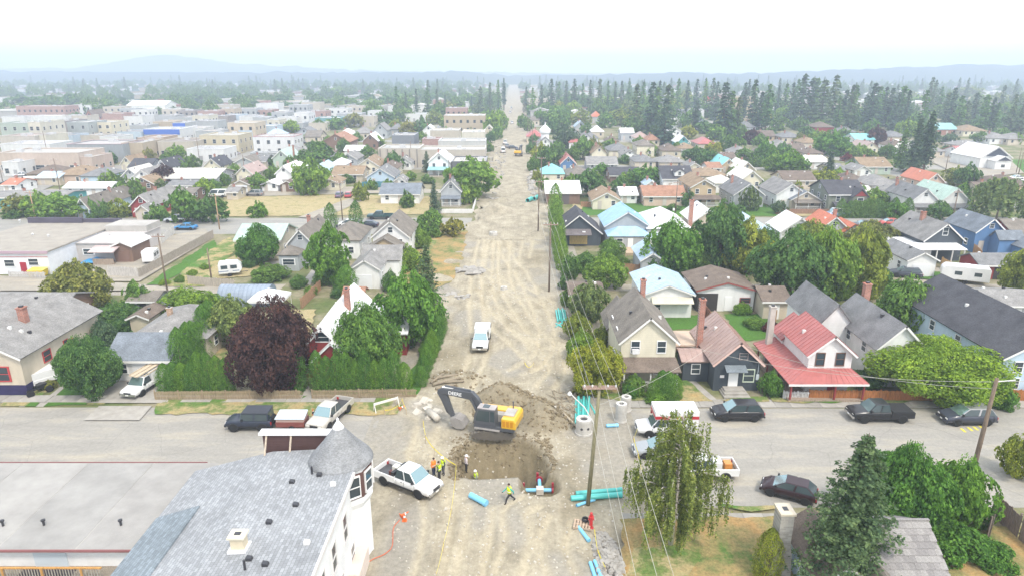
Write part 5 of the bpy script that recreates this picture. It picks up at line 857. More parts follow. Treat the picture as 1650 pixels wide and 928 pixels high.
BARK = mat('wood', (0.17, 0.13, 0.10)); PALE = mat('wood', (0.42, 0.40, 0.36))
PROTO = {}
def crown_mesh(kind, col, detail):
    """unit crowns (radius about one), shared between trees of a kind"""
    var = random.randrange(3 if detail < 2 else 2); key = (kind, col, detail, var)
    if key in PROTO: return PROTO[key]
    n = {0: 800, 1: 2800, 2: 11000, 3: 26000, 4: 52000}[detail]; leaf = {0: 0.12, 1: 0.072, 2: 0.041, 3: 0.029, 4: .0195}[detail]; sd = var * 17 + sum(map(ord, kind))
    if kind == 'round': V, Fc = crown_np(sd, round_lobes(sd, 20, .66, .42), n, leaf)
    elif kind == 'loose': V, Fc = crown_np(sd, round_lobes(sd, 22, 0.82, 0.30), n, leaf, .3)
    elif kind == 'dense': V, Fc = crown_np(sd, round_lobes(sd, 24, 0.64, 0.42), int(n * 1.15), leaf * .9, .25)
    elif kind == 'bush': V, Fc = crown_np(sd, [(l[0], l[1], max(l[2], -.35), l[3]) for l in round_lobes(sd, 9, .55, .5)], n, leaf)
    elif kind == 'willow':
        rg = np.random.RandomState(sd); m = n // 34; P = []; Q = []
        for i in range(m):
            a = rg.uniform(0, 6.28); r = math.sqrt(rg.uniform(0.02, 1)) * .95; z0 = .95 * math.sqrt(max(0, 1 - r * r)) * rg.uniform(.7, 1.05); ln = rg.uniform(.5, 1.35) * (.55 + r * .6)
            t = np.linspace(0, 1, 34); P.append(np.stack([math.cos(a) * (r + .06 * t) + rg.normal(size=34) * .025, math.sin(a) * (r + .06 * t) + rg.normal(size=34) * .025, z0 - ln * t], 1)); Q.append(np.tile([math.cos(a), math.sin(a), .2], (34, 1)))
        V, Fc = leaf_quads(np.concatenate(P), np.concatenate(Q), leaf * .85, rg, .6)
    elif kind == 'column':      # clipped-looking cedar: half-width one, height two, base at -1
        rg = np.random.RandomState(sd); k = int(n * .8); z = rg.uniform(-1, 1, k) ; pr = np.interp(z, [-1, -.7, -.2, .4, .8, 1.0], [.8, .95, 1., .82, .45, .05]); a = rg.uniform(0, 6.28, k)
        pr = pr * (1 + .10 * np.sin(a * 5 + 9 * z) + .08 * np.sin(a * 9 - 14 * z + 1)) * rg.uniform(.72, 1.05, k); P = np.stack([pr * np.cos(a), pr * np.sin(a), z], 1); V, Fc = leaf_quads(P, np.stack([np.cos(a), np.sin(a), .6 + 0 * a], 1), leaf * .8, rg, .45)
    elif kind in ('spruce', 'pine'):      # height one, base zero, radius .2
        rg = np.random.RandomState(sd); P = []; Q = []; S = []
        lev = {0: 16, 1: 24, 2: 30, 3: 36}[detail]; base = .04 if kind == 'spruce' else .22
        for li in range(lev):
            f = li / lev; zc = base + (1 - base) * f ** .92; R0 = (.21 * (1 - f) ** .75 + .010) if kind == 'spruce' else .15 * math.sin(math.pi * min(1, .22 + .8 * f)) ** .8
            nb = max(4, int((12 if detail else 9) * (1 - f * .6))); off = rg.uniform(0, 6.28)
            for bi in range(nb):
                a = off + 6.28 * bi / nb + rg.uniform(-.25, .25); ln = R0 * rg.uniform(.6, 1.25); k = {0: 6, 1: 12, 2: 30, 3: 120}[detail]; k = max(3, int(k * (ln / .2) ** .6)); t = rg.uniform(.12, 1, k)
                wd = .28 * ln * (1.05 - t) ** .7 + .01; sx = rg.uniform(-1, 1, k) * wd
                P.append(np.stack([math.cos(a) * ln * t - math.sin(a) * sx, math.sin(a) * ln * t + math.cos(a) * sx, zc - .30 * ln * t ** 1.5 + .09 * ln * (t > .8) + rg.uniform(-.008, .008, k)], 1)); Q.append(np.tile([math.cos(a) * .6, math.sin(a) * .6, 1.0], (k, 1)))
        P = np.concatenate(P); V, Fc = leaf_quads(P, np.concatenate(Q), {0: .042, 1: .026, 2: .013, 3: .0062}[detail], rg, .5)
    if kind not in ('spruce', 'pine', 'column'):
        r = np.percentile(np.hypot(V[:, 0], V[:, 1]), 96); lo, hi = np.percentile(V[:, 2], [2, 98]); V = V.copy(); V[:, :2] /= r; V[:, 2] = (V[:, 2] - (lo + hi) / 2) / ((hi - lo) / 2)
        if kind != 'willow': zz = V[:, 2]; k_ = np.sqrt(np.clip(1 - .62 * np.clip(zz, 0, 1.05) ** 2 - .35 * np.clip(-zz, 0, 1.05) ** 2, .2, 1)); V[:, 0] *= k_ * 1.06; V[:, 1] *= k_ * 1.06
    PROTO[key] = np_mesh('crown', V, Fc, mat('leaf', COLS[col], **({'tall': 1} if kind in ('spruce', 'pine') else {}))); return PROTO[key]
TRUNK = {}
def trunk_mesh(kind, m):
    key = (kind, m)
    if key in TRUNK: return TRUNK[key]
    mb = MB(); rg = random.Random(4)
    if kind == 'straight': mb.tube([(0, 0, 0), (0, 0, .5), (0, 0, 1)], [.022, .014, .002], 7)
    else:
        mb.tube([(0, 0, -.02), (.01, 0, .2), (.0, .015, .42)], [.052, .04, .034], 8)
        for i in range(6):
            a = i * 1.05 + .3; q = rg.uniform(.16, .3); z = rg.uniform(.62, .85); mb.tube([(0, .015, .40), (q * .45 * math.cos(a), q * .45 * math.sin(a), .54), (q * math.cos(a), q * math.sin(a), z)], [.03, .018, .005], 6)
        mb.tube([(0, .015, .40), (.01, 0, .65), (0, .02, .9)], [.03, .018, .004], 6)
    TRUNK[key] = mb.mesh('trunk', m, True); return TRUNK[key]
CNAME = {'g': 'green', 'd': 'dark green', 'y': 'yellow green', 'o': 'olive', 'p': 'dark purple', 'b': 'bluish', 'c': 'fresh green', 's': 'grey green', 'w': 'pale green', 'r': 'reddish', 'l': 'bright green'}
def detail_of(y, r): return 4 if y < 75 and r > 4.6 else 3 if y < 75 and r > 2.4 else 2 if y < 130 else 1 if y < 330 else 0
def tree(px, py, rx, ry, kind='round', col='g', label=None, name=None, zc=None, grp=None, trunk=None):
    """px py: middle of the crown in the photograph; rx ry its half size in px"""
    z = zc or 3.0
    for _ in range(5):
        p = at(px, py, z); k = mpp(p); rxm = rx * k; th = math.atan2(CAM_H - z, p.y); rym = math.sqrt(max((ry * k) ** 2 - (rxm * math.sin(th)) ** 2, (.38 * rxm) ** 2)) / math.cos(th) if kind != 'column' else ry * k / .93; rym = rym if kind == 'column' else min(rym, rxm * 1.08)
        if zc is None: z = rym * (0.86 if kind == 'bush' else 1.0 if kind == 'column' else 1.16)
    nm = name or ('shrub' if kind == 'bush' else 'cedar_shrub' if kind == 'column' else 'willow_tree' if kind == 'willow' else 'tree'); cat = 'shrub' if kind in ('bush', 'column') else 'tree'
    loc = (p.x, p.y, gh(p.x, p.y) - .05); adj = {'round': 'round', 'loose': 'loose', 'dense': 'dense', 'bush': '', 'column': 'upright', 'willow': 'drooping'}[kind]
    t = thing(nm, label or f'{adj} {CNAME[col]} {nm.replace("_", " ")}, {zone(p.x, p.y)}'.strip(), cat, loc, random.uniform(0, 6.28), grp)
    cz = z - loc[2]; d = detail_of(p.y, rxm); g_ = 1.04 if p.y < 140 else 1.18
    c = link('crown', crown_mesh(kind, col, d), t, (0, 0, cz), 0, (rxm * g_, rxm * g_, rym * g_) if kind != 'column' else (rxm, rxm, rym))
    h = cz + rym * .8; tw = max(.8, min(1.5, 3.2 / h)) * h; link('trunk', trunk_mesh('limbs', trunk or BARK), t, (0, 0, 0), 0, (tw * .8, tw * .8, h))
    return t
def conifer(px, pt, pb, wpx=None, kind='spruce', col='b', label=None, name=None):
    p = at(px, pb); pt += random.uniform(-3, 9) * (pb < 235); h = top_z(p, pt); d = 3 if p.y < 60 else 2 if p.y < 130 else 1 if p.y < 300 else 0
    nm = name or ('spruce_tree' if kind == 'spruce' else 'pine_tree'); ww = (wpx * mpp(p) / .40) if wpx else h * (random.uniform(.85, 1.3) if pb > 200 else random.uniform(.55, .95))
    t = thing(nm, label or f'{["", "tall "][h > 20]}{CNAME[col]} {nm.replace("_", " ")}, {zone(p.x, p.y)}'.strip(), 'tree', (p.x, p.y, 0), random.uniform(0, 6.28))
    link('crown', crown_mesh(kind, col, d), t, (0, 0, 0), 0, (ww, ww, h)); link('trunk', trunk_mesh('straight', BARK), t, (0, 0, 0), 0, (h * .9, h * .9, h)); return t
# nearest trees, each with a label of its own
for a in ((435, 556, 60, 66, 'dense', 'p', 'big dark purple maple behind the picket fence'), (586, 552, 48, 56, 'round', 'g', 'round green maple in front of the white roof'), (657, 500, 50, 70, 'round', 'c', 'big dense green tree beside the dirt road hedge'), (140, 590, 43, 44, 'dense', 'd', 'bushy dark green tree beside the white driveway'),
          (125, 462, 45, 36, 'round', 'o', 'olive green tree behind the workshop fence'), (218, 478, 24, 22, 'loose', 'g', 'small loose tree beside the alley'), (303, 488, 40, 24, 'round', 'g', 'spreading green tree behind the grey hipped roof'), (372, 518, 40, 36, 'round', 'w', 'pale green tree left of the purple maple'), (185, 508, 30, 20, 'bush', 'd', 'dark green shrub behind the beige house'), (165, 545, 26, 26, 'bush', 's', 'grey green shrub beside the beige house'),
          (415, 394, 31, 28, 'dense', 'c', 'tidy round tree beside the small camper'), (532, 410, 38, 42, 'loose', 'c', 'loose airy tree between bungalow and garage'), (432, 441, 30, 14, 'bush', 'd', 'wide dark hedge shrub in the back yard'), (658, 420, 22, 20, 'bush', 'g', 'shrub beside the white garage'), (690, 365, 20, 20, 'bush', 'g', 'green shrub at the dry lot corner'), (730, 366, 20, 13, 'loose', 'o', 'thin leafy apple tree on the dry grass'), (698, 352, 14, 12, 'round', 'g', 'small round tree near the second street'),
          (1087, 400, 42, 38, 'round', 'c', 'round bright green tree behind the garages'), (1163, 383, 44, 46, 'round', 'd', 'dark green tree beside the tall brick chimney'), (1206, 398, 40, 38, 'loose', 'y', 'yellow green tree between the dark trees'), (1278, 428, 56, 52, 'dense', 'd', 'large dark green tree behind the back gardens'), (1333, 428, 46, 50, 'round', 'g', 'tall green tree in the clump behind the twin gables'), (1385, 425, 46, 46, 'round', 'y', 'yellow green tree beside the estate car'), (1405, 378, 40, 20, 'round', 'o', 'olive tree in front of the pale grey roof'), (1310, 385, 34, 24, 'round', 'y', 'yellowish tree in front of the orange roof'),
          (1464, 496, 46, 40, 'round', 'g', 'leafy tree beside the chimney of the twin gables'), (1506, 592, 93, 50, 'round', 'l', 'huge spreading bright green maple over the parked cars'), (975, 437, 32, 24, 'round', 'g', 'round green tree behind the brown roofed shed'), (950, 487, 30, 28, 'loose', 'w', 'pale feathery tree beside the cream house'), (930, 528, 20, 22, 'bush', 'y', 'yellow green shrub along the dirt road'), (962, 592, 40, 36, 'round', 'y', 'yellowish bush tree left of the cream house'), (935, 560, 24, 24, 'bush', 'g', 'green shrub beside the curving tracks'), (920, 430, 16, 30, 'loose', 'g', 'slim tree along the dirt road edge'), (945, 425, 24, 16, 'bush', 'd', 'dark garden shrub behind the charcoal house'), (985, 405, 20, 18, 'bush', 'g', 'garden shrub beside the wooden steps'),
          (1655, 440, 34, 40, 'round', 'y', 'yellow green tree at the right edge by the sheds'), (1645, 735, 30, 44, 'loose', 'y', 'yellow green tree at the right edge by the street'), (1548, 795, 46, 60, 'round', 'c', 'bright green tree behind the shake roof'), (1460, 790, 60, 66, 'round', 'c', 'big bright green tree right of the blue spruce'), (1535, 870, 50, 36, 'bush', 'c', 'low bright green shrub beside the shake roof'), (1600, 895, 36, 12, 'bush', 'c', 'creeping green shrub on the scorched lawn'),
          (1243, 620, 18, 22, 'bush', 'c', 'fresh green shrub left of the white picket gate'), (1098, 577, 17, 30, 'bush', 'g', 'narrow shrub between the cream and slate houses'), (1022, 622, 16, 24, 'bush', 'g', 'tall shrub left of the cream porch'), (1058, 640, 18, 12, 'bush', 'c', 'low shrub in front of the cream porch'), (1110, 600, 14, 10, 'bush', 'd', 'low shrub beside the slate house path'), (1555, 548, 30, 16, 'bush', 's', 'grey green shrub below the pale blue wall'), (1612, 640, 22, 20, 'bush', 'c', 'shrub behind the dark parked car'), (1395, 610, 26, 16, 'bush', 'd', 'dark shrub beside the red porch'), (1262, 545, 18, 12, 'bush', 'g', 'garden shrub beside the red roof'), (1195, 498, 14, 10, 'bush', 'c', 'green shrub by the white shed'), (1215, 520, 16, 10, 'bush', 'g', 'garden shrub along the back lawn'), (1245, 527, 14, 9, 'bush', 'r', 'red flowering shrub beside the old chimney'), (990, 520, 14, 14, 'bush', 'y', 'small bush right of the pole wires'), (1078, 495, 8, 10, 'bush', 'c', 'small bush beside the awning'), (80, 620, 10, 8, 'bush', 'o', 'small olive bush by the stripped truck'), (60, 618, 9, 7, 'bush', 'o', 'tiny bush beside the plank fence')):
    tree(*a[:6], label=a[6])
conifer(690, 393, 520, 60, 'spruce', 's', 'grey green spruce behind the roadside tree'); conifer(1352, 697, 965, 168, 'spruce', 's', 'big blue green spruce in the bottom right yard')
tree(1240, 892, 24, 46, 'column', 'y', label='yellow green pointed cedar beside the old chimney')
# weeping birch: leaning pale limbs with hanging strands
p = at(1080, 878); t = thing('weeping_birch', 'tall weeping birch with hanging branches over the lawn', 'tree', (p.x, p.y, 0)); rg = np.random.RandomState(8); P = []; Q = []; bh = 11.0; brs = []
for i in range(64):
    f = (i + .5) / 64; z = 2.6 + 7.9 * f; a = i * 2.4 + rg.uniform(-.4, .4); ln = (3.9 * (1 - f) ** .48 + .3) * rg.uniform(.45, 1.12); tip = (math.cos(a) * ln, math.sin(a) * ln, z + .15 * ln); brs.append(((.1, 0, z - .3), (tip[0] * .5, tip[1] * .5, z + .16 * ln), tip))
    for s in range(max(4, int(ln * 7))):
        q = rg.uniform(.3, 1.0); x, y, zz = tip[0] * q, tip[1] * q, z + .2 * ln * math.sin(q * 2.2); hl = rg.uniform(.8, 2.9) * min(1, .4 + ln / 3.5); m = int(hl * 20); tt = np.linspace(0, 1, m)
        sw = rg.normal(size=2) * .12; P.append(np.stack([x + sw[0] * tt + rg.normal(size=m) * .05, y + sw[1] * tt + rg.normal(size=m) * .05, np.maximum(.25, zz - hl * tt)], 1)); Q.append(np.tile([math.cos(a), math.sin(a), .3], (m, 1)))
V, Fc = leaf_quads(np.concatenate(P), np.concatenate(Q), .078, rg, .7); link('crown', np_mesh('crown', V, Fc, mat('leaf', (0.27, 0.34, 0.11))), t)
mb = MB(); mb.tube([(0, 0, 0), (.1, .05, 3), (.2, 0, 6.5), (.15, 0, bh - .3)], [.2, .16, .1, .02], 8)
for b in brs: mb.tube(b, [.055, .035, .012], 5)
mb.build('trunk', mat('wood', (0.50, 0.46, 0.40)), t, True)
# cedar hedges: one cedar after another
def hedge(pts, n, rpx, hpx, col='c', what='cedar', where=''):
    for i in range(n):
        f = (i + .5) / n; x = np.interp(f, np.linspace(0, 1, len(pts)), [q[0] for q in pts]); y = np.interp(f, np.linspace(0, 1, len(pts)), [q[1] for q in pts])
        p = at(x, y); k = mpp(p); hh = 1.42 * hpx * k * random.uniform(.78, 1.18); r = 1.3 * rpx * k
        t = thing('cedar_shrub', f'{CNAME[col]} cedar {where}', 'shrub', (p.x, p.y, 0), random.uniform(0, 6), f'cedars {where}')
        link('crown', crown_mesh('column', col, 2 if p.y < 130 else 1), t, (0, 0, hh / 2 + .03), 0, (r, r, hh / 2)); link('trunk', trunk_mesh('straight', BARK), t, (0, 0, 0), 0, (hh, hh, hh * .8))
hedge([(262, 632), (375, 632)], 8, 11, 44, 'c', where='behind the picket fence left of the purple maple'); hedge([(292, 612), (316, 585), (348, 552)], 7, 14, 52, 'c', where='in the slanting row beside the white house'); hedge([(506, 630), (660, 630)], 10, 11, 44, 'c', where='behind the picket fence right of the purple maple'); hedge([(676, 628), (690, 590), (702, 560), (712, 530)], 9, 9, 30, 'c', where='in the row along the dirt road'); hedge([(478, 628), (484, 626)], 1, 13, 46, 'c', where='right beside the purple maple'); hedge([(906, 440), (900, 405), (896, 370), (894, 345)], 9, 9, 34, 'g', where='in the tall row beside the charcoal house')
hedge([(1050, 643), (1090, 643)], 4, 11, 32, 'c', where='in front of the cream house'); hedge([(534, 371)], 1, 9, 34, 'd', where='left of the brown hipped roof on the second street'); hedge([(575, 370)], 1, 9, 34, 'd', where='right of the brown hipped roof on the second street'); hedge([(560, 475)], 1, 14, 44, 'c', where='beside the rusty shed'); hedge([(1350, 351), (1464, 351)], 16, 7, 20, 'd', where='in the clipped street hedge before the olive house')
# trees of the town, as they stand in the photograph
for a in ((97, 334, 32, 18), (62, 330, 22, 16), (30, 332, 22, 14, 'round', 'o'), (148, 340, 14, 14, 'bush'), (170, 340, 12, 12, 'bush', 'd'), (195, 338, 15, 14, 'bush', 'y'), (210, 308, 19, 17, 'round', 'd'), (251, 345, 16, 12, 'bush'), (296, 332, 24, 22), (340, 338, 22, 18, 'round', 'd'), (329, 303, 13, 12, 'round', 'l'), (416, 340, 13, 12, 'bush', 'c'), (581, 310, 12, 12, 'loose', 'y'), (656, 325, 11, 12, 'bush', 'd'), (758, 290, 38, 26, 'round', 'l'), (745, 312, 18, 14, 'round', 'l'), (265, 284, 15, 14, 'round', 'p'), (285, 248, 14, 11, 'round', 'l'), (262, 300, 11, 9, 'bush', 's'), (176, 289, 14, 10, 'bush'), (115, 288, 11, 8, 'bush', 'd'), (318, 288, 11, 9, 'bush', 'd'), (378, 278, 12, 10), (415, 295, 15, 12), (500, 288, 24, 22, 'dense', 'g'), (512, 252, 28, 17, 'dense', 'd'), (475, 284, 16, 14, 'round', 'l'), (549, 258, 12, 10), (633, 262, 14, 13, 'round', 'd'), (684, 258, 9, 9, 'bush'), (592, 246, 10, 9), (553, 235, 9, 9, 'round', 'd'), (430, 262, 12, 8, 'bush', 'd'), (640, 205, 12, 9, 'round', 'y'), (658, 208, 12, 10, 'round', 'o'), (680, 205, 12, 12, 'round', 'd'), (725, 197, 14, 8), (745, 196, 14, 9), (772, 198, 14, 10, 'round', 'd'), (795, 200, 14, 16), (805, 195, 12, 13), (720, 216, 12, 8, 'round', 'l'), (785, 238, 8, 8, 'bush'), (765, 238, 8, 6, 'bush', 'd'), (330, 245, 10, 6, 'round', 'o'), (385, 230, 7, 8, 'bush', 's'), (180, 255, 8, 8, 'round', 'd'), (220, 248, 10, 8), (160, 262, 14, 8, 'bush', 'd'), (240, 250, 9, 8, 'round', 'o'), (358, 262, 10, 8, 'bush'), (310, 262, 11, 9, 'bush', 'd'), (470, 205, 12, 8, 'round', 'l'), (515, 203, 12, 8, 'round', 'd'), (540, 200, 14, 8), (570, 195, 14, 9, 'round', 'o'), (480, 220, 8, 6, 'bush', 'd'), (500, 222, 9, 6, 'bush', 'g'), (615, 210, 9, 9, 'round', 's'), (600, 170, 18, 8), (560, 168, 18, 8, 'round', 'd'), (620, 190, 14, 9, 'round', 'd'), (650, 185, 14, 9, 'round', 'd'), (700, 190, 12, 9, 'round', 'y'), (665, 170, 12, 8), (720, 175, 16, 9, 'round', 'o'), (745, 180, 12, 7), (770, 178, 12, 8, 'round', 'w'), (675, 152, 10, 6), (545, 150, 16, 6),
          (920, 300, 14, 14), (947, 297, 24, 18, 'round', 'd'), (955, 288, 12, 10), (998, 302, 13, 13, 'round', 'd'), (1042, 285, 22, 14, 'round', 'c'), (1015, 288, 14, 10), (970, 275, 12, 9, 'round', 'c'), (872, 247, 16, 12, 'round', 'y'), (886, 254, 18, 15, 'round', 'd'), (900, 240, 12, 10), (875, 297, 10, 9, 'bush'), (868, 258, 10, 12, 'round', 'd'), (940, 240, 16, 15), (955, 238, 12, 12, 'round', 'o'), (912, 222, 18, 14, 'round', 's'), (935, 190, 16, 10, 'round', 'y'), (895, 188, 18, 12), (905, 200, 12, 12, 'round', 'd'), (985, 235, 14, 8, 'bush'), (1005, 190, 22, 11, 'round', 'y'), (1020, 205, 16, 12, 'round', 'd'), (1055, 195, 22, 14, 'round', 'd'), (1075, 205, 12, 10), (1048, 243, 10, 10, 'bush'), (1075, 224, 10, 8, 'round', 'd'), (1135, 206, 18, 8, 'round', 'd'), (1170, 208, 22, 12, 'round', 'g'), (1180, 233, 17, 14, 'round', 'd'), (1122, 250, 18, 10, 'round', 'd'), (1142, 256, 16, 12, 'round', 'd'), (1165, 272, 8, 6, 'bush', 'y'), (1185, 280, 11, 9), (1234, 246, 15, 16, 'round', 'c'), (1250, 262, 16, 12), (1275, 262, 20, 15, 'round', 'c'), (1340, 232, 22, 16, 'round', 'c'), (1325, 235, 12, 10), (1330, 288, 20, 12, 'round', 'y'), (1350, 284, 14, 10), (1285, 302, 8, 8, 'bush', 'y'), (1385, 245, 16, 9, 'round', 'l'), (1400, 250, 10, 7, 'bush', 'y'), (1412, 220, 14, 12, 'round', 'p'), (1405, 205, 11, 9, 'round', 'c'), (1213, 222, 12, 10, 'round', 'p'), (1410, 318, 16, 11, 'round', 'g'), (1400, 328, 14, 9, 'round', 'y'), (1545, 265, 0, 0), (1540, 285, 17, 12, 'loose', 'w'), (1560, 286, 15, 20, 'dense', 'd'), (1470, 290, 17, 8, 'bush', 'c'), (1440, 303, 16, 7, 'bush', 'o'), (1515, 340, 16, 12, 'dense', 'd'), (1445, 340, 14, 12, 'round', 'c'), (1555, 308, 10, 12, 'bush', 'c'), (1500, 222, 12, 8, 'bush', 's'), (1525, 242, 12, 5, 'bush', 'd'), (1385, 268, 12, 7, 'bush', 'd'), (1615, 216, 10, 7), (1620, 195, 14, 9, 'round', 'd'), (1462, 208, 14, 12, 'round', 'g'), (1365, 255, 8, 6, 'bush', 'r'), (1208, 322, 15, 15, 'loose', 's'), (1256, 335, 11, 9, 'dense', 's'), (1110, 323, 14, 11, 'bush', 'd'), (1187, 340, 14, 8, 'bush', 'd'), (1165, 338, 12, 7, 'bush', 'y'), (1084, 296, 7, 6, 'bush', 'd'), (1005, 318, 7, 5, 'bush', 'y'), (1535, 385, 0, 0), (1590, 395, 10, 6, 'bush', 'd'), (860, 228, 8, 10, 'round', 'd'), (858, 178, 9, 8), (880, 176, 12, 8), (925, 175, 12, 9, 'round', 'l'), (915, 165, 14, 8, 'round', 'd'), (970, 165, 14, 8), (850, 202, 8, 8, 'round', 'd'), (1105, 160, 12, 10, 'round', 'y'), (1120, 165, 9, 8), (1165, 195, 10, 10, 'round', 'y'), (1560, 150, 20, 6, 'round', 'y'), (1610, 160, 18, 6, 'round', 'y'), (1480, 165, 14, 8), (1320, 205, 12, 9, 'round', 'd'), (1290, 225, 10, 8, 'bush', 'o'), (1240, 215, 12, 7, 'bush', 'd'), (1150, 225, 0, 0), (75, 165, 20, 8, 'round', 'd'), (35, 165, 22, 8, 'round', 'd'), (115, 165, 20, 9, 'round', 'd'), (140, 172, 14, 8, 'round', 'd'), (170, 170, 14, 8), (60, 182, 8, 5, 'round', 'l'), (122, 188, 9, 5, 'round', 'c'), (195, 168, 16, 8, 'round', 'd'), (290, 160, 18, 7, 'round', 'd'), (325, 158, 18, 8, 'round', 'd'), (380, 158, 18, 7, 'round', 'd'), (420, 160, 16, 6, 'round', 'd'), (455, 162, 14, 7, 'round', 'd'), (520, 168, 14, 7, 'round', 'd'), (280, 180, 8, 6, 'round', 's'), (345, 166, 10, 6, 'round', 's'), (545, 172, 12, 7, 'round', 'y'), (1545, 322, 0, 0), (240, 165, 10, 6, 'round', 's'), (820, 172, 0, 0), (100, 325, 0, 0), (20, 345, 14, 8, 'bush', 'd')):
    if a[2]: tree(*a)
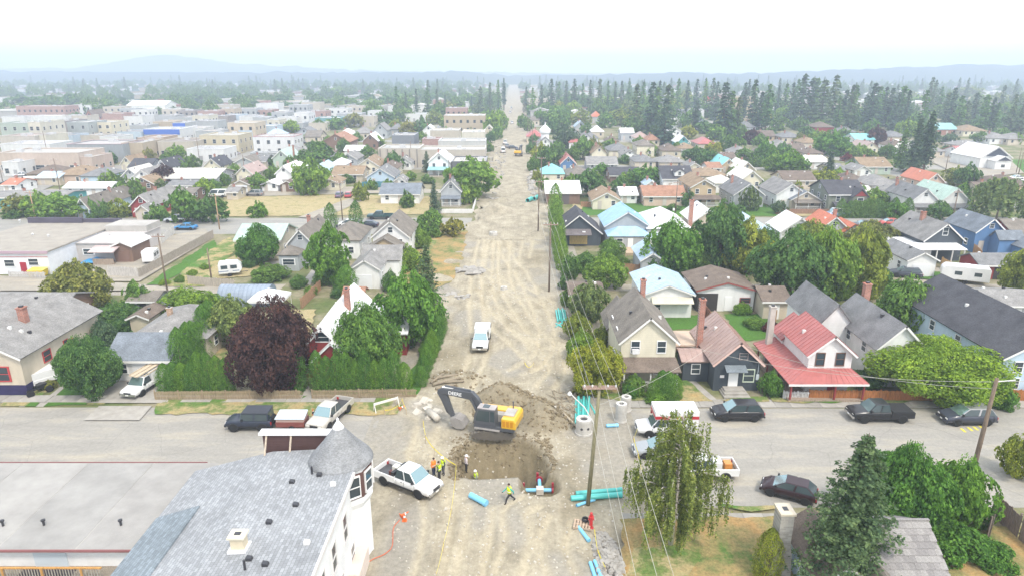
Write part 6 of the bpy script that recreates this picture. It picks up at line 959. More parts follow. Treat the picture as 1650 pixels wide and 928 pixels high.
# more trees filling the yards and verges of the middle distance
for a in ((833, 170, 0, 0), (842, 196, 8, 9, 'round', 'd'), (860, 265, 9, 12), (855, 240, 7, 10, 'round', 'd'), (866, 285, 8, 10, 'bush', 'y'), (922, 250, 10, 10, 'round', 'd'), (975, 195, 12, 10), (945, 208, 9, 8, 'round', 'd'), (1030, 232, 10, 9), (1005, 258, 10, 7, 'bush', 'd'), (1060, 212, 12, 10, 'round', 'd'), (1090, 240, 10, 8, 'bush'), (1110, 214, 12, 9, 'round', 'y'), (1155, 215, 14, 10), (1150, 240, 12, 9, 'round', 'y'), (1200, 250, 12, 9), (1195, 215, 12, 9, 'round', 'd'), (1218, 262, 10, 8, 'bush', 'd'), (1225, 228, 10, 9), (1262, 242, 12, 9, 'round', 'c'), (1290, 268, 14, 9, 'round', 'd'), (1300, 214, 12, 8, 'round', 'd'), (1318, 222, 12, 9), (1365, 240, 12, 9, 'round', 'd'), (1375, 268, 10, 8, 'round', 'g'), (1360, 216, 10, 7, 'round', 'd'), (1430, 245, 12, 9, 'round', 'd'), (1455, 258, 12, 9, 'round', 'c'), (1425, 268, 10, 7, 'bush'), (1480, 245, 12, 10, 'round', 'd'), (1530, 225, 12, 8, 'round', 's'), (1580, 222, 12, 7), (1645, 205, 12, 9, 'round', 'd'), (1640, 225, 10, 7), (1575, 200, 14, 8, 'round', 'd'), (1600, 195, 14, 9, 'round', 'd'), (1640, 185, 12, 10, 'round', 'd'), (1545, 190, 12, 8, 'round', 'd'), (1440, 195, 12, 9, 'round', 'd'), (1385, 195, 14, 9, 'round', 'd'), (1290, 200, 14, 9, 'round', 'd'), (1255, 200, 14, 9, 'round', 'd'), (1180, 190, 12, 9), (1140, 180, 12, 9, 'round', 'd'), (1100, 195, 10, 9, 'round', 'd'), (1040, 180, 14, 10), (990, 178, 14, 9, 'round', 'd'), (950, 172, 12, 8, 'round', 'd'), (900, 172, 10, 7, 'round', 'y'), (870, 190, 10, 10), (890, 205, 10, 10, 'round', 'd'), (860, 165, 8, 7, 'round', 'd'), (1390, 312, 12, 9, 'round', 'c'), (1428, 322, 10, 8, 'round', 'd'), (1560, 330, 10, 10, 'bush', 'd'), (1590, 318, 9, 8, 'bush'), (1230, 300, 8, 7, 'bush', 'd'), (1175, 300, 7, 6, 'bush'), (1020, 320, 9, 6, 'bush', 'd'), (1240, 318, 8, 7, 'bush', 'd'), (1325, 330, 8, 7, 'bush'), (1345, 330, 8, 7, 'bush', 'd'), (1085, 335, 10, 5, 'bush', 'd'), (960, 375, 9, 9, 'bush'), (1000, 420, 12, 9, 'bush', 'd'), (1052, 440, 10, 8, 'bush'), (1100, 440, 12, 9, 'bush', 'd'), (1130, 420, 18, 16, 'round', 'd'), (1235, 395, 24, 24, 'round', 'd'), (1250, 455, 26, 18, 'bush', 'd'), (1310, 470, 24, 16, 'bush', 'd'), (1420, 450, 20, 16, 'bush', 'd'), (1360, 470, 20, 14, 'bush'), (1430, 530, 20, 14, 'bush', 'd'), (1500, 560, 24, 14, 'bush', 'd'), (970, 545, 16, 18, 'bush', 'y'), (945, 590, 14, 18, 'bush'), (915, 480, 12, 18, 'loose'), (908, 455, 9, 16, 'loose', 'd'), (990, 590, 12, 20, 'bush', 'y'), (1015, 630, 12, 16, 'bush', 'c'), (940, 625, 16, 12, 'bush', 'o'),
          (875, 168, 14, 8), (905, 182, 14, 9), (940, 162, 14, 8, 'round', 'd'), (985, 168, 15, 9), (1010, 175, 14, 10, 'round', 'w'), (1040, 168, 14, 9), (1085, 172, 14, 9, 'round', 'y'), (1115, 188, 14, 9), (1150, 168, 14, 9, 'round', 'w'), (1190, 178, 14, 9), (1225, 190, 14, 9, 'round', 'y'), (1265, 185, 15, 10), (1310, 190, 15, 10, 'round', 'w'), (1355, 185, 15, 10), (1395, 182, 15, 9), (1435, 178, 15, 9, 'round', 'w'), (1475, 195, 15, 10), (1520, 180, 16, 9), (1570, 175, 16, 9, 'round', 'w'), (1620, 178, 16, 9), (1350, 160, 16, 8, 'round', 'w'), (1460, 155, 16, 7, 'round', 'w'), (1530, 162, 16, 7), (625, 300, 9, 8, 'bush'), (598, 300, 9, 8, 'bush', 'd'), (560, 290, 9, 7, 'bush', 'd'), (540, 280, 9, 8), (490, 262, 12, 9), (468, 262, 9, 8, 'round', 'd'), (440, 278, 11, 9), (405, 262, 10, 7, 'bush', 'd'), (360, 290, 10, 8, 'round', 'l'), (345, 300, 10, 8), (345, 280, 10, 7, 'bush', 'd'), (288, 268, 11, 8, 'round', 'l'), (250, 240, 8, 7), (270, 255, 10, 7, 'bush', 'd'), (195, 290, 9, 7, 'bush', 'd'), (140, 285, 9, 7, 'bush'), (205, 240, 8, 8, 'round', 'd'), (310, 240, 7, 6, 'bush'), (425, 228, 8, 6, 'bush', 'd'), (505, 236, 10, 7, 'round', 'd'), (530, 228, 8, 7), (545, 222, 8, 6, 'bush', 'd'), (575, 222, 8, 7, 'bush'), (610, 230, 9, 8), (618, 246, 8, 7, 'round', 'd'), (660, 222, 8, 6, 'bush', 'd'), (680, 222, 8, 7), (705, 232, 7, 6, 'bush'), (670, 262, 9, 7, 'bush', 'd'), (660, 285, 10, 7, 'bush'), (690, 290, 10, 7, 'bush', 'd'), (745, 275, 10, 8, 'round', 'l'), (780, 275, 12, 12, 'round', 'l'), (730, 285, 10, 9, 'round', 'c'), (800, 215, 9, 9), (790, 222, 7, 8, 'round', 'd'), (785, 190, 12, 9), (760, 205, 10, 7, 'round', 'd'), (735, 202, 12, 7), (700, 180, 14, 8, 'round', 'd'), (650, 165, 14, 8), (620, 165, 14, 8, 'round', 'd'), (590, 160, 14, 7, 'round', 'd'), (560, 180, 10, 6), (530, 185, 9, 6, 'round', 'd'), (500, 190, 9, 6), (460, 172, 12, 6, 'round', 'd'), (410, 170, 10, 6, 'round', 'd'), (250, 172, 10, 5, 'round', 'd'), (310, 170, 12, 6, 'round', 'd'), (155, 178, 9, 6, 'round', 'd'), (90, 180, 10, 6), (10, 175, 14, 8, 'round', 'd'), (50, 172, 14, 8, 'round', 'd'), (640, 155, 14, 6), (700, 158, 14, 6, 'round', 'd'), (755, 160, 14, 7), (790, 165, 12, 7, 'round', 'd'), (780, 150, 10, 6),
          (30, 240, 8, 6, 'bush', 'd'), (70, 205, 8, 5, 'bush'), (110, 215, 7, 5, 'bush', 'd'), (185, 205, 8, 5, 'bush'), (235, 200, 7, 5, 'bush', 'd'), (265, 215, 7, 5, 'bush', 'c'), (300, 205, 7, 5, 'bush', 'd'), (345, 205, 7, 5, 'bush'), (320, 183, 8, 5, 'round', 'd'), (380, 192, 7, 5, 'round', 'd'), (415, 200, 8, 5, 'round'), (440, 188, 8, 6, 'round', 'd'), (475, 178, 8, 6, 'round', 'd'), (150, 190, 7, 5, 'bush', 'd'), (255, 180, 8, 5, 'round', 'd'), (200, 195, 7, 4, 'bush'), (350, 232, 8, 6, 'bush'), (290, 222, 8, 5, 'bush', 'd'), (128, 242, 6, 5, 'bush', 'd'), (95, 262, 7, 5, 'bush'), (265, 515, 16, 12, 'bush', 'd'), (340, 490, 20, 16, 'bush'), (200, 525, 20, 14, 'bush', 'd'), (250, 480, 14, 10, 'bush'), (480, 455, 14, 10, 'bush', 'd'), (520, 450, 14, 12, 'bush'), (545, 470, 12, 10, 'bush', 'd'), (630, 455, 16, 16, 'bush', 'd'), (500, 470, 10, 8, 'bush'), (455, 395, 10, 8, 'bush', 'd'), (500, 405, 10, 8, 'bush'), (530, 445, 12, 10, 'bush', 'd'), (640, 395, 12, 12, 'bush', 'd'), (675, 385, 16, 14, 'round', 'g'), (665, 365, 12, 10, 'bush', 'd'), (400, 425, 10, 8, 'bush', 'd'), (685, 520, 20, 26, 'bush', 'c'), (690, 560, 14, 20, 'bush', 'c'), (290, 450, 8, 6, 'bush', 'l'), (330, 430, 8, 5, 'bush', 'l'), (310, 440, 8, 5, 'bush', 'l'), (265, 455, 8, 5, 'bush', 'l')):
    if a[2]: tree(*a)
tree(1612, 325, 40, 28, 'willow', 'w', 'broad weeping willow beside the blue house street')
for i, (px, pt, pb, *k) in enumerate(((640, 140, 188), (655, 150, 190), (672, 137, 190), (690, 137, 190), (705, 142, 190), (718, 150, 188), (730, 150, 186), (775, 132, 188), (790, 130, 185), (803, 130, 180), (812, 128, 178), (848, 133, 180), (858, 133, 190), (872, 130, 185), (888, 127, 185), (900, 126, 178), (912, 125, 180), (925, 126, 180), (938, 125, 182), (950, 125, 185), (965, 124, 185), (978, 122, 185), (990, 124, 185), (1000, 126, 185), (1012, 130, 183), (1023, 128, 215), (1048, 132, 222), (1056, 140, 215), (1072, 135, 225), (1070, 157, 235), (1090, 128, 190), (1105, 127, 190), (1120, 127, 185), (1133, 121, 190), (1145, 125, 190), (1163, 130, 225), (1175, 137, 225), (1186, 157, 225), (1203, 125, 185), (1212, 127, 190), (1120, 160, 215, 'pine'), (1210, 128, 215), (1232, 133, 218, 'pine'), (1222, 150, 215), (1272, 130, 200), (1280, 122, 195), (1288, 120, 205), (1303, 117, 205), (1310, 118, 200), (1320, 128, 210), (1338, 122, 205), (1347, 145, 210), (1357, 140, 205), (1365, 127, 215), (1372, 138, 208), (1390, 145, 208), (1400, 133, 212), (1410, 130, 205), (1420, 132, 205), (1430, 135, 205), (1447, 137, 210), (1455, 140, 215), (1440, 150, 212), (1482, 143, 220), (1493, 125, 190), (1500, 122, 185), (1510, 140, 190), (1520, 150, 205), (1528, 142, 210), (1540, 145, 215), (1552, 155, 212), (1565, 150, 205), (1580, 150, 218), (1592, 148, 218), (1610, 130, 185), (1600, 160, 218), (1625, 148, 215), (1640, 150, 218), (1650, 140, 205), (1470, 190, 278), (1486, 178, 285), (1450, 205, 270), (1333, 245, 300), (700, 290, 345), (653, 304, 335), (688, 243, 278), (103, 258, 275), (192, 232, 258), (75, 158, 180), (158, 160, 178), (340, 150, 178), (452, 160, 178), (476, 166, 188), (535, 158, 175), (500, 160, 178), (680, 178, 218), (1035, 125, 190), (1060, 128, 195), (1250, 128, 195), (1262, 132, 195), (1152, 130, 195), (1196, 132, 200), (1080, 140, 200), (825 - 22, 150, 190), (760, 150, 180), (748, 152, 178), (625, 152, 178))):
    conifer(px, pt, pb, None, k[0] if k else ('pine' if i % 7 == 3 else 'spruce'), 'b' if i % 3 else 'd')
# far woods and far town: masses nobody could count
def merged(name, kind, items, m, label, cat='forest'):
    me = crown_mesh(*kind); nv = len(me.vertices); co = np.empty(nv * 3, np.float32); me.vertices.foreach_get('co', co); co = co.reshape(-1, 3); V = []; Fs = []
    base = np.arange(nv).reshape(-1, 4)
    for i, (x, y, z, w, h) in enumerate(items): V.append(co * np.array([w, w, h]) + np.array([x, y, z])); Fs.append(base + i * nv)
    o = link(name, np_mesh(name, np.concatenate(V), np.concatenate(Fs), m)); o['label'] = label; o['kind'] = 'stuff'; o['category'] = cat
rg = np.random.RandomState(21); items = []
for i in range(330):
    y = rg.uniform(560, 1650); x = rg.uniform(-.80, .80) * y
    if abs(x) < 13: continue
    if x < -0.15 * y and y < 900: continue
    h = rg.uniform(14, 26); items.append((x, y, 0, h * .8, h))
merged('distant_conifer_wood', ('spruce', 'b', 0), items[:150], mat('leaf', COLS['b']), 'distant bluish conifer woods stretching to the hills')
items = []
for i in range(420):
    y = rg.uniform(470, 1600); x = rg.uniform(-.82, .82) * y
    if abs(x) < 14: continue
    r = rg.uniform(3.5, 7); items.append((x, y, r * .9, r, r))
for i in range(520):
    y = rg.uniform(800, 1750); x = rg.uniform(-.85, -.06) * y if i % 3 else rg.uniform(.06, .85) * max(y, 1000); r = rg.uniform(4, 8); items.append((x, max(y, 1000 if x > 0 else 0), r * .9, r, r))
merged('distant_leafy_wood', ('round', 'd', 0), items, mat('leaf', COLS['d']), 'distant leafy trees merging into the haze')
mb = {k: MB() for k in ('w', 'g', 'r', 'b')}; rb = {k: MB() for k in ('w', 'g', 'r', 'b')}
for i in range(520):
    y = rg.uniform(480, 1550); x = rg.uniform(-.8, .8) * y
    if abs(x) < 16: continue
    k = rg.choice(list('wgrb'), p=[.4, .35, .1, .15]); w, d, h = rg.uniform(8, 18) * (1.8 if x < -.2 * y else 1), rg.uniform(8, 14), rg.uniform(3, 5.5)
    mb[k].box(x - w / 2, x + w / 2, y, y + d, 0, h); rb[rg.choice(list('wgrb'), p=[.35, .3, .1, .25])].prism([(x - w / 2 - .4, h), (x + w / 2 + .4, h), (x + (0 if x > -.2 * y else w / 2), h + rg.uniform(.6, 2.6))], y - .4, y + d + .4, 'y')
dt = bpy.data.objects.new('distant_town', None); COL.objects.link(dt); dt['label'] = 'distant houses and shops fading into haze'; dt['kind'] = 'stuff'; dt['category'] = 'town'
for k, c in (('w', (.72, .71, .68)), ('g', (.45, .44, .42)), ('r', (.4, .22, .17)), ('b', (.5, .43, .33))):
    for nm, q in (('wall', mb[k]), ('roof', rb[k])):
        me = bpy.data.meshes.new(nm); me.from_pydata(q.v, [], q.f); me.materials.append(mat('stucco', tuple(x * (.9 if nm == 'wall' else .85) for x in c))); link(nm, me, dt)['kind'] = 'stuff'
# ------------------------------------------------------------------ vehicles
def loft(mb, rings):
    n = len(rings[0]); o = len(mb.v); mb.v += [tuple(p) for r in rings for p in r]
    for i in range(len(rings) - 1):
        for k in range(n): mb.f.append((o + i * n + k, o + i * n + (k + 1) % n, o + (i + 1) * n + (k + 1) % n, o + (i + 1) * n + k))
    mb.f += [tuple(o + k for k in range(n))[::-1], tuple(o + (len(rings) - 1) * n + k for k in range(n))]
def body_ring(x, zb, zt, w, cr=.12):
    return [(x, -w * .9, zb), (x, -w, zb + .14), (x, -w, zt - cr * 1.8), (x, -w * .965, zt - cr * .7), (x, -w * .86, zt), (x, w * .86, zt), (x, w * .965, zt - cr * .7), (x, w, zt - cr * 1.8), (x, w, zb + .14), (x, w * .9, zb)]
RUB = mat('stucco', (0.025, 0.025, 0.025)); RIM = mat('chrome', (0.45, 0.45, 0.46)); BLK = mat('gloss', (0.02, 0.02, 0.022)); HL = mat('gloss', (0.75, 0.75, 0.72)); TL = mat('gloss', (0.42, 0.02, 0.02)); CGL = mat('glass', (0.05, 0.07, 0.075)); CHR = mat('chrome', (0.6, 0.6, 0.6)); WSG = mat('windscreen', (0.30, 0.42, 0.43))
tw = MB().lathe([(.60, -.5), (.92, -.5), (1, -.36), (1, .36), (.92, .5), (.60, .5)], 18); tw.v = [(a, c, b) for a, b, c in tw.v]; TYRE = tw.mesh('wheel', RUB, False)
rw = MB().lathe([(.05, -.42), (.2, -.46), (.5, -.40), (.62, -.44), (.62, .44), (.5, .40), (.2, .46), (.05, .42)], 12); rw.v = [(a, c, b) for a, b, c in rw.v]; RIMM = rw.mesh('rim', RIM)
def wheel(t, x, y, r, wd=.24):
    o = link('wheel', TYRE, t, (x, y, r), 0, (r, wd, r)); link('rim', RIMM, o); return o
SPEC = {  # length, half width, belt, roof, cabin stations (rear base, rear roof, front roof, front base), nose/tail heights, wheel radius, axle x
    'sedan': (4.6, .90, .96, 1.44, (-1.75, -1.0, .25, 1.05), .78, .92, .32, 1.38), 'hatch': (4.1, .88, .98, 1.48, (-1.98, -1.3, .25, 1.2), .80, .98, .32, 1.28), 'suv': (4.75, .95, 1.08, 1.72, (-2.28, -1.75, .35, 1.3), .94, 1.10, .37, 1.42),
    'jeep': (4.3, .90, 1.15, 1.86, (-1.95, -1.92, .55, .75), 1.1, 1.15, .42, 1.35), 'pickup': (5.8, .98, 1.18, 1.90, (-.62, -.45, .85, 1.55), 1.08, 1.15, .41, 1.78), 'single': (5.4, .96, 1.12, 1.80, (.02, .12, .85, 1.5), 1.0, 1.08, .38, 1.65), 'van': (5.2, .98, 1.15, 2.1, (-2.55, -2.5, 1.35, 2.1), .95, 1.15, .36, 1.6)}
def car(kind, loc, rz, col, label, bed=None, topcol=None, parts=True, dirty=False):
    L_, hw, belt, roof, cab, zn, zt, wr, ax_ = SPEC[kind]; hl = L_ / 2; P = mat('paint', col)
    t = thing({'pickup': 'pickup_truck', 'single': 'pickup_truck', 'van': 'van', 'jeep': 'parked_jeep' if False else 'parked_car'}.get(kind, 'parked_car'), label, 'truck' if kind in ('pickup', 'single') else 'van' if kind == 'van' else 'car', loc, rz)
    mb = MB(); pk = kind in ('pickup', 'single'); zb = .34 if not pk and kind != 'jeep' else .48; nose = cab[3]
    if pk:
        loft(mb, [body_ring(cab[0] - .02, zb, belt, hw), body_ring(nose, zb, belt, hw), body_ring(nose + .25, zb, belt - .02, hw), body_ring(hl - .25, zb, zn, hw * .98), body_ring(hl - .06, zb + .05, zn - .06, hw * .95), body_ring(hl, zb + .12, zn - .25, hw * .9)])
    else:
        loft(mb, [body_ring(-hl, zb + .14, zt - .25, hw * .88), body_ring(-hl + .1, zb + .05, zt - .04, hw * .95), body_ring(-hl + .5, zb, zt, hw), body_ring(cab[0] + .3, zb, belt, hw), body_ring(nose, zb, belt, hw), body_ring(nose + .3, zb, belt - .05, hw), body_ring(hl - .35, zb, zn, hw * .97), body_ring(hl - .08, zb + .05, zn - .12, hw * .92), body_ring(hl, zb + .14, zn - .3, hw * .85)])
    b = mb.build('body', P, t); b.data.shade_smooth(); bv = b.modifiers.new('e', 'EDGE_SPLIT'); bv.split_angle = R(38)
    # cabin
    wb, wt = hw * .955, hw * .76 if kind != 'jeep' else hw * .9; c0, c1, c2, c3 = cab; zB = belt - .03
    top = [(c1, -wt, roof), (c2, -wt, roof), (c2, wt, roof), (c1, wt, roof)]; bot = [(c0, -wb, zB), (c3, -wb, zB), (c3, wb, zB), (c0, wb, zB)]
    cm = MB().add(bot + top, [(3, 2, 1, 0), (4, 5, 6, 7), (0, 1, 5, 4), (1, 2, 6, 5), (2, 3, 7, 6), (3, 0, 4, 7)]).build('cabin', mat('paint', topcol or col), t, bevel=.11)
    def pane(name, q, inset=.10):
        q = [Vector(p) for p in q]; c = sum(q, Vector()) / 4; q = [p.lerp(c, inset) for p in q]; n = (q[1] - q[0]).cross(q[3] - q[0]).normalized(); ctr = Vector(((c1 + c2) / 2, 0, (belt + roof) / 2)); n = n if n.dot(c - ctr) > 0 else -n
        MB().add([p + n * .012 for p in q] + [p - n * .02 for p in q], [(0, 1, 2, 3), (7, 6, 5, 4), (0, 4, 5, 1), (1, 5, 6, 2), (2, 6, 7, 3), (3, 7, 4, 0)]).build(name, WSG if name == 'windscreen' else CGL, cm)
    V_ = lambda p, q, f: Vector(p).lerp(Vector(q), f)
    pane('windscreen', [bot[1], bot[2], top[2], top[1]]); pane('rear_window', [bot[0], bot[3], top[3], top[0]], .14)
    for i, j in ((0, 1), (3, 2)):
        m0, m1 = V_(bot[i], bot[j], .5), V_(top[i], top[j], .5)
        if kind in ('single',): pane('side_window', [bot[i], bot[j], top[j], top[i]], .16)
        else: pane('side_window', [bot[i], m0, m1, top[i]], .13); pane('side_window', [m0, bot[j], top[j], m1], .13)
    for s in (-1, 1):
        for x in (-ax_, ax_):
            MB().prism([(x + (wr + .07) * math.cos(a), wr + (wr + .07) * math.sin(a)) for a in np.linspace(-.25, math.pi + .25, 14)], s * (hw - .22), s * (hw + .006), 'y').build('wheel_arch', BLK, t); wheel(t, x, s * (hw - .09), wr)
        if parts:
            MB().box(hl - .12, hl - .005, s * hw * .62 - .16, s * hw * .62 + .16, zn - .36, zn - .18).build('headlight', HL, t); MB().box(-hl - .01, -hl + .12, s * hw * .8 - .09, s * hw * .8 + .09, zt - .48, zt - .18).build('taillight', TL, t)
            MB().box(c3 - .35, c3 - .2, s * (hw + .0) - .1, s * (hw + .0) + .1, belt + .02, belt + .2).build('mirror', BLK if kind != 'sedan' else P, t)
            mb = MB()
            for x in ((c0 * .9 + c3 * .1), (c0 + c3) / 2 - .1, c3 - .12): mb.box(x - .012, x + .012, s * hw - .004, s * hw + .004, zb + .2, belt - .1)
            mb.box(-ax_ + wr + .1, ax_ - wr - .1, s * hw - .03, s * hw + .012, zb, zb + .15); mb.build('door_seams', BLK, t)
            if kind != 'single': MB().box(-.12 + (c0 + c3) / 2 - .3, (c0 + c3) / 2 - .22, s * hw - .01, s * hw + .015, belt - .22, belt - .18).build('door_handle', BLK, t)
    if parts:
        MB().box(hl - .08, hl + .07, -hw * .93, hw * .93, zb + .02, zb + .24).build('front_bumper', CHR if pk else mat('gloss', tuple(c * .7 for c in col)), t); MB().box(-hl - .06, -hl + .08, -hw * .9, hw * .9, zb + .05, zb + .22).build('rear_bumper', CHR if pk else mat('gloss', tuple(c * .7 for c in col)), t)
        MB().box(hl - .1, hl + .012, -hw * .42, hw * .42, zn - .40, zn - .14).build('grille', BLK, t); MB().box(hl + .07, hl + .085, -.16, .16, zb + .08, zb + .2).build('licence_plate', HL, t)
    if pk:
        x0, x1 = -hl, cab[0] - .06; mb = MB(); mb.box(x0, x1, -hw, -hw + .09, zb + .05, zt + .02).box(x0, x1, hw - .09, hw, zb + .05, zt + .02).box(x1 - .07, x1, -hw + .09, hw - .09, zb + .05, zt); mb.build('bed_side', P, t, bevel=.03)
        MB().box(x0, x0 + .08, -hw + .09, hw - .09, zb + .1, zt).build('tailgate', P, t, bevel=.02); MB().box(x0 + .08, x1 - .07, -hw + .09, hw - .09, zb + .1, zb + .26).build('bed_floor', bed or mat('gloss', (.06, .06, .065)), t)
    return t
def heading(a, b): d = at(*b) - at(*a); return math.atan2(d.y, d.x)
W_ = (.78, .78, .77)
def cat_(px, py, kind, rz, col, label, **k): p = on(px, py); return car(kind, (p.x, p.y, max(p.z, .0) if abs(p.x) < 13 else .015), R(rz), col, label, **k)
t = cat_(658, 784, 'pickup', -31, W_, 'white crew cab pickup parked beside the workers by the corner building')
MB().box(-1.6, -.75, -.45, .35, .72, 1.15).build('tool_chest', mat('gloss', (.12, .03, .02)), t); MB().box(-1.35, -.85, -.3, .2, 1.16, 1.6).build('water_tank', mat('gloss', (.7, .68, .6)), t); MB().box(-.98, -.72, -.88, .88, .75, 1.5).build('bed_rack', BLK, t); MB().box(.9, 1.3, -.25, .25, 1.185, 1.2).build('hood_scoop', BLK, t)
t = cat_(776, 556, 'pickup', -92, W_, 'white pickup facing the camera on the dirt road', bed=mat('soil', (.3, .25, .2)))
MB().box(-2.8, -.75, -.95, .95, 1.18, 1.85).build('canopy', mat('paint', W_), t); MB().box(-3.05, -2.9, -1.0, 1.0, 1.1, 1.75).build('tailgate_raised', BLK, t)
t = cat_(236, 626, 'single', -100, W_, 'white small truck with timber roof rack in the driveway'); MB().box(-2.9, 1.0, -.9, -.8, 1.95, 2.05).box(-2.9, 1.0, .8, .9, 1.95, 2.05).box(-2.9, 1.4, -.5, -.05, 2.06, 2.14).box(-2.9, 1.5, .1, .5, 2.06, 2.14).build('roof_rack', mat('wood', (.55, .45, .32)), t)
MB().box(-2.6, -.1, -.92, .92, 1.1, 1.9).build('canopy', mat('paint', W_), t)
t = cat_(90, 614, 'single', 50, W_, 'stripped white truck with bare axle on the lawn driveway'); MB().box(-2.6, .0, -.92, .92, 1.1, 1.85).build('canopy', mat('paint', W_), t)
p = at(66, 630); o = thing('truck_axle_frame', 'bare black truck frame with wheels beside the stripped truck', 'truck frame', (p.x, p.y, 0), R(50)); MB().box(-1.3, 1.2, -.45, -.33, .45, .6).box(-1.3, 1.2, .33, .45, .45, .6).box(-1.2, -1.05, -.8, .8, .42, .56).box(.5, .65, -.8, .8, .42, .56).box(-.3, .9, -.3, .3, .5, .85).build('frame', BLK, o)
for x in (-1.1, .6):
    for y in (-.85, .85): wheel(o, x, y, .36)
t = cat_(406, 688, 'jeep', 180, (.028, .035, .055), 'dark blue boxy off-roader parked left of the covered trailer'); MB().box(-1.93, .52, -.82, .82, 1.87, 1.93).build('soft_top', mat('stucco', (.06, .065, .08)), t); o = wheel(t, -2.28, .1, .4); o.rotation_euler = (0, 0, R(90)); o.location.z = 1.0
p = at(473, 690); t = thing('cargo_trailer', 'maroon cargo trailer with pale blue lid beside the off-roader', 'trailer', (p.x, p.y, .015)); MB().box(-1.35, 1.3, -.75, .75, .55, 1.05).build('tub', mat('paint', (.20, .06, .05)), t); MB().box(-1.3, 1.25, -.72, .72, 1.055, 1.4).build('canvas', mat('stucco', (.42, .30, .26)), t); MB().slab((-1.4, -.8, 1.42), (1.35, -.8, 1.42), (1.3, .75, 1.6), (-1.35, .75, 1.6), .05).build('lid', mat('metal', (.60, .68, .74)), t); MB().tube([(-1.35, 0, .5), (-2.1, 0, .5)], .05).build('drawbar', BLK, t)
for y in (-.82, .82): wheel(t, .1, y, .34, .2)
t = cat_(533, 676, 'pickup', -106, (.50, .47, .42), 'silver beige pickup facing the street by the picket fence')
cat_(1187, 672, 'suv', 180, (.02, .02, .024), 'black sport utility car parked in front of the slate house'); t = cat_(1415, 674, 'pickup', 180, (.018, .018, .02), 'black pickup parked by the red brown fence'); MB().box(-2.8, -.75, -.94, .94, 1.16, 1.22).build('bed_cover', mat('stucco', (.03, .03, .03)), t)
t = cat_(1556, 679, 'suv', 180, (.05, .055, .075), 'dark grey wagon under the big maple at the right', topcol=(.35, .34, .35)); cat_(1270, 797, 'hatch', 152, (.03, .012, .016), 'dark maroon hatchback parked behind the blue spruce')
t = cat_(1071, 697, 'single', 180, W_, 'white pickup with slide-in camper and red stripe'); MB().box(-2.75, -.05, -1.05, 1.05, 1.12, 2.75).box(-.05, 1.2, -1.05, 1.05, 1.95, 2.75).build('camper_body', mat('paint', (.76, .76, .75)), t); MB().box(-2.76, 1.21, -1.07, -1.051, 1.5, 1.85).box(-2.76, 1.21, 1.051, 1.07, 2.0, 2.3).box(1.201, 1.22, -1.05, 1.05, 2.02, 2.3).build('red_stripe', mat('gloss', (.45, .03, .04)), t); MB().box(-1.8, -1.2, -.3, .3, 2.751, 2.85).build('roof_hatch', mat('gloss', (.6, .6, .6)), t)
cat_(1062, 731, 'sedan', 180, (.32, .34, .36), 'silver sedan half hidden by the weeping birch'); t = cat_(1128, 765, 'pickup', 180, W_, 'white work pickup loaded with gear behind the weeping birch', bed=mat('soil', (.25, .2, .14)))
MB().box(-1.6, -.9, -.6, .5, .75, 1.5).build('cargo', mat('gloss', (.7, .7, .7)), t); MB().box(-2.5, -1.9, -.4, .3, .75, 1.25).build('cargo_box', mat('gloss', (.6, .25, .06)), t)
cat_(169, 373, 'sedan', 180, (.18, .16, .14), 'grey bronze sedan on the second street at left'); cat_(284, 358, 'suv', 180, (.70, .72, .76), 'white sport utility car on the second street at left'); cat_(300, 370, 'sedan', 180, (.05, .25, .52), 'bright blue sedan on the second street'); cat_(562, 366, 'suv', 180, W_, 'white car behind the left columnar cedar'); cat_(593, 366, 'sedan', 180, (.03, .035, .06), 'dark blue sedan right of the columnar cedars'); cat_(613, 353, 'pickup', 180, (.04, .09, .09), 'dark green pickup on the second street')
cat_(410, 316, 'suv', 175, (.28, .28, .28), 'grey silver car on the vacant dry lot'); cat_(547, 318, 'hatch', 95, (.22, .16, .24), 'mauve car behind the utility pole'); cat_(562, 318, 'hatch', 95, (.52, .06, .08), 'red car on the gravel by the round shrub'); t = cat_(1350, 350, 'van', 180, (.33, .45, .62), 'blue and white camper van on the second street', topcol=(.8, .8, .8)); cat_(1458, 446, 'suv', 160, (.06, .07, .09), 'dark grey estate car in front of the white double garage')
cat_(35, 285, 'sedan', 200, (.7, .7, .72), 'white sedan in the left car park'); cat_(56, 273, 'pickup', 190, (.02, .025, .04), 'black pickup in the left car park'); cat_(16, 270, 'van', 190, (.22, .36, .42), 'teal van in front of the pinkish store'); cat_(25, 274, 'suv', 190, (.03, .03, .03), 'black car beside the teal van'); cat_(14, 298, 'sedan', 200, (.05, .06, .06), 'dark car left of the delivery truck'); t = cat_(44, 300, 'van', 185, W_, 'white delivery truck with red panel in the left car park'); MB().box(-2.4, .6, -1.05, 1.05, 1.3, 2.7).build('cargo_box', mat('paint', (.76, .76, .76)), t); MB().box(-2.0, .5, -1.08, -1.055, 1.4, 2.5).build('red_panel', mat('gloss', (.5, .1, .08)), t)
cat_(339, 316, 'hatch', 150, (.45, .08, .04), 'red car beside the vacant lot shrubs'); cat_(352, 318, 'van', 180, W_, 'white van beside the red car'); cat_(240, 305, 'van', 180, (.74, .72, .64), 'cream camper beside the purple plum tree'); cat_(256, 306, 'suv', 180, (.05, .06, .09), 'dark blue car beside the cream camper'); cat_(446, 305, 'sedan', 100, (.12, .14, .18), 'dark car between two sheds on the gravel alley')
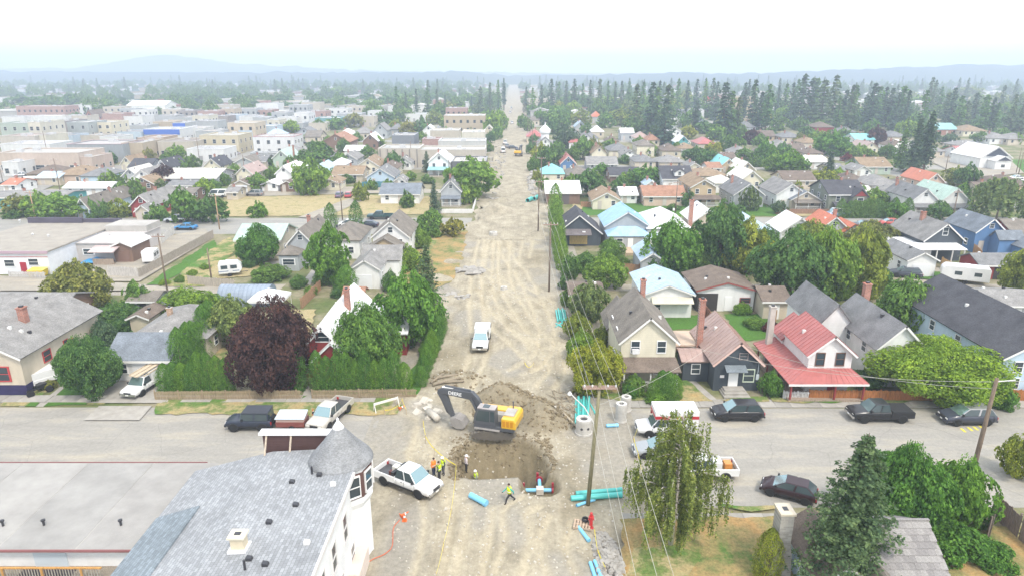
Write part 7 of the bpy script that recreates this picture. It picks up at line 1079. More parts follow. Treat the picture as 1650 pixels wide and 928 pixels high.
for px, py, k, c, l in ((372, 238, 'suv', (.1, .1, .11), 'dark car in the motel car park'), (384, 244, 'pickup', (.03, .05, .14), 'dark blue pickup in the motel car park'), (364, 250, 'suv', W_, 'white car at the left of the motel car park'), (378, 250, 'sedan', (.4, .4, .42), 'silver car in the motel car park'), (486, 232, 'sedan', (.05, .05, .06), 'black car beside the brown hall'), (474, 234, 'sedan', W_, 'white car right of the motel'), (462, 238, 'hatch', (.04, .1, .35), 'blue car right of the motel'), (396, 235, 'sedan', (.5, .5, .52), 'pale car at the motel front')): cat_(px, py, k, random.choice((0, 180, 170)), c, l)
for px, py, k, c, l in ((814, 233, 'pickup', W_, 'white pickup far along the dirt road'), (826, 240, 'sedan', (.06, .07, .09), 'dark car crossing the dirt road far off'), (811, 246, 'van', W_, 'white van at the left edge of the dirt road'), (822, 183, 'pickup', W_, 'white truck far up the dirt road'), (824, 176, 'van', W_, 'farthest white van on the dirt road'), (817, 238, 'suv', (.3, .3, .3), 'grey car far along the dirt road'), (825, 200, 'suv', W_, 'white car near the far excavator')): cat_(px, py, k, 0 if px == 826 else 90, c, l)
cat_(1636, 290, 'sedan', 180, W_, 'white car at the far right gravel lot'); cat_(1640, 299, 'suv', 180, W_, 'white wagon nearer at the far right gravel lot'); cat_(1432, 363, 'hatch', 180, (.5, .08, .06), 'red car on the second street at right'); cat_(1390, 366, 'sedan', 180, (.06, .06, .07), 'dark car hidden behind the orange roof')
# trailers
def trailer(px, py, L_, hw, h, rz, col, label, stripe=None):
    p = at(px, py); t = thing('travel_trailer', label, 'trailer', (p.x, p.y, .015), R(rz)); MB().prism([(-L_ / 2, .6), (L_ / 2 - .5, .6), (L_ / 2, 1.2), (L_ / 2 - .1, h - .5), (L_ / 2 - .6, h), (-L_ / 2 + .2, h), (-L_ / 2, h - .3)], -hw, hw, 'y').build('shell', mat('paint', col), t, bevel=.1)
    for x in (-L_ * .25, L_ * .15):
        for s in (-1, 1): MB().box(x - .5, x + .5, s * hw - .02, s * hw + .02, 1.4, 2.0).build('window', CGL, t)
    MB().box(-.3, .35, -hw - .02, -hw + .02, .75, 2.3).build('door', mat('gloss', (.65, .65, .65)), t); MB().box(-L_ / 2 - .02, L_ / 2 - .45, -hw - .012, -hw + .01, .95, 1.1).build('stripe', mat('gloss', stripe or (.15, .2, .3)), t); MB().box(-.6, .2, -.4, .4, h, h + .2).build('roof_unit', mat('gloss', (.7, .7, .7)), t); MB().tube([(L_ / 2 - .5, 0, .5), (L_ / 2 + .8, 0, .5)], .06).build('drawbar', BLK, t)
    for s in (-1, 1): wheel(t, -.2, s * (hw - .08), .34, .2)
    return t
trailer(1551, 455, 6.6, 1.15, 2.8, 155, (.76, .76, .75), 'white travel trailer beside the timber fence'); trailer(373, 444, 3.6, 1.0, 2.4, 20, (.75, .75, .74), 'small white camper with dark stripe on dry grass'); trailer(245, 424, 3.2, 1.0, 2.5, 100, (.74, .74, .73), 'white box trailer in the fenced work yard', (.4, .4, .4)); trailer(270 + 30, 252, 5, 1.1, 2.6, 0, (.76, .76, .75), 'small white trailer behind the white gable')
# ------------------------------------------------------------------ excavator
def placed(parts_fn, name, label, cat, loc, rz): t = thing(name, label, cat, loc, rz); parts_fn(t); return t
YEL = mat('paint', (.72, .42, .03)); GRY = mat('gloss', (.085, .09, .10)); STEEL = mat('concrete', (.30, .28, .26)); TRK = mat('concrete', (.13, .115, .095))
p = on(796, 702); EXC = thing('excavator', 'yellow and grey tracked excavator standing above the pit', 'excavator', (p.x, p.y + .3, max(gh(p.x, p.y), .02) + .02), R(178))
t = EXC          # local +x is the way the tracks point; the upper works are turned a little
for s in (-1, 1):
    y = s * 1.2; o = MB().prism([(1.95 * math.cos(a) * (1 if abs(math.cos(a)) < .8 else 1.0), .46 + .44 * math.sin(a)) for a in np.linspace(0, 2 * math.pi, 25)[:-1]], y - .3, y + .3, 'y').build('track', TRK, t)
    for k in range(22):
        a = 2 * math.pi * k / 22; x, z = 1.98 * math.cos(a), .46 + .47 * math.sin(a); MB().box(x - .07, x + .07, y - .33, y + .33, z - .035, z + .035).build('track_shoe', mat('concrete', (.17, .15, .12)), o)
MB().box(-.9, .9, -1, 1, .45, .95).build('undercarriage', GRY, t)
up = Matrix.Rotation(R(-14), 4, 'Z')
def U(mb): mb.v = [tuple(up @ Vector(v)) for v in mb.v]; return mb
U(MB().box(-2.3, 1.5, -1.35, 1.35, 1.0, 1.3)).build('deck', GRY, t)
# in this local frame +x is the picture's left; -y faces away, +y towards the camera
U(MB().prism([(-2.45, 1.3), (-1.1, 1.3), (-1.1, 2.25), (-2.25, 2.25), (-2.45, 2.0)], -1.35, 1.35, 'y')).build('engine_cover', YEL, t, bevel=.06); U(MB().box(-1.09, 1.0, -1.34, -.45, 1.31, 2.15)).build('side_cover', YEL, t, bevel=.05); U(MB().box(-2.1, -1.15, -.7, .7, 2.26, 2.34)).build('engine_lid', mat('concrete', (.42, .40, .37)), t); U(MB().box(-1.05, .2, -.4, .3, 1.31, 2.05)).build('hydraulic_bay', mat('concrete', (.38, .36, .33)), t)
for i in range(3): U(MB().box(-2.2 + i * .36, -1.95 + i * .36, 1.355, 1.375, 1.5, 2.05)).build('vent_grille', mat('gloss', (.55, .24, .02)), t)
cabx = U(MB().prism([(-.55, 1.3), (1.45, 1.3), (1.5, 2.0), (1.15, 2.95), (-.5, 2.95)], .38, 1.34, 'y')).build('cab', GRY, t, bevel=.05)
U(MB().prism([(.02, 1.75), (1.28, 1.75), (1.3, 2.05), (1.02, 2.8), (.02, 2.8)], 1.345, 1.36, 'y')).build('cab_window', CGL, cabx); U(MB().box(-.45, -.08, 1.345, 1.36, 1.8, 2.8)).build('cab_window', CGL, cabx); U(MB().slab((1.53, .5, 2.05), (1.53, 1.25, 2.05), (1.20, 1.25, 2.9), (1.20, .5, 2.9), .03)).build('windscreen', CGL, cabx); U(MB().box(-.5, 1.15, .4, 1.32, 2.96, 3.04)).build('cab_roof', mat('concrete', (.40, .37, .36)), cabx); U(MB().box(.1, .7, .55, 1.15, 3.045, 3.07)).build('roof_hatch', CGL, cabx)
U(MB().tube([(-1.6, -.9, 2.25), (-1.6, -.9, 2.95)], .06)).build('exhaust', GRY, t); U(MB().box(-1.0, 1.4, 1.36, 1.6, 1.02, 1.1)).build('catwalk', STEEL, t)
# boom, stick and bucket
def plate(pts, y0, y1): return U(MB().prism(pts, y0, y1, 'y'))
BOOM = mat('gloss', (.075, .08, .09)); bo = plate([(.7, 1.6), (1.25, 1.5), (2.3, 3.1), (5.1, 3.35), (5.3, 3.6), (5.1, 3.9), (2.0, 3.85), (1.4, 3.2)], -.28, .22).build('boom', BOOM, t, bevel=.04)
plate([(4.75, 3.95), (5.45, 3.6), (5.5, 3.3), (4.2, .95), (3.95, .9), (3.85, 1.1)], -.2, .14).build('stick', BOOM, t, bevel=.04); U(MB().box(3.9, 5.0, -.17, .11, 3.93, 3.97)).build('cylinder_guard', mat('gloss', (.8, .8, .78)), t)
CYL = mat('chrome', (.55, .53, .5))
for nm, a, b, r in (('boom_cylinder', (1.3, -.42, 1.55), (2.1, -.42, 3.3), .09), ('boom_cylinder', (1.3, .36, 1.55), (2.1, .36, 3.3), .09), ('stick_cylinder', (2.2, -.03, 3.95), (4.75, -.03, 4.1), .09), ('bucket_cylinder', (5.45, -.03, 3.4), (4.6, -.03, 1.4), .08), ('bucket_link', (4.6, -.03, 1.4), (4.0, -.03, .9), .07)): U(MB().tube([a, b], r, 8)).build(nm, GRY if 'cylinder' in nm and nm[0] != 'b' else BOOM, t); U(MB().tube([Vector(a).lerp(Vector(b), .55), b], r * .6, 8)).build('piston_rod', CYL, t)
bk = U(MB().prism([(4.15, 1.05), (3.6, 1.25), (2.95, 1.0), (2.6, .45), (2.9, .12), (3.5, .05), (3.9, .3)], -.62, .56, 'y')).build('bucket', STEEL, t, bevel=.03)
for k in range(5): U(MB().prism([(3.9, .3), (4.0, .42), (4.22, .22)], -.6 + k * .26, -.5 + k * .26, 'y')).build('bucket_tooth', STEEL, bk)
U(MB().lathe([(.16, 0), (.16, .1), (.05, .2)], 12, (1.35, -.9, 2.15))).build('beacon', mat('gloss', (.7, .35, .02)), t)
def text_mesh(body, size, m, name, parent, loc, rot):
    cu = bpy.data.curves.new('t', 'FONT'); cu.body = body; cu.size = size; cu.extrude = .004; cu.offset = .008; cu.align_x = 'CENTER'; ob = bpy.data.objects.new('t', cu); COL.objects.link(ob); dg = bpy.context.evaluated_depsgraph_get(); me = bpy.data.meshes.new_from_object(ob.evaluated_get(dg)); bpy.data.objects.remove(ob); me.materials.clear(); me.materials.append(m)
    o = link(name, me, parent, loc); o.rotation_euler = rot; return o
q = up @ Vector((3.7, .232, 3.38)); text_mesh('DEERE', .46, mat('gloss', (.82, .82, .82)), 'boom_lettering', t, q, (R(90), R(3), R(180 - 14)))
# far excavator on the road
p = at(836, 252); far = thing('excavator', 'small dark excavator far up the dirt road beside the poles', 'excavator', (p.x, p.y, .05), R(90))
for o in list(EXC.children):
    if o.name.split('.')[0] in ('track', 'deck', 'engine_cover', 'cab', 'boom', 'stick', 'bucket'): c = o.copy(); COL.objects.link(c); c.parent = far
# ------------------------------------------------------------------ people
def cloth(stops):
    m, nt, b = _nt('clothing'); sx = N(nt, 'ShaderNodeSeparateXYZ'); nt.links.new(coords(nt), sx.inputs[0]); dv = N(nt, 'ShaderNodeMath', operation='DIVIDE'); nt.links.new(sx.outputs[2], dv.inputs[0]); dv.inputs[1].default_value = 2.0
    r = ramp(nt, stops, 'CONSTANT'); nt.links.new(dv.outputs[0], r.inputs[0]); nt.links.new(r.outputs[0], b.inputs['Base Color']); b.inputs['Roughness'].default_value = .85; return m
SKIN = (.52, .32, .22)
def person(loc, rz, label, shirt, pants, vest=None, hat=None, walk=0.0, bend=0.0, sleeve=None):
    t = thing('person', label, 'person', loc, rz, 'workers on the road site'); s = walk
    J = {'pel': (0, 0, .95, .15), 'wai': (.02 + bend * .1, 0, 1.12, .14), 'che': (.03 + bend * .3, 0, 1.36 - bend * .08, .17), 'nec': (.04 + bend * .45, 0, 1.52 - bend * .15, .065), 'hea': (.06 + bend * .5, 0, 1.60 - bend * .17, .085), 'cro': (.065 + bend * .52, 0, 1.70 - bend * .18, .085), 'nose': (.15 + bend * .52, 0, 1.62 - bend * .18, .02)}
    E_ = [('pel', 'wai'), ('wai', 'che'), ('che', 'nec'), ('nec', 'hea'), ('hea', 'cro'), ('hea', 'nose')]
    for k, sg in (('l', 1), ('r', -1)):
        q = s * sg
        J.update({k + 'sh': (.03 + bend * .3, sg * .19, 1.42 - bend * .1, .075), k + 'el': (-.02 - q * .22 + bend * .45, sg * .27, 1.14 - bend * .1, .055), k + 'wr': (.12 - q * .35 + bend * .6, sg * .24, .92 + abs(q) * .06 - bend * .05, .042), k + 'ha': (.17 - q * .38 + bend * .62, sg * .23, .84 + abs(q) * .06, .036), k + 'hi': (0, sg * .10, .90, .115), k + 'kn': (.04 + q * .24, sg * .11, .50, .078), k + 'an': (-.01 + q * .36 - (.16 if q < 0 else 0), sg * .11, .10 + (.09 if q < 0 else 0), .052), k + 'to': (.15 + q * .38 - (.12 if q < 0 else 0), sg * .12, .05 + (.05 if q < 0 else 0), .042)})
        E_ += [('che', k + 'sh'), (k + 'sh', k + 'el'), (k + 'el', k + 'wr'), (k + 'wr', k + 'ha'), ('pel', k + 'hi'), (k + 'hi', k + 'kn'), (k + 'kn', k + 'an'), (k + 'an', k + 'to')]
    names = list(J); me = bpy.data.meshes.new('body'); me.from_pydata([J[n][:3] for n in names], [(names.index(a), names.index(b)) for a, b in E_], []); nk = J['nec'][2] / 2 - .005
    me.materials.append(cloth([(0, (.05, .035, .025)), (.07, pants), (.5, shirt), (nk, SKIN), (nk + .085, (.06, .04, .03))])); o = link('body', me, t); sk = o.modifiers.new('skin', 'SKIN'); sk.use_smooth_shade = True
    for i, n in enumerate(names): d = me.skin_vertices[0].data[i]; d.radius = (J[n][3], J[n][3]); d.use_root = n == 'pel'
    sb = o.modifiers.new('s', 'SUBSURF'); sb.levels = 1; sb.render_levels = 2
    if vest:
        c = J['che']; mb = MB(); rings = []
        for z, rx, ry in ((.98, .19, .23), (1.15, .185, .225), (1.36, .20, .245), (1.47, .15, .21)):
            f = (z - .95) / .5; rings.append([(.02 + bend * .32 * f + rx * math.cos(a), ry * math.sin(a), z - bend * .1 * f) for a in np.linspace(0, 2 * math.pi, 15)[:-1]])
        loft(mb, rings); ve = mb.build('vest', mat('stucco', vest), t, True); r2 = []
        for z in (1.10, 1.16): r2.append([(.02 + bend * .1 + .195 * math.cos(a), .235 * math.sin(a), z) for a in np.linspace(0, 2 * math.pi, 15)[:-1]])
        mb = MB(); loft(mb, r2); mb.build('reflective_band', mat('gloss', (.75, .75, .7)), ve)
    c = J['cro']
    if hat: MB().lathe([(.15, -.02), (.15, 0), (.115, .01), (.11, .06), (.07, .11), (.01, .125)], 14, (c[0] + .01, 0, c[2])).build('hard_hat', mat('gloss', hat), t, True)
    else: MB().lathe([(.085, -.04), (.1, .02), (.075, .075), (.01, .09)], 12, (c[0] - .015, 0, c[2])).build('hair', mat('stucco', (.06, .04, .03)), t, True)
    return t
HV = (.55, .72, .03); NAVY = (.03, .04, .08); BLKP = (.03, .03, .035)
def pers(px, py, rz, *a, **k): p = on(px, py); return person((p.x, p.y, p.z), R(rz), *a, **k)
pers(699, 767, -30, 'worker in bright orange shirt and blue jeans by the white pickup', (.78, .22, .04), NAVY, (.80, .22, .03))
pers(708.5, 773, 160, 'worker in yellow vest with back turned nearest the pickup bonnet', (.05, .06, .06), BLKP, HV); pers(715, 765, -150, 'worker in yellow vest and white hard hat beside the pit', (.04, .04, .05), (.10, .10, .11), HV, (.82, .82, .80))
pers(821, 810, 200, 'worker in yellow vest and teal sleeves walking past the pit', (.04, .34, .30), BLKP, (.62, .75, .03), None, 1.0)
pers(787, 545, 180, 'worker in yellow vest standing beside the white pickup on the road', (.35, .34, .05), BLKP, (.55, .55, .04))
p = at(766, 776, -1.45); person((p.x, 50.6, gh(p.x, 50.6) + .25), R(200), 'worker in yellow vest and pale hard hat down in the pit', (.3, .3, .3), NAVY, HV, (.8, .8, .82)); p = at(750, 772, -1.4); person((p.x, 50.7, gh(p.x, 50.7) + .2), R(20), 'worker in pale shirt down in the pit at left', (.6, .52, .52), BLKP, None, (.82, .8, .8))
# ------------------------------------------------------------------ poles and wires
POLE = mat('wood', (.20, .15, .11)); POLEG = mat('wood', (.24, .22, .13)); WIRE = mat('gloss', (.42, .40, .34)); WIRED = mat('gloss', (.12, .12, .12)); INS = mat('gloss', (.62, .62, .60)); ARM = mat('wood', (.36, .25, .20))
def pole(base, h, label, lean=(0, 0), m=POLE, arms=((.4, 1.2),), r=.15, rz=0):
    t = thing('utility_pole', label, 'pole', base, rz); o = MB().tube([(0, 0, -.2), (lean[0] * .5, lean[1] * .5, h / 2), (lean[0], lean[1], h)], [r, r * .85, r * .68], 10).build('shaft', m, t, True)
    for dz, al in arms:
        a = MB().box(lean[0] - al, lean[0] + al, lean[1] - .2, lean[1] - .08, h - dz - .06, h - dz + .06).build('crossarm', ARM, t)
        for x in (-al + .1, -al * .45, al * .45, al - .1): MB().lathe([(.025, 0), (.025, .08), (.07, .1), (.06, .2), (.03, .24)], 8, (lean[0] + x, lean[1] - .14, h - dz + .06)).build('insulator', INS, a)
    return t
MP = at(947, 812); MP.z = gh(MP.x, MP.y); MH = 10.4
t = pole(MP, MH, 'tall weathered utility pole with crossarm and street lamp beside the pit', (.55, .0), POLEG, ((.35, 1.25),), .17)
MB().box(-.72, 1.8, .12, .24, MH - .41, MH - .29).build('crossarm', ARM, t); MB().tube([(.35, 0, 6.9), (-.5, .3, 8.3), (-1.5, .4, 9.3)], .045).build('lamp_arm', INS, t); MB().lathe([(.03, 0), (.16, .06), (.17, .16), (.06, .3), (.02, .34)], 12, (-1.6, .42, 9.2)).build('lamp_head', mat('gloss', (.72, .72, .70)), t)
RP = at(1562, 780); t = pole(RP, 9.5, 'dark leaning utility pole beside the right hand street', (.15, 0), POLE, (), .2); MB().tube([(.15, 0, 9.2), (1.6, 0, 9.35)], .04).build('lamp_arm', INS, t)
LINE = [(5.9, -4.0, 10.2), (MP.x + .55, MP.y, MH), (at(884.5, 470).x, at(884.5, 470).y, 9.4), (at(867, 373).x, at(867, 373).y, 9.4)]
for i, (px, pb, pt) in enumerate(((884.5, 470, 358), (867, 373, 290))):
    b = at(px, pb); pole(b, top_z(b, pt), ['second pole of the line along the dirt road', 'third pole of the line along the dirt road'][i], (.1, 0), POLE, ((.4, 1.1),))
for k in range(9):
    y = 186 + k * 46; pole(Vector((7.6, y, 0)), 9.6, 'distant pole of the line along the dirt road', (0, 0), POLE, ((.4, 1.1),) if k < 3 else ()); LINE.append((7.6, y, 9.6))
for px, pb, pt, l, m in ((270, 471, 377, 'pole beside the alley left of the small camper', POLE), (342, 458, 400, 'short pole at the corner of the green lot', POLE), (354, 370, 313, 'tan pole on the second street near the blue sedan', mat('wood', (.45, .30, .18))), (552, 355, 292, 'pole with crossarm at the vacant lot', POLE), (58, 356, 308, 'tan pole behind the workshop roof', mat('wood', (.5, .33, .2))), (1534, 358, 307, 'pole in front of the green roofed house', POLE), (1283, 341, 298, 'pole in front of the beige bungalow', POLE), (1088, 346, 292, 'pole in front of the tan house', POLE), (1523, 278, 250, 'pole beside the gravel road at right', POLE), (1637, 280, 238, 'pole in front of the white hall', POLE), (1641, 282, 246, 'second pole in front of the white hall', POLE), (97, 308, 256, 'pole in front of the pinkish store', POLE), (80, 266, 212, 'pole behind the brown hipped roofs', POLE), (5, 295, 272, 'pole at the left edge car park', POLE), (724, 284, 246, 'pole beside the tall white house', POLE), (663, 268, 228, 'pole in front of the long warehouse', POLE), (223, 292, 262, 'pole beside the white gable', POLE), (322, 262, 222, 'pole at the low white building', POLE), (395, 285, 250, 'pole beside the pink roofed house', POLE), (132, 347, 325, 'white mast beside the hedge', INS), (32, 302, 280, 'short pole beside the delivery truck', POLE), (698, 470, 420, 'plain wooden pole behind the roadside spruce', POLE), (962, 262, 232, 'pole behind the grey bungalow', POLE), (1226, 262, 238, 'pole beside the green trees at right', POLE)):
    b = at(px, pb); pole(b, top_z(b, pt), l, (0, 0), m, ((.4, 1.0),) if pb > 300 and 'mast' not in l and 'plain' not in l and 'short' not in l else (), .13)
def wire(a, b, label, sag=.5, r=.0125, m=WIRE, n=14):
    a, b = Vector(a), Vector(b); mb = MB(); mb.tube([a.lerp(b, i / n) - Vector((0, 0, sag * 4 * (i / n) * (1 - i / n))) for i in range(n + 1)], r, 5); return tag(mb.build('power_line', m), label, 'cable')
for s, x in (('left', -1.1), ('middle', .35), ('right', 1.15)):
    wire((LINE[1][0] + x, LINE[1][1] - .1, MH + .1 - .35 + .2), (LINE[0][0] + x + .7, LINE[0][1], 9.9), f'{s} power line running from the lamp pole towards the camera', .9); wire((LINE[1][0] + x, LINE[1][1] - .1, MH - .05), (LINE[2][0] + .1 + x * .9, LINE[2][1], 9.2), f'{s} power line from the lamp pole to the second pole', 1.0)
    wire((LINE[2][0] + .1 + x * .9, LINE[2][1], 9.2), (LINE[3][0] + x * .9, LINE[3][1], 9.2), f'{s} power line between second and third pole', .7, .02)
wire((LINE[1][0], LINE[1][1], 8.3), (LINE[0][0] + .2, LINE[0][1], 7.6), 'low telephone cable from the lamp pole towards the camera', .6); wire((LINE[1][0], LINE[1][1], 7.9), (LINE[2][0], LINE[2][1], 7.4), 'low telephone cable from the lamp pole to the second pole', .8, .03, WIRED)
wire((LINE[1][0], LINE[1][1], 8.6), (at(1150, 560, 4.5).x, 65.4, 4.6), 'service cable from the lamp pole to the slate house', .5, .015); wire((RP.x + .15, RP.y, 9.2), (17.5, 66.5, 4.4), 'service cable from the right pole towards the slate house', 1.2, .018); wire((RP.x + .15, RP.y, 8.6), (24.0, 64.0, 5.0), 'service cable from the right pole to the red porch', .9, .018); wire((RP.x + .1, RP.y, 9.3), (60, 50, 9.0), 'cable leaving the right pole to the right', .5, .02)
# ------------------------------------------------------------------ fences
def fence(pp, h, col, name, label, board=.14, gap=.03, step=2.4, cat='fence', zoff=0.0):
    pts = [at(*q) for q in pp]; t = thing(name, label, cat, pts[0]); o = pts[0]; m = mat('wood', col); mb = MB(); rl = MB()
    for a, b in zip(pts[:-1], pts[1:]):
        d = (b - a); L_ = d.length; d.normalize(); nrm = Vector((-d.y, d.x, 0)); n = int(L_ / (board + gap)); rg = random.Random(int(L_ * 10))
        for i in range(n):
            s = a - o + d * (i * (board + gap)); e = s + d * board; hh = h * rg.uniform(.95, 1.04); q = nrm * .02
            mb.add([s - q, e - q, e + q, s + q, s - q + Vector((0, 0, hh)), e - q + Vector((0, 0, hh)), e + q + Vector((0, 0, hh)), s + q + Vector((0, 0, hh))], [(4, 5, 6, 7), (0, 1, 5, 4), (1, 2, 6, 5), (2, 3, 7, 6), (3, 0, 4, 7)])
        for z in (h * .25, h * .75): s = a - o + nrm * .05; e = b - o + nrm * .05; rl.add([s + Vector((0, 0, z)), e + Vector((0, 0, z)), e + nrm * .05 + Vector((0, 0, z)), s + nrm * .05 + Vector((0, 0, z)), s + Vector((0, 0, z + .09)), e + Vector((0, 0, z + .09)), e + nrm * .05 + Vector((0, 0, z + .09)), s + nrm * .05 + Vector((0, 0, z + .09))], [(0, 3, 2, 1), (4, 5, 6, 7), (0, 1, 5, 4), (1, 2, 6, 5), (2, 3, 7, 6), (3, 0, 4, 7)])
        for i in range(int(L_ / step) + 1): q = a - o + d * min(i * step, L_) + nrm * .13; link('post', unit('box', m, 'post'), t, q, 0, (.1, .1, h * 1.04))
    mb.build('boards', m, t)['kind'] = 'stuff'; rl.build('rail', m, t); return t
fence([(250, 645), (487, 643)], 1.05, (.40, .31, .20), 'picket_fence', 'tan picket fence in front of the purple maple', .06, .05); fence([(503, 643), (672, 641)], 1.05, (.40, .31, .20), 'picket_fence', 'tan picket fence along the hedge up to the dirt road', .06, .05); fence([(0, 636), (55, 595), (95, 568)], 1.2, (.30, .22, .15), 'plank_fence', 'brown plank fence beside the beige house', .1, .02)
fence([(1303, 645), (1520, 647)], 1.2, (.42, .17, .06), 'board_fence', 'reddish brown board fence in front of the red porch'); fence([(1585, 645), (1700, 647)], 1.3, (.42, .17, .06), 'board_fence', 'reddish brown board fence at the right edge'); t = fence([(1262, 644), (1303, 645)], 1.0, (.74, .74, .72), 'picket_gate', 'white picket gate beside the red brown fence', .07, .07, 1.4)
fence([(1145, 522), (1126, 495), (1118, 478)], 1.6, (.30, .14, .09), 'board_fence', 'dark brown fence between the two back lawns'); fence([(1250, 518), (1217, 482)], 1.6, (.45, .26, .12), 'board_fence', 'tan fence beside the second back lawn'); fence([(1006, 442), (1040, 443)], 1.8, (.33, .19, .10), 'board_fence', 'brown gate panel behind the garages'); fence([(487, 497), (518, 466)], 1.6, (.40, .24, .14), 'board_fence', 'brown fence behind the white canopy tent')
fence([(176, 446), (226, 448)], 1.7, (.55, .52, .48), 'board_fence', 'pale fence behind the work yard'); fence([(226, 448), (300, 408), (345, 383)], 1.6, (.38, .33, .28), 'board_fence', 'long grey fence slanting between yard and green lot'); fence([(215, 400), (262, 394), (282, 376)], 1.7, (.60, .58, .54), 'board_fence', 'pale fence behind the box trailer'); fence([(15, 448), (75, 449)], 1.1, (.62, .60, .58), 'picket_fence', 'white yard fence in front of the workshop', .08, .06); fence([(303, 458), (350, 462), (380, 464)], 1.4, (.45, .40, .33), 'board_fence', 'weathered fence along the alley by the camper'); fence([(584, 304), (636, 303)], 1.9, (.05, .22, .27), 'board_fence', 'teal fence in front of the pale blue bungalow'); fence([(1593, 870), (1600, 830), (1640, 870), (1680, 905)], 1.9, (.24, .19, .16), 'board_fence', 'old grey fence at the bottom right corner'); fence([(1515, 430), (1560, 455)], 1.7, (.55, .34, .14), 'board_fence', 'new timber fence beside the travel trailer'); fence([(1560, 400), (1580, 420)], 1.7, (.5, .28, .14), 'board_fence', 'tan fence below the blue house'); fence([(960, 335), (935, 334)], 1.4, (.4, .22, .13), 'board_fence', 'short brown fence beside the cream cottage'); fence([(1250, 346), (1340, 346)], 1.3, (.3, .18, .12), 'board_fence', 'dark fence in front of the beige bungalow'); fence([(915, 470), (930, 500), (938, 540)], 1.2, (.38, .2, .12), 'board_fence', 'low rusty fence along the roadside shrubs')
t = thing('garden_wall', 'low white wall in front of the tall grey house', 'wall', at(700, 344)); a = at(700, 344); b = at(762, 342); c = at(768, 322); m = mat('stucco', (.7, .68, .66)); MB().box(0, b.x - a.x, -.1, .1, 0, 1.0).build('wall', m, t); o = MB().box(-.1, .1, 0, (c - b).length, 0, 1.0).build('side_wall', m, t); o.location = (b.x - a.x, b.y - a.y + .12, 0); o.rotation_euler.z = math.atan2(-(c.x - b.x), c.y - b.y)
# ------------------------------------------------------------------ things on the site
TURQ = mat('gloss', (.09, .48, .44)); SKYB = mat('gloss', (.20, .52, .74)); CONCR = mat('concrete', (.50, .48, .44))
def pipe(a, b, r, m, label, z=None, grp=None):
    pa, pb = on(*a), on(*b)
    if z: pa.z += z; pb.z += z
    pa.z += r; pb.z += r; c = (pa + pb) / 2; d = (pb - pa).normalized(); L_ = (pb - pa).length; mb = MB(); n = 14; u = d.cross(Vector((0, 0, 1))).normalized(); w = d.cross(u); V_ = []
    for s in (-L_ / 2, L_ / 2):
        for rr in (r, r * .86):
            for k in range(n): an = 2 * math.pi * k / n; V_.append(d * s + (u * math.cos(an) + w * math.sin(an)) * rr)
    F_ = []
    for k in range(n): j = (k + 1) % n; F_ += [(k, j, 2 * n + j, 2 * n + k), (n + k, n + j, 3 * n + j, 3 * n + k), (k, j, n + j, n + k), (2 * n + k, 2 * n + j, 3 * n + j, 3 * n + k)]
    t = thing('pipe', label, 'pipe', c, 0, grp); MB().add(V_, F_).build('tube', m, t, False); e = d * (L_ / 2 - .12); MB().tube([e - d * .12, e + d * .12], r * 1.12, 14).build('bell_end', m, t); return t
for i in range(6): pipe((928 + i * 4.2, 646 - (i % 2) * 2), (928 + i * 3.6, 684), .13, TURQ, 'turquoise pipe lying beside the big concrete ring', (.0, .22)[i % 2], 'turquoise pipes beside the concrete rings')
pipe((944, 640), (960, 668), .09, TURQ, 'thin turquoise pipe slanting by the lamp pole'); pipe((920, 806), (1002, 800), .22, TURQ, 'long turquoise pipe at the foot of the lamp pole'); pipe((928, 798), (1002, 792), .2, TURQ, 'second long turquoise pipe behind the lamp pole'); pipe((929, 816), (958, 806), .12, SKYB, 'thin blue pipe leaning under the turquoise pipes'); pipe((758, 801), (784, 815), .24, SKYB, 'thick sky blue pipe lying in front of the pit'); pipe((977, 688), (996, 687), .17, SKYB, 'short blue pipe beside the camper truck'); pipe((932, 851), (949, 873), .14, SKYB, 'blue pipe beside the pallet'); pipe((951, 908), (960, 935), .13, SKYB, 'left blue pipe beside the rubble'); pipe((958, 905), (970, 935), .13, SKYB, 'right blue pipe beside the rubble')
for i in range(5): pipe((896 + i * 3.4, 501), (899 + i * 3.4, 519), .13, TURQ, 'turquoise pipe in the stack along the road edge', (0, .22)[i % 2], 'turquoise pipe stack'); 
pipe((896, 522), (910, 530), .1, TURQ, 'loose turquoise pipe below the stack'); pipe((895, 528), (906, 521), .1, TURQ, 'loose turquoise pipe crossing the other')
pipe((861, 324), (866, 321), .55, TURQ, 'short fat turquoise pipe beside the third pole'); pipe((850, 327), (856, 324), .55, TURQ, 'fat turquoise pipe left of the third pole')
def ring(px, py, r, h, label, holes=False):
    p = on(px, py); t = thing('concrete_ring', label, 'manhole ring', p); MB().lathe([(r * .62, 0), (r, 0), (r, h), (r * .62, h)], 24).build('barrel', CONCR, t); MB().lathe([(r * .98, h), (r * .98, h + .16), (r * .5, h + .16), (r * .5, h)], 24).build('rim', mat('concrete', (.56, .54, .5)), t); MB().lathe([(.01, h + .02), (r * .6, h + .02), (r * .6, h + .03), (.01, h + .03)], 20).build('shaft', DARKV, t); MB().lathe([(r * .9, 0), (r * 1.14, 0), (r * 1.14, .16), (r * .9, .16)], 24).build('base', CONCR, t)
    if holes:
        for a in (-110, -60): MB().tube([((r - .1) * math.cos(R(a)), (r - .1) * math.sin(R(a)), .75), ((r + .02) * math.cos(R(a)), (r + .02) * math.sin(R(a)), .75)], .12, 12).build('pipe_hole', DARKV, t)
ring(940, 697, .72, 1.35, 'squat concrete manhole ring with two pipe holes', True); ring(1000, 678, .52, 1.75, 'tall concrete ring in front of the other'); ring(1008, 661, .5, 1.4, 'concrete ring behind the tall one'); ring(795, 379, .8, .5, 'low concrete ring on the dirt road'); ring(812, 467, .5, .35, 'small concrete manhole collar in the dirt')
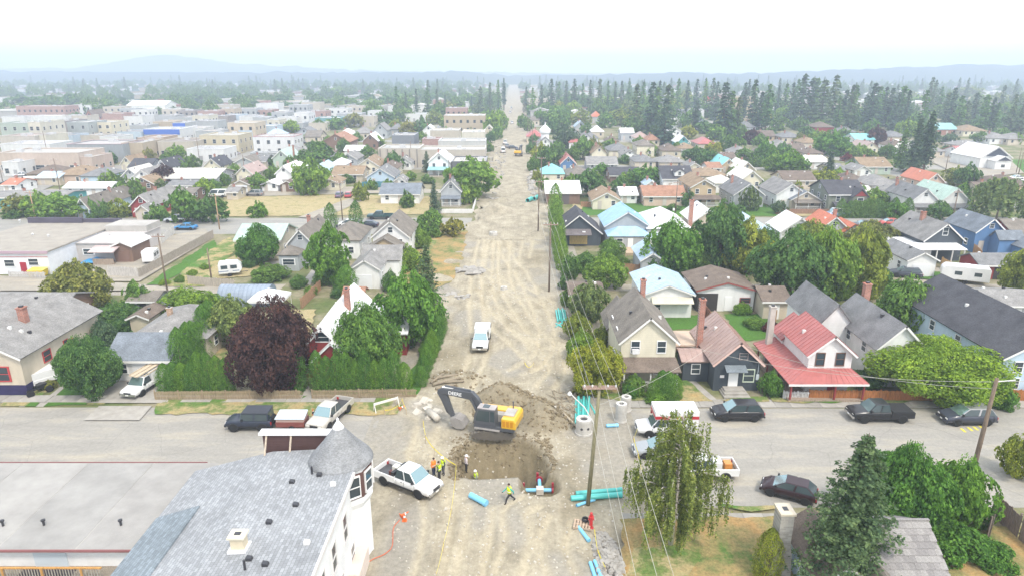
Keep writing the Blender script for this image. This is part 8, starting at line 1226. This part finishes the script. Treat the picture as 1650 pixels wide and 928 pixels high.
# pipe crossing with red valves in the side trench
p = at(868, 788, -1.0); t = thing('valve_assembly', 'blue water pipe crossing with red flanges in the trench', 'pipework', (p.x, p.y, gh(p.x, p.y))); RED = mat('gloss', (.30, .02, .035)); MB().tube([(-1.15, 0, .4), (1.05, 0, .4)], .16, 14).build('pipe', SKYB, t); MB().tube([(.1, 0, .4), (.1, 1.3, .5)], .15, 14).build('pipe', SKYB, t); MB().box(-.2, .4, -.3, .3, .12, .62).build('tee_block', mat('concrete', (.6, .56, .5)), t)
for x, y in ((-1.25, 0), (1.15, 0)): MB().tube([(x - .07, y, .4), (x + .07, y, .4)], .3, 14).build('flange', RED, t); MB().tube([(x, y, .5), (x, y, 1.1)], .1, 10).build('valve_stem', RED, t)
MB().tube([(.1, 1.3, .5), (.1, 1.45, .5)], .3, 14).build('flange', RED, t); MB().box(-.15, .05, 1.5, 1.7, .3, 1.0).build('valve_stem', RED, t)
# pallet, hydrant section, cones, hose
p = on(938, 846); t = thing('pallet', 'weathered wooden pallet beside the red hydrant part', 'pallet', p, R(-12)); PW = mat('wood', (.5, .38, .28))
for i in range(6): MB().box(-.62 + i * .22, -.48 + i * .22, -.5, .5, .12, .15).build('slat', PW, t)
for y in (-.45, 0, .45): MB().box(-.62, .76, y - .04, y + .04, .0, .118).build('runner', PW, t)
p = on(952, 850); t = thing('hydrant_section', 'red hydrant barrel standing by the pallet', 'hydrant', p); MB().lathe([(.2, 0), (.2, .08), (.13, .1), (.13, .9), (.2, .92), (.2, 1.0), (.12, 1.02), (.1, 1.3), (.02, 1.38)], 14).build('barrel', mat('gloss', (.5, .03, .03)), t); MB().tube([(-.22, 0, .75), (.22, 0, .75)], .07, 10).build('outlet', mat('gloss', (.5, .03, .03)), t)
p = on(943, 842); t = thing('black_bundle', 'black coil lying on the pallet', 'coil', (p.x, p.y, p.z + .16)); mb = MB(); mb.tube([(.22 * math.cos(a), .22 * math.sin(a), .06 + .004 * i) for i, a in enumerate(np.linspace(0, 18, 50))], .05, 6); mb.build('coil', BLK, t)
def cone(px, py, label, lie=False):
    p = on(px, py); t = thing('traffic_cone', label, 'cone', p); OR = mat('gloss', (.72, .13, .02)); o = MB().box(-.18, .18, -.18, .18, 0, .04).build('base', OR, t); MB().lathe([(.13, .04), (.025, .7), (.01, .71)], 14).build('body', OR, t); MB().lathe([(.096, .30), (.072, .45), (.07, .45), (.094, .30)], 14).build('band', mat('gloss', (.8, .8, .8)), t)
    if lie: t.rotation_euler = (0, R(82), R(40)); t.location.z += .15
cone(652, 838, 'orange traffic cone beside the hose'); cone(646, 834, 'fallen orange cone next to the standing one', True); cone(505, 668, 'small red and white marker cone on the boulevard'); cone(643, 660, 'orange cone beside the white barricade', True)
def hose(pp, r, m, name, label, cat='hose', z=.03):
    c = spline([tuple(on(*q)) for q in pp], 8); return tag(MB().tube([(a[0], a[1], gh(a[0], a[1]) + z + r) for a in c], r, 6).build(name, m, None, True), label, cat)
hose([(644, 838), (634, 852), (632, 880), (620, 893), (600, 902), (585, 915), (578, 935)], .03, mat('gloss', (.62, .13, .05)), 'orange_hose', 'orange red hose curving along the corner building')
def tape(pp, label, h=.75):
    pts = [on(*q) for q in pp]; t = thing('barrier_tape', label, 'tape', pts[0]); mb = MB(); o = pts[0]
    for a, b in zip(pts[:-1], pts[1:]):
        n = 6
        for i in range(n):
            f0, f1 = i / n, (i + 1) / n; s = (a.lerp(b, f0) - o) + Vector((0, 0, h - .5 * f0 * (1 - f0))); e = (a.lerp(b, f1) - o) + Vector((0, 0, h - .5 * f1 * (1 - f1))); mb.slab(s, e, e + Vector((.03, .0, .07)), s + Vector((.03, 0, .07)), .012)
    mb.build('ribbon', mat('gloss', (.80, .66, .03)), t)
    for q in pts: link('stake', unit('box', mat('wood', (.5, .4, .28)), 'stake'), t, q - o, 0, (.05, .05, h + .2))
tape([(682, 690), (686, 715), (700, 735), (735, 762), (733, 790), (727, 835), (715, 890), (703, 940)], 'yellow barrier tape on stakes running along the left of the pit'); tape([(1030, 690), (1020, 720), (1027, 745), (1033, 775)], 'yellow barrier tape beside the camper truck', .9); tape([(957, 862), (962, 895), (975, 925)], 'yellow tape beside the rubble heap', .5); tape([(620, 668), (640, 662), (648, 650), (655, 668)], 'tangled yellow tape at the white barricade', .5); tape([(845, 592), (852, 600), (860, 592)], 'short yellow tape beside the grey heap', .6)
a, b = on(603, 664), on(642, 652); t = thing('barricade', 'white road barricade on the boulevard grass', 'barricade', a); d = b - a; BW = mat('gloss', (.72, .70, .66)); o = MB().box(0, d.length, -.04, .04, .75, .98).build('board', BW, t); o.rotation_euler.z = math.atan2(d.y, d.x)
for f in (.02, .98):
    for s in (-.35, .35): q = d * f; n = Vector((-d.y, d.x, 0)).normalized(); MB().tube([q + n * s, q + Vector((0, 0, .95))], .05, 6).build('leg', BW, t)
# rubble, logs, branches, slabs of broken pavement
def rubble(name, label, cx, cy_, rx, ry, n, s0, s1, m, hh=.5, flat=.6):
    rg = np.random.RandomState(abs(int(cx * 31 + cy_))); mb = MB()
    for i in range(n):
        a, q = rg.uniform(0, 6.28), math.sqrt(rg.uniform(0, 1)); x, y = cx + rx * q * math.cos(a), cy_ + ry * q * math.sin(a); s = rg.uniform(s0, s1); z = gh(x, y) + hh * (1 - q) * rg.uniform(.4, 1)
        M = Matrix.Rotation(rg.uniform(0, 6.28), 3, 'Z') @ Matrix.Rotation(rg.uniform(-.6, .6), 3, 'X'); v = [M @ Vector((dx * s * rg.uniform(.7, 1.2), dy * s * rg.uniform(.7, 1.2), dz * s * flat * rg.uniform(.7, 1.2))) + Vector((x, y, z)) for dx, dy, dz in ((-1, -1, -1), (1, -1, -1), (1, 1, -1), (-1, 1, -1), (-.8, -.8, 1), (.8, -.8, 1), (.8, .8, 1), (-.8, .8, 1))]
        mb.add(v, [(0, 3, 2, 1), (4, 5, 6, 7), (0, 1, 5, 4), (1, 2, 6, 5), (2, 3, 7, 6), (3, 0, 4, 7)])
    o = mb.build(name, m); o['label'] = label; o['category'] = 'rubble'; o['kind'] = 'stuff'
STN = mat('concrete', (.36, .34, .31)); STN2 = mat('concrete', (.52, .48, .41))
p = at(980, 905); rubble('stone_heap', 'heap of grey cobbles beside the lawn edge', p.x, p.y, .9, 3.2, 330, .1, .22, STN, .55, .8); p = at(758, 438); rubble('broken_pavement', 'heap of broken pavement slabs beside the dry lot', p.x, p.y, 2.6, 2.2, 46, .25, .7, STN, .7, .25); p = at(735, 478); rubble('broken_pavement', 'scattered broken pavement left of the tracks', p.x, p.y, 2.2, 1.6, 18, .2, .5, STN, .1, .25)
p = at(690, 660); rubble('broken_pavement', 'broken slabs left of the excavator arm', p.x, p.y, 1.6, 2.0, 10, .25, .5, STN2, .12, .4); p = at(832, 505); rubble('loose_stones', 'loose stones scattered over the dirt road', -1.0, 70, 8, 40, 620, .03, .11, STN2, .0, .7); rubble('loose_stones', 'loose stones around the pit', -1.0, 46, 9, 12, 620, .025, .085, STN2, .0, .7); p = at(860, 255); rubble('building_rubble', 'rubble and materials beside the far poles', 6.5, 205, 2.5, 30, 90, .2, .8, STN, .3); rubble('building_rubble', 'scattered debris far along the dirt road', -6.0, 240, 3, 80, 110, .2, .6, STN, .2); 
CLOD = mat('soil', (.23, .185, .115))
for i, (x, y, rx, ry, n) in enumerate(((-1.4, 60.3, 3.6, 2.7, 420), (3.0, 57.2, 2.9, 2.6, 300), (-1.2, 54.0, 4.6, 1.2, 240), (-6.2, 66.6, 3.2, 2.2, 60), (-4.9, 50.5, .7, 3.0, 120), (2.9, 50.8, .8, 3.0, 140))): rubble('soil_clods', ['clods on the main spoil heap', 'clods on the right spoil heap', 'clods on the far pit rim', 'clods on the low grey heap', 'clods along the left pit edge', 'clods along the right pit edge'][i], x, y, rx, ry, n, .04, .17, CLOD, .0, .8)
LOG = mat('wood', (.30, .25, .18))
for i, (a, b, r) in enumerate((((700, 612), (738, 606), .16), ((697, 622), (742, 612), .2), ((702, 628), (735, 622), .16), ((694, 618), (715, 604), .14), ((690, 668), (706, 682), .38), ((715, 618), (748, 616), .14))):
    pa, pb = on(*a), on(*b); pa.z += r; pb.z += r * 1.3; tag(MB().tube([pa, pa.lerp(pb, .5) + Vector((.05, 0, .06)), pb], [r, r * .92, r * .8], 9).build('log', LOG if i != 4 else STN2, None, True), ['top log of the pile left of the spoil', 'long log in the pile left of the spoil', 'lowest log of the pile left of the spoil', 'short end log of the pile left of the spoil', 'pale concrete pipe length lying left of the excavator', 'thin log on the grey brown heap'][i], 'log' if i != 4 else 'pipe')
mb = MB(); rg = random.Random(5)
for i in range(60):
    p = on(rg.uniform(893, 932), rg.uniform(632, 672)); a = rg.uniform(0, 3.14); L_ = rg.uniform(.4, 1.5); v = Vector((math.cos(a) * L_, math.sin(a) * L_, rg.uniform(-.1, .35))); mb.tube([p + Vector((0, 0, .05)), p + v * .5 + Vector((0, 0, .18)), p + v + Vector((0, 0, .1))], [.06, .045, .02], 5)
o = mb.build('root_pile', LOG); o['label'] = 'tangle of dug out roots and branches beside the pit'; o['category'] = 'roots'; o['kind'] = 'stuff'
for i, (a, b) in enumerate((((905, 665), (930, 690)), ((900, 650), (915, 685)))): pa, pb = on(*a), on(*b); tag(MB().tube([pa + Vector((0, 0, .15)), pb + Vector((0, 0, .15))], [.13, .1], 8).build('timber_post', mat('wood', (.42, .36, .27)), None, True), ['right old timber post on the ground by the roots', 'left old timber post on the ground by the roots'][i], 'post')
p = at(63, 446); t = thing('dumpster', 'yellow waste skip in front of the workshop', 'dumpster', (p.x, p.y, .02), R(4)); MB().prism([(-1.05, .12), (1.0, .12), (1.2, 1.2), (-1.2, 1.2)], -.8, .8, 'y').build('tub', mat('gloss', (.70, .50, .04)), t); MB().slab((-1.25, -.85, 1.25), (1.25, -.85, 1.25), (1.25, .85, 1.4), (-1.25, .85, 1.4), .06).build('lid', mat('gloss', (.75, .6, .1)), t)
p = at(157, 425); t = thing('blue_tarp', 'crumpled bright blue tarpaulin in the work yard', 'tarpaulin', (p.x, p.y, .02)); rg = np.random.RandomState(2); n = 9; vs = [(x * 2.4 - 2.4 + rg.uniform(-.1, .1), y * 1.2 - 1.2, .2 + .9 * math.exp(-((x - 1) ** 2 + (y - 1) ** 2)) * rg.uniform(.5, 1.2)) for y in np.linspace(0, 2, n) for x in np.linspace(0, 2, n)]; idx = np.arange(n * n).reshape(n, n); link('sheet', np_mesh('sheet', vs, np.stack([idx[:-1, :-1], idx[:-1, 1:], idx[1:, 1:], idx[1:, :-1]], -1).reshape(-1, 4), mat('gloss', (.05, .3, .6))), t)
p = at(1515, 486); t = thing('lumber_shed', 'raw timber shed with pale plywood roof behind the estate car', 'shed', (p.x, p.y, 0), R(-14)); MB().box(-2.6, 2.6, -1.3, 1.3, 0, 2.0).build('wall', mat('wood', (.42, .26, .10)), t); MB().slab((-2.8, -1.5, 2.1), (2.8, -1.5, 2.1), (2.8, 1.5, 2.35), (-2.8, 1.5, 2.35), .1).build('roof', mat('wood', (.66, .55, .36)), t)
for i in range(5): MB().box(-2.4 + i * 1.15, -2.3 + i * 1.15, -1.36, -1.3, 0, 2).build('stud', mat('wood', (.5, .35, .16)), t)
p = at(1525, 432); t = thing('woodpile', 'stack of firewood beside the estate car drive', 'woodpile', (p.x - 1.5, p.y - 4.5, .03)); 
for i in range(24): x, z = (i % 8) * .26 - .9, .13 + (i // 8) * .24; MB().tube([(x, -.45, z), (x, .45, z)], .12, 8).build('log', mat('wood', (.35, .25, .16)), t)
# the shake-roofed house at the bottom right with its old chimney
t = thing('shake_roof_house', 'pale blue house with weathered shake roof at bottom right', 'house', (23.1, 33.2, 0)); SHK = [mat('wood', c) for c in ((.27, .255, .245), (.235, .222, .215), (.31, .295, .28))]
zr_, ze_ = 5.1, 3.3; MB().prism([(-.2, 0), (5.2, 0), (5.2, ze_), (2.5, zr_ - .1), (-.2, ze_)], -1.6, 2.7, 'x').build('wall', mat('siding', (.56, .64, .70)), t)
rf = MB().slab((-2.0, -.7, ze_ - .2), (3.0, -.7, ze_ - .2), (3.0, 2.5, zr_), (-2.0, 2.5, zr_), .12).slab((-2.0, 5.7, ze_ - .2), (3.0, 5.7, ze_ - .2), (3.0, 2.5, zr_), (-2.0, 2.5, zr_), .12).build('roof', SHK[1], t)
sl = math.atan2(zr_ - ze_ + .2, 3.2); smesh = [MB().box(-.19, .19, -.32, .32, 0, .035).mesh('shake', m) for m in SHK]; rg = random.Random(9)
for row in range(9):
    for k in range(13):
        x = -1.8 + k * .385 + (.19 if row % 2 else 0); f = (row + .5) / 9
        if x > 2.9: continue
        o = link('shake', rg.choice(smesh), rf, (x, -.7 + 3.2 * f, ze_ - .2 + (zr_ - ze_ + .2) * f + .02 + rg.uniform(0, .012))); o.rotation_euler = (sl - .06, rg.uniform(-.02, .02), rg.uniform(-.03, .03))
MB().box(-2.0, 3.05, 2.4, 2.6, zr_ + .01, zr_ + .1).build('ridge_cap', SHK[0], rf); 
wing(t, -1.2, -4.2, 3.6, 4.6, 2.3, 3.7, 'G', 'gb', 'lb', 'porch_wing'); window(t, 1.9, -.2, 1.2, 1, 1.2); 
p = at(1265, 822, 5.0); t = thing('old_chimney', 'tall grey rendered chimney stack left of the blue spruce', 'chimney', (p.x, p.y, 0)); ST = mat('brick', (.36, .34, .31)); MB().prism([(-.75, 0), (.75, 0), (.6, 2.0), (.42, 3.0), (.42, 5.0), (-.42, 5.0), (-.42, 3.0), (-.6, 2.0)], -.55, .55, 'y').build('stack', ST, t); MB().box(-.5, .5, -.62, .62, 5.0, 5.15).build('cap', mat('concrete', (.62, .55, .44)), t); MB().box(-.16, .16, -.2, .2, 5.151, 5.17).build('flue', DARKV, t)
h = house(0, 0, 3.7, 0, 5, 2.6, 'G', 'br', 'lb', 'little house with brown roof half hidden by the spruce', loc=(p.x + 2.6, p.y - 3.4, 0), w=3.0, win=0); window(h, -1.5, 2, 1, 1, 1.2, R(-90))
for q in ((1552, 693), (1563, 691), (1572, 690), (1581, 688)): p = at(*q); sheet('road_marking', rect(p.x - .12, p.x + .12, p.y - .35, p.y + .35), mat('stucco', (.72, .62, .08)), .03)
p = at(660, 452); 
# ------------------------------------------------------------------ labels: tell look-alikes apart by their order in the view
ORD = ['leftmost', 'second from left', 'third from left', 'fourth from left', 'fifth from left', 'sixth from left', 'seventh from left', 'eighth from left', 'ninth from left', 'tenth from left', 'eleventh from left', 'twelfth from left', 'thirteenth from left', 'fourteenth from left', 'fifteenth from left', 'sixteenth from left', 'seventeenth from left', 'eighteenth from left']
by_label = {}
for o in THINGS: by_label.setdefault(o['label'], []).append(o)
for l, os_ in by_label.items():
    if len(os_) > 1:
        os_.sort(key=lambda o: pix(o.location)[0]); g = l.replace(',', '')[:80]
        for i, o in enumerate(os_):
            o['label'] = (l + ', ' + (ORD[i] if i < len(os_) - 1 or i == 0 else 'rightmost')) if i < len(ORD) else l + f', {i + 1}th from left'
            if 'group' not in o: o['group'] = g
# ------------------------------------------------------------------ smoke haze in the air
hz = MB().box(-8800, 8800, -560, 4000, -1.2, 112).build('haze', mat('stucco', (1, 1, 1))); hz['kind'] = 'stuff'; hz['label'] = 'pale smoky haze filling the air over the town'; hz['category'] = 'haze'
hm = bpy.data.materials.new('haze'); hm.use_nodes = True; nt = hm.node_tree; nt.nodes.clear(); out = nt.nodes.new('ShaderNodeOutputMaterial'); pv = nt.nodes.new('ShaderNodeVolumePrincipled')
pv.inputs['Color'].default_value = (.70, .80, .98, 1); pv.inputs['Density'].default_value = 0.0006; pv.inputs['Anisotropy'].default_value = 0.2; pv.inputs['Density Attribute'].default_value = ''
nt.links.new(pv.outputs[0], out.inputs['Volume']); hz.data.materials.clear(); hz.data.materials.append(hm)
try: hm.cycles.homogeneous_volume = True
except Exception: pass
